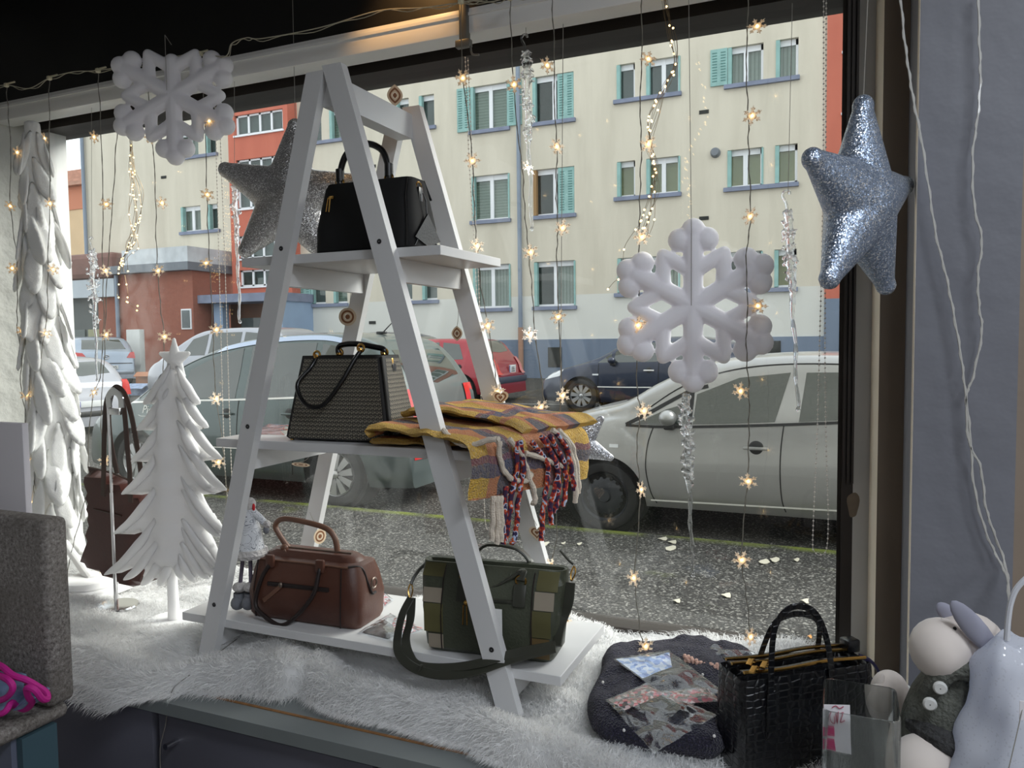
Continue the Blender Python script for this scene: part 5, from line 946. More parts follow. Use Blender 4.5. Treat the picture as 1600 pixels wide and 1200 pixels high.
lb_ = G().ball((0, 0, 0), .0034, 8); ME_LED = lb_.mesh('led'); ME_LED.materials.append(M_LED)
st_ = G().tube([(0, .001, 0), (.002, .008, .004)], .0016, 6); ME_ST = st_.mesh('lamp_stem'); ME_ST.materials.append(M_WIRED)
def put_flake(par, p, ex=None, sc=1.0):
    o = link_mesh('snowflake_light', ME_FL, None, par, np.array(p)-ORG[par]); e = ex or (rng.uniform(-.7, .7), rng.uniform(0, 1), .4+rng.uniform(-.8, .8)); o.rotation_euler = e; o.scale = (sc,)*3
    link_mesh('led', ME_LED, None, o, (0, 0, 0)); link_mesh('lamp_stem', ME_ST, None, o, (0, 0, 0))
def curtain(name, lab, Yv, top, drops, clips):
    pts = [PY(*q, Yv) for q in top]; t = thing('light_curtain', lab, 'light garland', pts[len(pts)//2], 'snowflake light garlands')
    g = G(); p = spline(pts, 8); g.tube(p, .0016, 6); g.build('supply_cable', M_WIRE, t); g = G(); p2 = p+np.array([[0, .004, .004*math.sin(i*.9)-.003] for i in range(len(p))]); g.tube(p2, .0012, 6); g.build('supply_cable', M_WIRE, t)
    for q in clips: c = PY(*q, Yv-.005); g = G(); g.box(c, (.014, .014, .014), None, .004); g.tube([c+np.array([0, 0, .004]), c+np.array([0, .03, .02])], .003, 6); g.build('suction_clip', M_CLIP, t)
    for path, flakes in drops:
        q = spline([PY(x, y, Yv) for x, y in path], 6); q = q+np.column_stack([.0012*np.sin(np.arange(len(q))*1.7), .0012*np.cos(np.arange(len(q))*1.3), np.zeros(len(q))]); m = len(q)
        a = np.arange(m)*1.9; g = G(); g.tube(q, .0011, 5); g.tube(q+np.column_stack([np.cos(a), np.sin(a), 0*a])*.0014, .0009, 5); g.build('light_wire', M_WIRED, t)
        for f in flakes: put_flake(t, PY(f[0], f[1], Yv-.012))
    return t
curtain('l', 'snowflake light garland hanging along the left part of the window', 1.8, [(-30, 138), (10, 133), (45, 138), (77, 122), (115, 112), (153, 110), (230, 98), (275, 88), (313, 84), (352, 88), (362, 68), (385, 59), (410, 60), (500, 43), (590, 17), (660, 12), (720, 4), (760, -2)],
  [([(10, 133), (13, 180), (17, 235), (16, 320), (26, 400), (27, 470), (27, 515), (34, 560), (32, 600), (40, 650), (43, 720), (46, 790)], [(27, 238), (16, 322), (19, 419), (35, 517), (41, 617), (46, 720), (51, 785)]),
   ([(77, 122), (77, 205), (78, 318), (75, 400), (74, 480), (70, 520), (60, 580), (54, 640), (55, 700), (52, 780)], [(70, 216), (78, 318), (83, 421), (72, 521)]),
   ([(153, 110), (157, 190), (161, 310), (160, 400), (162, 500), (156, 590), (146, 615), (138, 690), (137, 760), (120, 830), (108, 880), (100, 950)], [(147, 214), (166, 319), (165, 423), (166, 523), (147, 613)]),
   ([(183, 205), (177, 300), (172, 370), (166, 460), (163, 560), (158, 640), (160, 720), (156, 790), (160, 815), (148, 850), (148, 880), (158, 888)], [(164, 719), (160, 815), (157, 887)]),
   ([(232, 98), (234, 200), (240, 240), (243, 310), (245, 400), (250, 470), (256, 530), (255, 600), (262, 700)], [(232, 216), (253, 317), (247, 423), (257, 526)]),
   ([(313, 84), (318, 150), (321, 200), (323, 300), (326, 380), (331, 480), (334, 560), (338, 625), (345, 670), (350, 720), (354, 770), (352, 815)], [(327, 189), (324, 304), (322, 411), (338, 515), (338, 623), (341, 722)])],
  [(10, 133), (77, 122), (153, 110), (313, 84), (720, 2)])
curtain('r', 'snowflake light garland hanging along the right part of the window', 1.82, [(700, -6), (760, 3), (797, -4), (862, -8), (1002, -18), (1170, -40)],
  [([(720, 0), (722, 110), (731, 180), (738, 250), (741, 330), (746, 390), (752, 450), (763, 510), (772, 570), (777, 612)], [(723, 122), (738, 251), (745, 384), (762, 509), (777, 612)]),
   ([(797, -4), (800, 90), (808, 200), (816, 262), (820, 330), (826, 393), (832, 460), (836, 523), (846, 590), (852, 640), (862, 690)], [(803, 132), (825, 262), (829, 394), (828, 523), (845, 636)]),
   ([(862, -8), (866, 80), (866, 160), (870, 228), (869, 300), (872, 355), (870, 400), (873, 495), (876, 560), (878, 618), (866, 690), (868, 790), (870, 840), (863, 885), (878, 960), (866, 1000)], [(855, 102), (870, 229), (879, 356), (872, 495), (879, 618), (862, 884), (882, 970), (862, 998)]),
   ([(1002, -18), (1003, 85), (1000, 160), (1002, 225), (1000, 300), (999, 370), (999, 440), (996, 508), (995, 600), (1000, 642), (995, 700), (1000, 765), (997, 830), (992, 900), (1000, 985), (1008, 1010)], [(1013, 92), (1013, 225), (1003, 370), (997, 508), (1006, 642), (1002, 765), (990, 903), (1009, 1010)]),
   ([(1170, -40), (1168, 35), (1166, 110), (1169, 180), (1170, 250), (1173, 338), (1166, 400), (1168, 478), (1166, 540), (1170, 610), (1170, 680), (1168, 752), (1163, 800), (1159, 875), (1166, 930), (1173, 995)], [(1183, 41), (1175, 181), (1172, 338), (1184, 478), (1157, 611), (1169, 752), (1159, 875), (1173, 995)])],
  [(797, -4)])
# micro light bundles
M_COP = pm('fine_copper_wire', (150, 128, 96), .35, .8)
def micro(lab, path, Yv, spread, nw, tail):
    ctr = np.array([PY(x, y, Yv) for x, y in path]); t = thing('micro_light_bundle', lab, 'light garland', ctr[-1], 'micro light bundles'); r_ = np.random.default_rng(int(path[0][0])); g = G(); dots = []
    for k in range(nw):
        off = r_.normal(0, 1, (len(ctr), 3))*np.array(spread)[:, None]*np.array([1, .5, .3]); q = spline(ctr+off, 8); g.tube(q, .0006, 4)
        for _ in range(7): dots.append(q[r_.integers(4, len(q))])
    for tl in tail:
        q = spline([PY(x, y, Yv) for x, y in tl], 6); g.tube(q, .0006, 4); dots += [q[int(v)] for v in np.linspace(3, len(q)-1, 4)]
    g.build('copper_wires', M_COP, t)
    for d in dots: o = link_mesh('led', ME_LED, None, t, d-ORG[t]); o.scale = (.75,)*3
micro('bundle of fine copper micro lights hanging at the left of the window', [(205, 200), (206, 260), (211, 300), (208, 340), (205, 380), (195, 400), (187, 425)], 1.86, [.004, .01, .014, .02, .018, .012, .01], 9, [[(190, 430), (183, 460), (195, 470), (215, 478)], [(195, 430), (200, 460), (198, 470), (214, 485)]])
micro('bundle of fine copper micro lights hanging at the right of the window', [(1036, -20), (1042, 20), (1050, 60), (1055, 100), (1040, 135), (1022, 180), (1014, 225), (1022, 260), (1024, 300), (1012, 340), (1005, 370)], 1.84, [.003, .004, .005, .005, .006, .01, .008, .006, .006, .008, .012], 8, [[(1000, 350), (985, 370), (975, 390), (972, 430), (960, 440), (950, 452)]])
# bead chains of the blinds
M_BEAD = pm('bead_plastic', (214, 206, 196), .35)
def chain(lab, path, Yv):
    q = spline([PY(x, y, Yv) for x, y in path], 14); s = np.concatenate([[0], np.cumsum(np.linalg.norm(np.diff(q, axis=0), axis=1))]); t = thing('blind_chain', lab, 'chain', q[len(q)//2], 'blind bead chains'); G().tube(q, .0006, 4).build('chain_cord', M_BEAD, t)
    g = G()
    for d in np.arange(0, s[-1], .0115): c = np.array([np.interp(d, s, q[:, k]) for k in range(3)]); g.ball(c, .0022, 6)
    g.build('beads', M_BEAD, t, fix=False)['kind'] = 'stuff'
chain('bead chain loop hanging at the right edge of the window', [(1287, -6), (1286, 300), (1280, 560), (1276, 700), (1270, 840), (1273, 862), (1283, 867), (1292, 855), (1294, 800), (1291, 700), (1289, 560), (1290, 300), (1291, -6)], 1.93)
chain('bead chain loop hanging from the rail bracket behind the scarf', [(727, 90), (733, 250), (742, 400), (748, 540), (755, 700), (757, 800), (762, 828), (767, 800), (762, 700), (752, 540), (746, 400), (738, 250), (731, 90)], 1.89)
chain('bead chain loop hanging left of the ladder beside the foam tree', [(335, 134), (342, 400), (347, 600), (352, 740), (357, 778), (362, 760), (360, 690), (357, 600), (351, 400), (341, 133)], 1.93)
# ---------------------------------------------------------------- foam fir tree with star
M_FOAMG = pm('white_foam_glitter', (242, 241, 240), .8, bump=(420, .3, .001), Subsurface_Weight=.8, Subsurface_Radius=(1, 1, 1), Subsurface_Scale=.02)
tb = PZ(272, 972, .789); TY = tb[1]
ot = [(272, 560), (280, 581), (286, 600), (298, 618), (313, 631), (302, 635), (292, 629), (296, 645), (310, 658), (326, 668), (306, 673), (298, 671), (304, 688), (322, 702), (347, 717), (320, 720), (308, 716), (314, 735), (332, 752), (354, 766), (337, 771), (318, 773), (312, 765), (322, 790), (338, 810), (351, 829), (347, 839), (330, 830), (318, 822), (332, 845), (346, 868), (352, 890), (343, 886), (345, 902), (333, 893), (327, 905), (316, 890), (305, 909), (296, 888), (285, 905), (276, 888), (264, 888), (255, 900), (247, 915), (243, 888), (220, 914), (228, 887), (193, 906), (211, 886), (190, 895), (163, 898), (190, 880), (212, 855), (226, 830), (210, 835), (178, 834), (202, 822), (226, 798), (240, 770), (222, 773), (190, 772), (214, 760), (236, 738), (248, 718), (234, 722), (205, 721), (226, 708), (244, 688), (252, 668), (245, 673), (214, 672), (234, 660), (248, 642), (254, 628), (246, 632), (224, 631), (242, 618), (254, 600), (263, 581)]
pp = [PY(x, y, TY) for x, y in ot]; po = [(p[0], p[2]) for p in pp]; cx_ = tb[0]; zlo = min(p[1] for p in po); zhi = max(p[1] for p in po)
g = plate(po, .034, .010, .016, bulge=lambda x, z: .0025*math.sin((z-zlo)*2*math.pi/.0742)+.012*math.exp(-((x-cx_)/(.012+.05*(zhi-z)/(zhi-zlo)))**2)*(1 if z < zhi-.06 else .3))
ftr = thing('foam_fir_tree', 'white foam fir tree with a star on top standing on the fur', 'tree decoration', (tb[0], TY, .785))
turned(g, (0, TY, 0)).build('tree_body', M_FOAMG, ftr, smooth=60)
turned(star(.062, .5, 0), PY(273, 562, TY-.006)).build('tree_star', M_FOAMG, ftr, smooth=80)
for (tx, ty) in ((224, 631), (214, 672), (205, 721), (190, 772), (178, 834), (163, 898), (193, 906), (220, 914), (247, 914), (313, 631), (326, 668), (347, 717), (354, 766), (351, 829), (350, 889), (345, 901), (327, 904), (305, 908), (285, 904), (302, 635), (306, 673), (320, 720), (337, 771), (347, 839)):
    dx = tx-272; L_ = abs(dx)*.8+26; q_ = spline([PY(272+dx*.1, ty-L_, TY-.012), PY(272+dx*.4, ty-L_*.55, TY-.02), PY(272+dx*.75, ty-L_*.16, TY-.014), PY(tx, ty, TY-.004)], 6); m_ = len(q_)
    G().tube(q_, np.interp(np.linspace(0, 1, m_), [0, .45, .8, 1], [.003, .011, .008, .0015]), 10, flat=(1.3, .8), up=(0, -1, 0)).build('branch', M_FOAMG, ftr, smooth=80)
ztop = PY(272, 880, TY)[2]; G().tube([(tb[0], TY, .79), (tb[0], TY, .85), (tb[0]-.002, TY, ztop+.02)], [.017, .0155, .013], 14).build('trunk', M_FOAMG, ftr)
G().lathe([(.001, .0), (.088, .0), (.095, .006), (.095, .014), (.088, .02), (.03, .021), (.001, .021)], (tb[0]+.01, TY, .778), 28).build('base_disc', M_FOAMG, ftr)
# tall white feathered tree at the left edge
M_FEATH = pm('white_felt_glitter', (240, 240, 238), .85, bump=(260, .5, .002))
TY2 = 1.86; wt_ = thing('feather_tree', 'tall narrow white felt tree with layered petals at the left window edge', 'tree decoration', PY(85, 860, TY2))
sil = [(190, 38, 62), (260, 38, 70), (330, 38, 80), (400, 40, 84), (470, 42, 90), (540, 44, 98), (600, 48, 112), (660, 52, 116), (720, 52, 117), (780, 58, 116), (830, 62, 114)]
ys_ = [s[0] for s in sil]; r_ = random.Random(4); g = G(); prev = None
spine = [PY((a+b)/2, y, TY2) for y, a, b in sil]; rad = [np.linalg.norm(PY(b, y, TY2)-PY(a, y, TY2))/2 for y, a, b in sil]; g.tube(spine, [max(.012, r*.62) for r in rad], 12); remesh(g, .007, 3).build('tree_core', M_FEATH, wt_, smooth=80)
pet = plate([(0.03*math.sin(t)*(1-.35*math.cos(t)), -.085+.11*math.cos(t)+.012*math.sin(t*2)) for t in np.linspace(0, 2*math.pi, 24)[:-1]], .013, .012, .0065); ME_P = pet.mesh('petal'); ME_P.shade_smooth(); ME_P.materials.append(M_FEATH)
for k in range(15):
    y = 215+k*41; a = np.interp(y, ys_, [s[1] for s in sil]); b_ = np.interp(y, ys_, [s[2] for s in sil]); c = PY((a+b_)/2, y, TY2); R = np.linalg.norm(PY(b_, y, TY2)-PY(a, y, TY2))/2
    npet = 7 if k > 2 else 6
    for j in range(npet):
        an = 2*math.pi*(j+.5*(k % 2)+r_.uniform(-.15, .15))/npet; d = np.array([math.cos(an), math.sin(an), 0]); rr = R*.64
        o = link_mesh('petal', ME_P, None, wt_, c+d*rr-ORG[wt_]); sc = .42+.5*min(1, R/.07)+r_.uniform(-.06, .06); o.rotation_euler = (Matrix.Rotation(an+math.pi/2, 3, 'Z') @ Matrix.Rotation(-.02-r_.uniform(0, .2), 3, 'X') @ Matrix.Rotation(r_.uniform(-.35, .35), 3, 'Y')).to_euler(); o.scale = (sc, sc, sc)
fbz = PZ(128, 935, .79); g = G(); g.bb((fbz[0]-.16, fbz[1]-.02, .785), (fbz[0]+.06, fbz[1]+.16, .805), .006); g.build('tree_base', M_FOAMG, wt_); g = G(); g.lathe([(.001, .0), (.085, .0), (.09, .008), (.085, .024), (.001, .026)], (fbz[0]-.06, fbz[1]+.08, .803), 26); g.build('tree_base', M_FOAMG, wt_); g = G(); g.tube([(fbz[0]-.06, fbz[1]+.08, .82), PY(88, 830, TY2)], .014, 10); g.build('tree_stem', M_FOAMG, wt_)
# ---------------------------------------------------------------- brown tote on chrome stand
M_TOTE = pm('maroon_brown_leather', (78, 42, 36), .45, var=(5, .25), bump=(120, .2, .002)); M_TOTES = pm('tote_strap', (66, 46, 38), .45)
sb_ = PZ(182, 952, .787); SY = sb_[1]; sd = thing('display_stand', 'chrome display stand with hook holding the brown tote', 'stand', (sb_[0], SY, .785))
G().lathe([(.001, .006), (.062, .005), (.066, .001), (.066, 0), (.001, 0)], (sb_[0], SY, .797), 28).build('stand_base', M_CHROME, sd)
pt = PY(179, 622, SY); G().tube([(sb_[0], SY, .787), (sb_[0], SY, pt[2])], .0045, 10).build('pole', M_CHROME, sd); G().tube([(sb_[0], SY, .787), (sb_[0], SY, PY(180, 770, SY)[2])], .0062, 10).build('pole_sleeve', M_CHROME, sd)
hk = [PY(x, y, SY-.004) for x, y in ((171, 637), (170, 620), (178, 611), (188, 620), (190, 637))]; G().tube(spline(hk, 6), .010, 8, flat=(1.2, .25), up=(0, -1, 0)).build('hook', M_CHROME, sd); c = PY(180, 643, SY); G().box(c, (.045, .012, .02), None, .002).build('crossbar', M_CHROME, sd)
tt = thing('brown_tote_bag', 'brown leather tote hanging from the chrome stand behind the fir tree', 'bag', PY(190, 915, SY+.06))
pp = [PY(x, y, SY+.07) for x, y in ((138, 729), (150, 732), (185, 742), (222, 760), (240, 775), (246, 850), (246, 905), (228, 912), (208, 917), (170, 900), (133, 880), (140, 850), (146, 810), (142, 770))]
turned(plate([(p[0], p[2]) for p in pp], .07, .02, .02), (0, SY+.07, 0)).build('bag_body', M_TOTE, tt, smooth=50)
G().tube(spline([PY(138, 730, SY+.035), PY(160, 735, SY+.034), PY(185, 743, SY+.034), PY(222, 761, SY+.034)], 5), .003, 6).build('top_piping', M_TOTES, tt)
for pts in ([(161, 775), (162, 740), (163, 680), (166, 630), (176, 610), (187, 612), (194, 640), (199, 700), (203, 745), (204, 785)], [(183, 740), (173, 690), (170, 640), (178, 608), (192, 612), (203, 640), (213, 690), (222, 750)]):
    G().tube(spline([PY(x, y, SY+.02) for x, y in pts], 6), .0105, 8, flat=(1, .2), up=(0, -1, 0)).build('strap', M_TOTES, tt)
G().tube([PY(146, 795, SY+.033), PY(190, 806, SY+.033)], .0022, 6).build('seam', M_TOTES, tt)
# ---------------------------------------------------------------- plush gnome behind the satchel
M_GREYF = pm('grey_felt', (112, 114, 120), .85, bump=(200, .4, .002)); M_FLUFF = pm('grey_fluff', (200, 196, 194), .9, bump=(120, 1.0, .01)); M_RED = pm('red_felt', (190, 34, 40), .8)
def swirl():
    g = N('scroll_print_fabric'); co = g.coord(); nz = g.n('TexNoise', i_Vector=co, i_Scale=26.0, i_Detail=.5, i_Distortion=2.2).outputs[0]
    s = g.n('Math', operation='SINE', i_0=g.n('Math', operation='MULTIPLY', i_0=nz, i_1=46.0).outputs[0]).outputs[0]; f = g.ramp(s, [(.86, (0, 0, 0, 1)), (.95, (1, 1, 1, 1))])
    return g.done(g.bsdf(g.mix(f, lin((206, 208, 212)), lin((104, 108, 118))), .85).outputs[0])
M_SWIRL = swirl(); gb = PZ(381, 955, .886); GYY = gb[1]; gn = thing('plush_gnome', 'grey plush gnome in a scroll patterned coat behind the brown satchel', 'doll', (gb[0], GYY, .886))
def gp(x, y): return PY(x, y, GYY)
for (x0, x1) in ((375, 380), (392, 391)):
    q = gp(x0, 940); g = G(); g.ball(q+np.array([0, -.006, .0]), (.016, .024, .02), 14); g.lathe([(.013, 0), (.017, .01), (.016, .035)], gp(x0, 946), 14); bt = g.build('boot', M_GREYF, gn); g = G(); g.ball(gp(x0, 917), (.02, .02, .014), 14); g.build('boot_cuff', M_FLUFF, bt); G().tube([gp(x0, 915), gp(x1, 868)], .0052, 10).build('leg', pm('mauve_tights', (96, 88, 102), .8), gn)
top = gp(388, 793); bot = gp(391, 866); H_ = top[2]-bot[2]; g = G(); g.lathe([(.001, H_), (.018, H_*.97), (.022, H_*.8), (.032, H_*.4), (.04, .0), (.001, .0)], bot, 22); g.build('coat', M_SWIRL, gn)
g = G(); g.lathe([(.001, -.004), (.043, -.006), (.047, .004), (.044, .016), (.03, .018)], bot, 22); g.build('fur_hem', M_FLUFF, gn)
g = G(); g.ball(gp(390, 788), (.017, .017, .019), 14); g.build('hood_fur', M_FLUFF, gn); g = G(); g.ball(gp(384, 800), (.013, .013, .02), 12); g.build('head', M_GREYF, gn)
g = G(); g.tube(spline([gp(396, 800), gp(405, 808), gp(414, 818)], 4), [.009]*9, 10); a_ = g.build('arm', M_SWIRL, gn); g = G(); g.ball(gp(417, 819), .0105, 12); g.build('cuff', M_FLUFF, a_); g = G(); g.ball(gp(416, 828), (.008, .008, .011), 12); g.build('mitten', M_GREYF, a_)
g = G(); g.ball(gp(398, 792)+np.array([0, -.004, 0]), (.004, .004, .01), 10); g.build('tassel', M_RED, gn)
# ---------------------------------------------------------------- wooden ornaments hung on the ladder
M_TAGW = pm('birch_ply', (216, 196, 168), .6, var=(20, .12)); M_TAGB = pm('burnt_brown', (132, 84, 48), .6, var=(14, .2))
def heart(s, n=26): return [(s*.062*16*math.sin(t)**3, s*.062*(13*math.cos(t)-5*math.cos(2*t)-2*math.cos(3*t)-math.cos(4*t))) for t in np.linspace(0, 2*math.pi, n+1)[:-1]]
def leafp(s, n=12):
    a = [(s*.72*math.sin(math.pi*t)**.9, -s+2*s*t) for t in np.linspace(0, 1, n)]; b = [(-x, z) for x, z in a[::-1][1:-1]]; return a+b
def ornament(lab, px, Yv, shape, s, rz, rx=0, up=None, ry=0):
    c = PY(*px, Yv); t = thing('wooden_ornament', lab, 'ornament', c, 'wooden ornaments on the ladder shelf'); fn = {'heart': heart, 'leaf': leafp, 'disc': lambda s: circle((0, 0), s, 26)}[shape]; R = rot('Z', rz) @ rot('X', rx) @ rot('Y', ry)
    turned(plate(fn(s), .005, s*.3, .0015, [fn(s*.74)]), c, R).build('outer_ring', M_TAGW, t); turned(plate(fn(s*.74), .003, s*.3, .0008, [fn(s*.52)]), c, R).build('middle_ring', M_TAGB, t); turned(plate(fn(s*.52), .005, s*.3, .001, [fn(s*.3)]), c, R).build('inner_ring', M_TAGW, t); turned(plate(fn(s*.28), .003, s*.3, .0008), c, R).build('centre', M_TAGB, t)
    if up is not None: G().tube(spline([c+R @ np.array([0, 0, s*.85]), (c+PY(*up))/2+np.array([.002, 0, 0]), PY(*up)], 5), .0007, 5).build('hanging_string', M_NYLON, t)
ornament('drop shaped wooden ornament on top of the ladder crossbar', (617, 149), 1.80, 'leaf', .029, .55)
ornament('round wooden ornament with stag motif hanging at the back left leg', (543, 495), 1.80, 'disc', .025, .35, up=(548, 455, 1.81))
ornament('egg shaped wooden ornament hanging at the back right leg', (714, 521), 1.875, 'leaf', .021, .5, up=(716, 470, 1.86))
ornament('heart shaped wooden ornament hanging above the yellow scarf', (782, 621), 1.80, 'heart', .021, .35, up=(774, 560, 1.805))
ornament('oval wooden ornament tilted flat beside the rear left leg', (470, 726), 1.80, 'disc', .026, .3, 1.15, up=(484, 712, 1.81))
ornament('heart shaped wooden ornament hanging below the scarf tassels', (839, 832), 1.80, 'heart', .021, .35, up=(822, 780, 1.805))
ornament('round wooden ornament seen edge-on behind the satchel handle', (500, 838), 1.79, 'disc', .022, 1.3, .0, up=(484, 800, 1.81), ry=.5)
# ---------------------------------------------------------------- yellow plaid scarf over the right end of the middle shelf
def scarfmat():
    g = N('yellow_plaid_wool'); uv = g.n('TexCoord').outputs['UV']; sp = g.n('SeparateXYZ', i_0=uv); u, v = sp.outputs[0], sp.outputs[1]
    nz = g.noise(9, 3, uv); off = g.n('Math', operation='MULTIPLY', i_0=g.n('Math', operation='SUBTRACT', i_0=nz, i_1=.5).outputs[0], i_1=.05).outputs[0]
    vv = g.n('Math', operation='ADD', i_0=v, i_1=off).outputs[0]; uu = g.n('Math', operation='ADD', i_0=u, i_1=off).outputs[0]
    Yl, Or, Bl, Pu, Rd = lin((255, 206, 66)), lin((240, 142, 92)), lin((62, 78, 118)), lin((132, 62, 96)), lin((170, 66, 34))
    fine = g.ramp(g.noise(90, 2, uv), [(.38, (0, 0, 0, 1)), (.62, (1, 1, 1, 1))]); base = g.mix(fine, Yl, lin((240, 184, 60)))
    r = g.n('ValToRGB', i_Fac=vv); e = r.color_ramp.elements; st = [(0, (0, 0, 0, 0)), (.16, (0, 0, 0, 0))]
    def band(src, lst, col):
        for (a, b, c) in lst:
            m = g.n('Math', operation='COMPARE', i_0=src, i_1=(a+b)/2, i_2=(b-a)/2).outputs[0]; col = g.mix(g.n('Math', operation='MULTIPLY', i_0=m, i_1=.88).outputs[0], col, c)
        return col
    col = band(vv, [(.10, .20, Or), (.20, .27, Bl), (.27, .30, Pu), (.42, .60, Or), (.60, .66, Pu), (.66, .74, Bl)], base)
    col = band(uu, [(.76, .79, Pu), (.79, .84, Bl), (.93, .97, Or)], col)
    col = g.mix(g.n('Math', operation='MULTIPLY', i_0=g.ramp(g.noise(60, 3, uv), [(.5, (0, 0, 0, 1)), (.75, (1, 1, 1, 1))]), i_1=.35).outputs[0], col, lin((232, 196, 128)))
    b = g.bsdf(col, .9, Sheen_Weight=.3); g.l(g.bump(g.noise(130, 3, uv), 1.0, .02), b.inputs['Normal']); return g.done(b.outputs[0])
M_SCARF = scarfmat(); M_CREAMY = pm('cream_yarn', (214, 202, 186), .9, bump=(300, .8, .004))
def twist():
    g = N('multicolour_yarn'); n = g.noise(70, 1); c = g.ramp(n, [(.36, lin((58, 36, 66))), (.44, lin((150, 44, 40))), (.52, lin((206, 104, 60))), (.58, lin((176, 190, 214))), (.66, lin((52, 44, 78)))]); g.t.nodes[-1].color_ramp.interpolation = 'CONSTANT'
    return g.done(g.bsdf(c, .9).outputs[0])
M_TWIST = twist(); zs = SH[1][0]; sc_ = thing('plaid_scarf', 'yellow plaid wool scarf with long tassels draped over the end of the middle shelf', 'scarf', (-.74, 1.62, zs))
def scarf_layer(prof, y0, y1, skew, amp, uoff=0, n=60, m=34, th=.014, slant=.45):
    q = spline([(x, 0, z) for x, z in prof], 10); s = np.concatenate([[0], np.cumsum(np.linalg.norm(np.diff(q, axis=0), axis=1))]); t = np.linspace(0, s[-1], n); X = np.interp(t, s, q[:, 0]); Zz = np.interp(t, s, q[:, 2]); P = []
    nx = np.gradient(Zz); nz = -np.gradient(X); L = np.hypot(nx, nz)+1e-9; nx, nz = -nx/L, -nz/L
    for side in (1, -1):
        A = []
        for i in range(n):
            row = []
            for j in range(m):
                f = j/(m-1); y = y0+(y1-y0)*f+skew*(t[i]/s[-1]-.5); sl = slant*(y-1.6)*min(1, max(0, (X[i]+.95)/.25)); h = amp*mn.noise((X[i]*16, y*22, 2+uoff))+amp*.5*mn.noise((X[i]*34+Zz[i]*30, y*40, 5)); ed = min(f, 1-f)*(m-1); k = th/2*math.sqrt(1-(1-min(1, ed/2))**2) if ed < 2 else th/2
                row.append((X[i]+sl+nx[i]*(h+side*k), y+.004*math.sin(X[i]*50+j), Zz[i]+nz[i]*(h+side*k)))
            A.append(row)
        P.append(np.array(A))
    full = np.concatenate([P[0], P[1][:, ::-1]], axis=1); g = G(); o = g.grid(full, closev=True); mm = full.shape[1]
    for i in range(n):
        for j in range(mm): f = j/(m-1) if j < m else (mm-1-j)/(m-1); g.uv[o+i*mm+j] = (t[i]/s[-1]*.9+uoff, f)
    g.f.append(tuple(o+k for k in range(mm))); g.f.append(tuple(o+(n-1)*mm+k for k in range(mm))[::-1]); return g
scarf_layer([(-1.0, zs+.012), (-.9, zs+.014), (-.8, zs+.013), (-.70, zs+.014), (-.672, zs+.0), (-.668, zs-.05)], 1.50, 1.80, .02, .004).build('lower_fold', M_SCARF, sc_, smooth=80)
scarf_layer([(-.985, zs+.03), (-.99, zs+.042), (-.95, zs+.05), (-.86, zs+.044), (-.76, zs+.038), (-.70, zs+.034), (-.655, zs+.022), (-.642, zs-.02), (-.645, zs-.06), (-.648, zs-.095)], 1.45, 1.79, -.02, .008, .03, 80).build('upper_fold', M_SCARF, sc_, smooth=80)
scarf_layer([(-.96, zs+.066), (-.9, zs+.082), (-.82, zs+.078), (-.74, zs+.06), (-.68, zs+.05), (-.655, zs+.036)], 1.58, 1.81, .03, .009, .2, 60).build('top_fold', M_SCARF, sc_, smooth=80)
def tassel(pts, mat, r=.0062):
    q = spline(pts, 6); a = np.arange(len(q)); G().tube(q+np.column_stack([.0012*np.sin(a*1.3), .001*np.cos(a*1.7), 0*a]), r*(1+.12*np.sin(a*2.1)), 8).build('tassel', mat, sc_)
def FX(x, y, X):
    d = ray(x, y); nn = np.array([.912, -.41, 0]); p = np.array([X, 1.6, 0]); return CP+d*(((p-CP) @ nn)/(d @ nn))
XF = -.622
for pts, m_ in (([(830, 690), (855, 725), (853, 765), (848, 800), (846, 845)], 1), ([(845, 682), (868, 720), (870, 750), (860, 790), (862, 820)], 1), ([(858, 680), (880, 720), (884, 755), (880, 790)], 1), ([(868, 676), (885, 700), (893, 735), (897, 765)], 1), ([(872, 672), (893, 695), (902, 735), (904, 770)], 0), ([(862, 672), (886, 690), (898, 740), (899, 785)], 0), ([(780, 690), (782, 720), (795, 745), (820, 752), (832, 738)], 0), ([(795, 686), (815, 710), (825, 740), (836, 775), (833, 788)], 0), ([(820, 708), (845, 715), (862, 722), (882, 730)], 0),
                ([(805, 690), (808, 730), (800, 770), (795, 810), (790, 845)], 1), ([(812, 688), (818, 730), (810, 780), (806, 830), (800, 850)], 1), ([(790, 760), (788, 800), (786, 850)], 1), ([(850, 684), (870, 730), (872, 770), (866, 800)], 1), ([(770, 775), (770, 810), (768, 845)], 0), ([(776, 775), (778, 815), (776, 850)], 0), ([(782, 775), (784, 812), (783, 846)], 0)):
    tassel([FX(x, y, XF-.004*k) for k, (x, y) in enumerate(pts)], M_TWIST if m_ else M_CREAMY)
tassel([PY(692, 672, 1.47), PY(712, 690, 1.462), PY(735, 696, 1.458), PY(762, 688, 1.458), PY(780, 686, 1.46)], M_CREAMY)
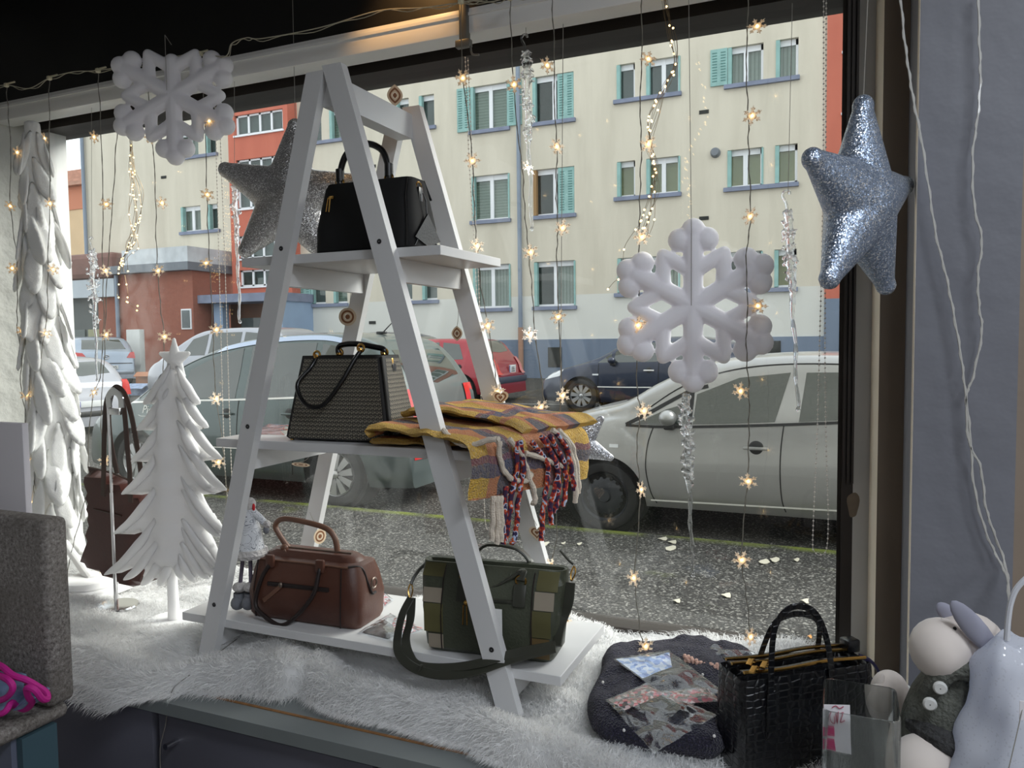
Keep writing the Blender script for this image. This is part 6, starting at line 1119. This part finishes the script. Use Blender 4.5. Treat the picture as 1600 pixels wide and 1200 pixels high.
# ---------------------------------------------------------------- cellophane packets
M_CELLO = glassy('cellophane', (246, 249, 252), 2.0, .1)
def printmat(name, cols, sc):
    g = N(name); co = g.coord(); v = g.n('TexVoronoi', i_Vector=co, i_Scale=sc); r = g.n('TexWhiteNoise', i_Vector=v.outputs['Position']).outputs[0]; k = len(cols); c = g.ramp(r, [(i/k, lin(q)) for i, q in enumerate(cols)]); g.t.nodes[-1].color_ramp.interpolation = 'CONSTANT'
    return g.done(g.bsdf(c, .35, Coat_Weight=.5).outputs[0])
M_PRA = printmat('printed_card_red', [(200, 60, 66), (236, 228, 226), (120, 92, 90), (228, 160, 160), (210, 214, 220)], 120); M_PRB = printmat('printed_card_blue', [(150, 178, 228), (206, 218, 240), (110, 142, 206), (228, 234, 244)], 90); M_PRC = printmat('printed_card_dark', [(110, 84, 74), (206, 60, 76), (214, 178, 172), (62, 58, 56), (150, 60, 66)], 130)
def crumple(poly, z, amp, n=24, up=None):
    """pixel quad at height z -> crumpled film sheet"""
    a, b, c, d = [PZ(x, y, z) for x, y in poly]; P = np.array([[a*(1-u)*(1-v)+b*u*(1-v)+c*u*v+d*(1-u)*v for v in np.linspace(0, 1, n)] for u in np.linspace(0, 1, n)])
    for i in range(n):
        for j in range(n): p = P[i, j]; e = min(i, j, n-1-i, n-1-j)/5; P[i, j, 2] += amp*(min(1, e)*(.8+.8*mn.noise((p[0]*30, p[1]*30, z*9)))+.4*abs(mn.noise((p[0]*34, p[1]*34, 3)))) + (up(i/(n-1), j/(n-1)) if up else 0)
    return P
def packet(lab, film, z, cards, amp=.01):
    c = PZ(*np.mean(film, axis=0), z); t = thing('cellophane_packet', lab, 'packet', c, 'gift packets'); g = G(); g.grid(crumple(film, z+.002, amp)); g.build('film', M_CELLO, t, smooth=30, fix=False)
    for q, m in cards: g = G(); P = crumple(q, z+.001, amp*.45); g.grid(P); g.build('printed_card', m, t, smooth=60, fix=False)
zb_ = SH[0][0]
packet('small printed packet lying between the satchel and the olive bag', [(558, 990), (610, 1003), (664, 985), (610, 958)], zb_, [([(566, 988), (606, 998), (630, 986), (600, 968)], pm('foil_grey', (150, 148, 146), .25, .5, var=(60, .6))), ([(606, 992), (634, 992), (662, 982), (618, 962)], M_PRA)])
packet('small printed packet at the back of the bottom shelf beside the satchel', [(575, 945), (600, 950), (615, 938), (590, 915)], zb_, [([(578, 944), (600, 947), (611, 938), (592, 920)], M_PRA)])
packet('flat pale printed packet on the middle shelf left of the patterned bag', [(385, 678), (445, 680), (462, 664), (420, 662)], SH[1][0], [([(388, 678), (444, 679), (460, 665), (422, 663)], printmat('pale_print', [(232, 230, 230), (222, 196, 200), (216, 220, 230)], 50))], .004)
# ---------------------------------------------------------------- navy knitted jumper with packets on it
def knit():
    g = N('navy_knit'); co = g.coord(); v = g.n('TexVoronoi', i_Vector=co, i_Scale=260.0); sp = g.ramp(g.noise(260, 2, co), [(.6, (0, 0, 0, 1)), (.75, (1, 1, 1, 1))]); b = g.bsdf(g.mix(sp, lin((26, 23, 44)), lin((92, 86, 112))), .95, Sheen_Weight=.15); g.l(g.bump(v.outputs[0], 1.0, .006), b.inputs['Normal']); return g.done(b.outputs[0])
M_KNIT = knit(); zj = .785; jt = thing('navy_jumper', 'folded navy knitted jumper with pearl beads lying on the fur', 'jumper', PZ(1030, 1120, zj))
jp = [PZ(x, y, zj+.02)[:2] for x, y in ((930, 1150), (918, 1105), (938, 1060), (945, 1030), (985, 1020), (1060, 1012), (1140, 1022), (1180, 1040), (1170, 1120), (1130, 1180), (1060, 1178), (990, 1168))]
jp = spline([(p[0], p[1], 0) for p in jp], 4, True)[:, :2]
g = plate([tuple(p) for p in jp], .044, .011, .03, bulge=lambda x, y: .008+.022*mn.noise((x*11, y*11, 1))+.010*mn.noise((x*30, y*30, 4))); v = np.array(g.v); body = G(); body.v = np.column_stack([v[:, 0], v[:, 2], zj+.032-v[:, 1]]).tolist(); body.f = g.f; body.build('knit_body', M_KNIT, jt, smooth=60)
zj2 = zj+.068; fz = G(); e0 = [PZ(x, y, zj2-.004) for x, y in ((1070, 1028), (1090, 1036), (1115, 1042), (1145, 1046))]
a_ = spline(e0, 12); g = G()
for k in range(len(a_)): g.ball(a_[k]+np.array([0, .004*math.sin(k*2), .004*math.cos(k*1.7)]), (.005, .007, .006), 8)
g.build('ruffle_trim', pm('peach_ruffle', (204, 166, 150), .9), jt)
for (x, y) in ((942, 1066), (939, 1093), (975, 1141), (1098, 1054), (1116, 1150)): g = G(); g.ball(PZ(x, y, zj2-.006), .0032, 10); g.build('pearl', pm('pearl', (228, 224, 220), .25), jt)
zp = zj2+.008
packet('clear packet with pale blue patterned wrap on the jumper', [(958, 1030), (1045, 1016), (1132, 1082), (1050, 1096)], zp, [([(962, 1030), (1046, 1020), (1050, 1042), (1004, 1060)], M_PRB)], .012)
packet('clear packet with red and brown header card lower on the jumper', [(946, 1094), (1010, 1068), (1120, 1118), (1022, 1178)], zp+.004, [([(950, 1094), (1008, 1070), (1040, 1084), (976, 1110)], M_PRC)], .014)
packet('clear packet with printed header card next to the crocodile pattern bag', [(1025, 1080), (1105, 1074), (1128, 1098), (1052, 1102)], zp+.006, [([(1030, 1082), (1102, 1076), (1124, 1096), (1060, 1100)], M_PRC)], .008)
packet('flat red printed packet on the fur behind the jumper', [(948, 1018), (985, 1008), (1000, 1012), (968, 1026)], .822, [([(950, 1018), (985, 1009), (998, 1012), (968, 1025)], M_PRA)], .004)
packet('empty clear packet on the fur behind the crocodile pattern bag', [(1090, 1025), (1100, 1010), (1180, 1020), (1165, 1045)], .83, [], .014)
# ---------------------------------------------------------------- black crocodile pattern bag
def croc():
    g = N('black_croc_leather'); co = g.coord('Object', (52, 52, 80)); v = g.n('TexVoronoi', i_Vector=co, i_Scale=1.0, feature='DISTANCE_TO_EDGE', i_Randomness=.35); h = g.ramp(v.outputs[0], [(.0, (0, 0, 0, 1)), (.16, (1, 1, 1, 1))])
    b = g.bsdf(lin((10, 11, 15)), .28, Coat_Weight=.3); g.l(g.bump(h, .4, .005), b.inputs['Normal']); return g.done(b.outputs[0])
M_CROC = croc(); zt = .775; RZ = .67; LTP = np.array([-.160, 1.425]); wd = .29; dp = .1; hh = .97-zt
dx_, dn_ = np.array([math.cos(RZ), math.sin(RZ)]), np.array([-math.sin(RZ), math.cos(RZ)]); cb_ = LTP+dx_*wd/2+dn_*dp*.46
b = Bag('crocodile_pattern_bag', 'black crocodile pattern handbag with gold zips at the front right', (cb_[0], cb_[1], zt), RZ)
b.put(pouch([(0, wd*.98, dp, .012), (.006, wd, dp*1.04, .014), (hh*.5, wd, dp*1.0, .012), (hh*.96, wd*.985, dp*.92, .01), (hh, wd*.97, dp*.88, .008), (hh-.006, wd*.93, dp*.8, .006), (hh-.03, wd*.9, dp*.75, .006)]), 'bag_body', M_CROC)
for y_, rzz in ((-dp*.3, 0), (.012, 0), (dp*.33, 0)):
    g = G(); pts = [(wd*u, y_, hh+.008+.002*math.sin(u*9)) for u in np.linspace(-.45, .47, 24)]; g.tube(pts, .0032, 6); z_ = b.put(g, 'zip', M_GOLD); g = G(); g.tube([np.array(p)+np.array([0, .007, -.002]) for p in pts], .006, 6, flat=(1.2, .3), up=(0, 0, 1)); b.put(g, 'zip_tape', M_BPOL, z_)
for k, (dx, dy) in enumerate(((.0, -.03), (.012, .0), (.03, -.018))): g = G(); g.tube([(-wd*.36+dx, dy, hh+.016), (-wd*.40+dx, dy-.012, hh+.024), (-wd*.44+dx, dy-.02, hh+.018)], .0042, 8, flat=(1.3, .5)); g.ball((-wd*.36+dx, dy, hh+.014), .006, 8); b.put(g, 'zip_pull', M_GOLD)
def hpt(x, y, dn):
    d = ray(x, y); nn = np.array([dn_[0], dn_[1], 0]); p = np.array([LTP[0], LTP[1], 0])+nn*dn; return CP+d*(((p-CP) @ nn)/(d @ nn))
for pts, dn in ((((1204, 1140), (1205, 1045), (1210, 985), (1226, 956), (1250, 947), (1275, 960), (1292, 1000), (1301, 1060), (1303, 1085)), -.006), (((1182, 1045), (1195, 1005), (1212, 972), (1238, 960), (1266, 962), (1280, 975), (1278, 1010), (1270, 1040)), .085)):
    g = G(); g.tube(spline([hpt(x, y, dn) for x, y in pts], 7), .0064, 8, flat=(1, .25), up=(dn_[0], dn_[1], 0)); g.build('handle', M_CROC, b.t)
c = hpt(1208, 1125, -.007); ux = np.array([dx_[0], dx_[1], 0]); uz = np.array([0, 0, 1.]); g = G(); g.prism([c+ux*q[0]+uz*q[1] for q in ((-.012, .05), (.012, .05), (.014, -.035), (.0, -.05), (-.014, -.035))], (dn_[0]*.004, dn_[1]*.004, 0)); g.build('handle_patch', M_CROC, b.t, smooth=0)
g = G(); g.box((wd*.485, .02, hh+.012), (.03, .028, .026), None, .004); b.put(g, 'zip_end', M_BPOL); g = G(); g.tube(spline([(wd*.45, -.02, hh+.006), (wd*.52, -.03, hh-.004), (wd*.57, -.03, hh-.024)], 5), .008, 6, flat=(1, .4)); g.tube(spline([(wd*.5, -.02, hh-.03), (wd*.54, -.03, hh-.045), (wd*.565, -.03, hh-.06)], 5), .006, 6, flat=(1, .4)); b.put(g, 'side_strap', pm('dark_indigo_leather', (30, 26, 58), .5))
# ---------------------------------------------------------------- glass vase with a card
def vglass():
    g = N('vase_glass'); gl = g.n('BsdfGlass', i_IOR=1.42, i_Roughness=.0, i_Color=(.97, .985, .98, 1)); tr = g.n('BsdfTransparent', i_Color=(.96, .97, .97, 1)); m = g.n('MixShader', i_0=.15, i_1=gl.outputs[0], i_2=tr.outputs[0]); return g.done(m.outputs[0])
M_VASE = vglass(); VY = 1.30; vz = 1.0; vx0, vx1 = PY(1284, 1150, VY)[0], PY(1409, 1150, VY)[0]
vt = thing('glass_vase', 'square clear glass vase in the lower right corner', 'vase', ((vx0+vx1)/2, VY+.065, .785))
cx, cy = (vx0+vx1)/2, VY+.066; w0, d0 = (vx1-vx0), .132; P = []
for z, s_ in ((.79, .94), (.793, .97), (.85, 1), (vz-.002, 1), (vz, .985), (vz, .955), (vz-.002, .94), (.86, .94), (.805, .92), (.8, .88)):
    q = rrect(w0*s_, d0*s_, .012); P.append(np.column_stack([q[:, 0], q[:, 1], np.full(len(q), z)]) +np.array([cx, cy, 0]))
g = G(); g.grid(P, closev=True); nn = len(P[0]); g.f.append(tuple(range(nn))); g.f.append(tuple((len(P)-1)*nn+k for k in range(nn))[::-1]); g.build('vase_body', M_VASE, vt, smooth=40)
M_CARDW = pm('card_white', (232, 228, 232), .6); M_MAG = pm('card_pink', (214, 76, 128), .5); CY = VY+.012; ct = thing('price_card', 'small white and pink card inside the glass vase', 'card', PY(1308, 1180, CY))
q = [PY(x, y, CY) for x, y in ((1287, 1101), (1328, 1102), (1330, 1180), (1288, 1172))]; G().prism(q, (0, .0012, 0)).build('card', M_CARDW, ct, smooth=0)
q = [PY(x, y, CY-.0006) for x, y in ((1288, 1136), (1303, 1137), (1304, 1152), (1288, 1150))]; G().prism(q, (0, -.0004, 0)).build('print_block', M_MAG, ct, smooth=0); q = [PY(x, y, CY-.0006) for x, y in ((1288, 1154), (1303, 1156), (1306, 1174), (1288, 1170))]; G().prism(q, (0, -.0004, 0)).build('print_block', M_MAG, ct, smooth=0)
for pts in ([(1300, 1112), (1296, 1120), (1298, 1130), (1304, 1132), (1303, 1122)], [(1306, 1116), (1308, 1132), (1310, 1112)], [(1312, 1116), (1318, 1114), (1313, 1130), (1320, 1128)], [(1300, 1106), (1306, 1103), (1312, 1107), (1318, 1104)]): G().tube(spline([PY(x, y, CY-.001) for x, y in pts], 5), .0008, 5).build('script_mark', pm('card_script', (180, 90, 110), .5), ct)
# ---------------------------------------------------------------- plush mice and glitter gauze bag on the right
M_PLUSH = pm('cream_velour', (218, 208, 200), .9, Sheen_Weight=.4); M_EARG = pm('grey_ear_felt', (150, 150, 164), .9); M_COATG = pm('green_grey_wool', (108, 110, 102), .95, var=(40, .3), bump=(160, 1, .006)); M_COATD = pm('dark_bouclé_trim'.replace('é', 'e'), (70, 70, 70), .95, var=(60, .5), bump=(120, 1, .01)); M_BTN = pm('pearl_button', (216, 216, 212), .2)
PYY = 1.42; pm_ = thing('plush_donkey', 'cream plush animal with big round nose and grey wool coat by the pillar', 'soft toy', PY(1490, 1195, PYY))
def pp_(x, y, dy=0): return PY(x, y, PYY+dy)
s1 = 1.62/1200
g = G(); g.ball(pp_(1470, 1014, -.03), (.047, .044, .05), 24); g.build('nose', M_PLUSH, pm_, smooth=80)
g = G(); g.ball(pp_(1508, 1005), (.058, .05, .05), 22, rot('Y', -.3)); g.build('head', M_PLUSH, pm_, smooth=80); g = G(); g.ball(pp_(1492, 982, -.048), .0032, 8); g.build('eye', M_BPOL, pm_)
for (x, y, dy, rr, th_) in ((1484, 962, .0, (.014, .006, .026), -.75), (1522, 981, -.058, (.017, .007, .05), -.68)): g = G(); g.ball(pp_(x, y, dy), rr, 18, rot('Y', th_)); g.build('ear', M_EARG, pm_, smooth=80)
g = G(); g.ball(pp_(1492, 971, .0), (.016, .014, .011), 12); g.build('forelock', M_PLUSH, pm_)
g = G(); g.tube(spline([pp_(1515, 1040), pp_(1495, 1090), pp_(1480, 1150), pp_(1470, 1230)], 5), [.045, .048, .051, .055, .06, .064, .068, .07, .072, .072, .072, .072, .072, .072, .072, .07], 16); g.build('coat', M_COATG, pm_, smooth=80)
g = G(); g.tube(spline([pp_(1450, 1085, -.03), pp_(1465, 1062, -.045), pp_(1490, 1045, -.05), pp_(1525, 1050, -.05)], 5), .018, 10); g.build('collar', M_COATG, pm_); g = G(); g.tube(spline([pp_(1432, 1130, -.02), pp_(1460, 1150, -.06), pp_(1500, 1170, -.07), pp_(1530, 1180, -.05)], 5), .02, 10); g.build('coat_hem', M_COATD, pm_)
g = G(); g.ball(pp_(1448, 1215, -.06), (.06, .055, .07), 18); g.build('leg', M_PLUSH, pm_, smooth=80)
for (x, y) in ((1469, 1075), (1453, 1100)): g = G(); g.lathe([(.001, .004), (.008, .004), (.0105, .001), (.0105, -.002)], pp_(x, y, -.068), 16, rot('X', math.pi/2) @ rot('Y', .0)); g.build('button', M_BTN, pm_)
p2 = thing('plush_toy', 'small cream plush lying on the fur behind the crocodile bag', 'soft toy', PY(1385, 1120, 1.55)); g = G(); g.ball(PY(1390, 1085, 1.55), (.035, .04, .045), 18); g.ball(PY(1378, 1105, 1.52), (.03, .03, .045), 16); remesh(g, .005, 3).build('plush_body', M_PLUSH, p2, smooth=80); g = G(); g.ball(PY(1372, 1078, 1.53), (.01, .012, .034), 12, rot('Y', .2)); g.build('plush_ear', M_PLUSH, p2)
# gauze bag with a cord
def gauze():
    g = N('white_glitter_gauze'); co = g.coord(); v = g.n('TexVoronoi', i_Vector=co, i_Scale=420.0); d = g.n('BsdfDiffuse', i_Color=lin((232, 234, 240))); t = g.n('BsdfTranslucent', i_Color=lin((226, 232, 248))); gl = g.n('BsdfGlossy', i_Roughness=.2); m = g.n('MixShader', i_0=.45, i_1=d.outputs[0], i_2=t.outputs[0]); f = g.ramp(g.n('TexWhiteNoise', i_Vector=v.outputs['Position']).outputs[0], [(.93, (0, 0, 0, 1)), (.95, (1, 1, 1, 1))]); f = g.n('Math', operation='MULTIPLY', i_0=f, i_1=.12).outputs[0]
    m = g.n('MixShader', i_0=f, i_1=m.outputs[0], i_2=gl.outputs[0]); return g.done(m.outputs[0])
M_GAUZ = gauze(); GZ = 1.33; gz = thing('gauze_lamp', 'white glittery gauze wrapped lamp with a white cord in the lower right corner', 'lamp', PY(1560, 1195, GZ)); c = PY(1562, 1200, GZ); zt2 = PY(1540, 1000, GZ)[2]; P = []
for k in range(30):
    t = k/29; z = .77+(zt2-.77)*t; r = np.interp(t, [0, .2, .45, .62, .8, .92, 1], [.112, .11, .098, .074, .056, .05, .024]); ctr_ = np.array([c[0]+.042-.028*t, GZ+.02, z]); a = np.arange(40)*2*math.pi/40; rr = r*(1+.05*np.sin(a*5+t*6)+.03*np.sin(a*11-t*14)+.035*np.sin(t*26+a*1.5)); P.append(np.column_stack([ctr_[0]+rr*np.cos(a), ctr_[1]+rr*np.sin(a), np.full(40, z)+.006*np.sin(a*3+t*9)]))
g = G(); g.grid(P, closev=True); g.f.append(tuple(len(P)*40-40+k for k in range(40))); g.build('gauze', M_GAUZ, gz, smooth=80, fix=False)
M_CORDW = pm('white_cable', (206, 208, 214), .4); G().tube(spline([PY(1573, 1000, GZ), PY(1575, 970, GZ), PY(1580, 940, GZ), PY(1592, 915, GZ), PY(1625, 885, GZ)], 6), .0042, 8).build('power_cord', M_CORDW, gz)
g = G(); g.box(PY(1597, 1110, GZ-.11), (.006, .002, .026), None); g.build('label_tag', M_CARDW, gz)
g = G(); g.tube(spline([PY(1598, 1105, GZ-.11), PY(1588, 1150, GZ-.115), PY(1575, 1205, GZ-.118)], 5), .0007, 5); g.build('tag_thread', M_NYLON, gz)
# twisted clear cables on the pillar
M_CABL = pm('clear_twin_cable', (186, 184, 178), .3, Coat_Weight=.4)
for lab, pts in (('clear twin cable running down the left side of the grey pillar', [(1406, -20), (1412, 50), (1420, 110), (1428, 160), (1440, 220), (1452, 300), (1463, 370), (1478, 430), (1490, 490), (1502, 560), (1508, 610), (1516, 680), (1522, 760), (1540, 830), (1558, 870), (1574, 905), (1576, 960), (1574, 1000)]), ('clear cable hanging down the right side of the grey pillar', [(1529, -20), (1530, 60), (1532, 120), (1528, 180), (1520, 240), (1522, 320), (1534, 375), (1528, 430), (1530, 480), (1534, 520), (1520, 590), (1510, 620), (1514, 690), (1532, 730), (1540, 790), (1552, 830), (1570, 880), (1577, 930), (1575, 1000)])):
    q = spline([PY(x, y, 1.63 if y < 880 else 1.63-(y-880)/120*.29) for x, y in pts], 8); a = np.arange(len(q))*1.1; t = thing('power_cable', lab, 'cable', q[-1], 'cables on the pillar'); G().tube(q, .0017, 6).build('cable_core', M_CABL, t); G().tube(q+np.column_stack([np.cos(a), 0*a, np.sin(a)*.3])*.002, .0014, 6).build('cable_core', M_CABL, t)
c = PY(1418, 1077, 1.66); G().ball(c, (.006, .004, .009), 10).build('plaster_blob', M_PLAST, label='small white lump stuck to the pillar edge', cat='lump')
# thin lead over the fur to the cabinet front
q = [PZ(375, 995, .80), PZ(352, 1012, .82), PZ(300, 1052, .81), PZ(272, 1074, .79)]+[PY(264, 1100, 1.30), PY(258, 1135, 1.298), PY(254, 1150, 1.298), PY(250, 1175, 1.298), PY(252, 1230, 1.298)]
G().tube(spline(q, 6), .0013, 6).build('thin_lead', pm('lead_grey', (120, 116, 110), .5), label='thin grey lead trailing over the fur and down the cabinet front', cat='cable')
# ---------------------------------------------------------------- stone-look stand at the left edge
def granite():
    g = N('speckled_granite'); co = g.coord(); a = g.noise(130, 4, co, .8); c = g.ramp(a, [(.34, lin((66, 62, 60))), (.48, lin((120, 114, 110))), (.6, lin((146, 142, 138))), (.72, lin((186, 184, 180)))]); c = g.mix(g.ramp(g.noise(7, 4, co), [(.4, (0, 0, 0, 1)), (.75, (1, 1, 1, 1))]), c, lin((96, 90, 84))); b = g.bsdf(c, .7); g.l(g.bump(a, .5, .004), b.inputs['Normal']); return g.done(b.outputs[0])
M_GRAN = granite(); SYY = .98; st = thing('stone_display_stand', 'grey speckled stone display stand with ledge at the lower left', 'stand', PY(50, 1190, SYY))
tr = PY(70, 806, SYY); br_ = PY(72, 1100, SYY); back_ = .09
xr = PY(69, 900, SYY)[0]; g = G(); g.bb((xr-.5, SYY, br_[2]-.01), (xr, SYY+.055, PY(75, 816, SYY)[2]), .012); g.build('upright_slab', M_GRAN, st, smooth=50)
zl = PY(104, 1104, SYY+.03)[2]; g = G(); v0 = PZ(107, 1100, zl)
g.bb((xr-.5, SYY-.19, zl-.03), (v0[0]-.012, SYY+.05, zl), .012); g.build('ledge_slab', M_GRAN, st, smooth=50)
g = G(); g.bb((xr-.5, SYY-.06, .1), (xr-.03, SYY+.02, zl-.031)); g.build('stand_body', pm('stand_blue_grey', (98, 104, 122), .6), st, smooth=0); g = G(); g.bb((xr-.028, SYY-.05, .1), (xr-.012, SYY+.02, zl-.031)); g.build('stand_edge', pm('stand_teal', (58, 82, 92), .5), st, smooth=0)
bz = PY(35, 800, SYY+.14); G().bb((bz[0]-.45, SYY+.14, .4), (PY(36, 700, SYY+.14)[0], SYY+.155, PY(20, 661, SYY+.14)[2]), .002).build('white_board', pm('board_white', (212, 208, 212), .6), label='plain white board standing behind the stone stand at the left edge', cat='board')
# blue cloth with pink binding on the ledge
M_CLB = pm('pale_blue_print', (150, 172, 206), .85, var=(30, .4)); M_PINK = pm('magenta_binding', (186, 26, 134), .7); ct = thing('trimmed_cloth', 'pale blue cloth with magenta binding lying on the stone ledge', 'cloth', PY(30, 1110, SYY-.05)); CYY = SYY-.06
ep = [(-30, 1030), (0, 1040), (20, 1055), (40, 1062), (58, 1072), (72, 1082), (74, 1092), (66, 1092), (54, 1078), (42, 1075), (44, 1088), (50, 1098), (40, 1108), (26, 1104), (18, 1098), (8, 1112), (-10, 1118), (-30, 1120)]
pts = [PY(x, y, CYY-.04*math.sin(k*.9)*.4-.02*k/18) for k, (x, y) in enumerate(ep)]; G().tube(spline(pts, 6), .0058, 8).build('binding', M_PINK, ct)
G().tube(spline([PY(-10, 1052, CYY-.02), PY(12, 1062, CYY-.03), PY(20, 1075, CYY-.03), PY(10, 1090, CYY-.03), PY(-12, 1098, CYY-.03)], 6), .0058, 8).build('binding', M_PINK, ct)
A_ = [PY(x, y, CYY+.01) for x, y in ((-40, 1028), (0, 1040), (30, 1058), (56, 1072), (72, 1084))]; B_ = [PY(x, y, CYY+.0) for x, y in ((-40, 1122), (0, 1114), (22, 1104), (40, 1106), (66, 1092))]; A_ = spline(A_, 5); B_ = spline(B_, 5)
g = G(); g.grid([[A_[i]+(B_[i]-A_[i])*j/10+np.array([0, .014*math.sin(i*.8+j*.7), 0]) for j in range(11)] for i in range(len(A_))]); g.build('cloth', M_CLB, ct, smooth=80, fix=False)
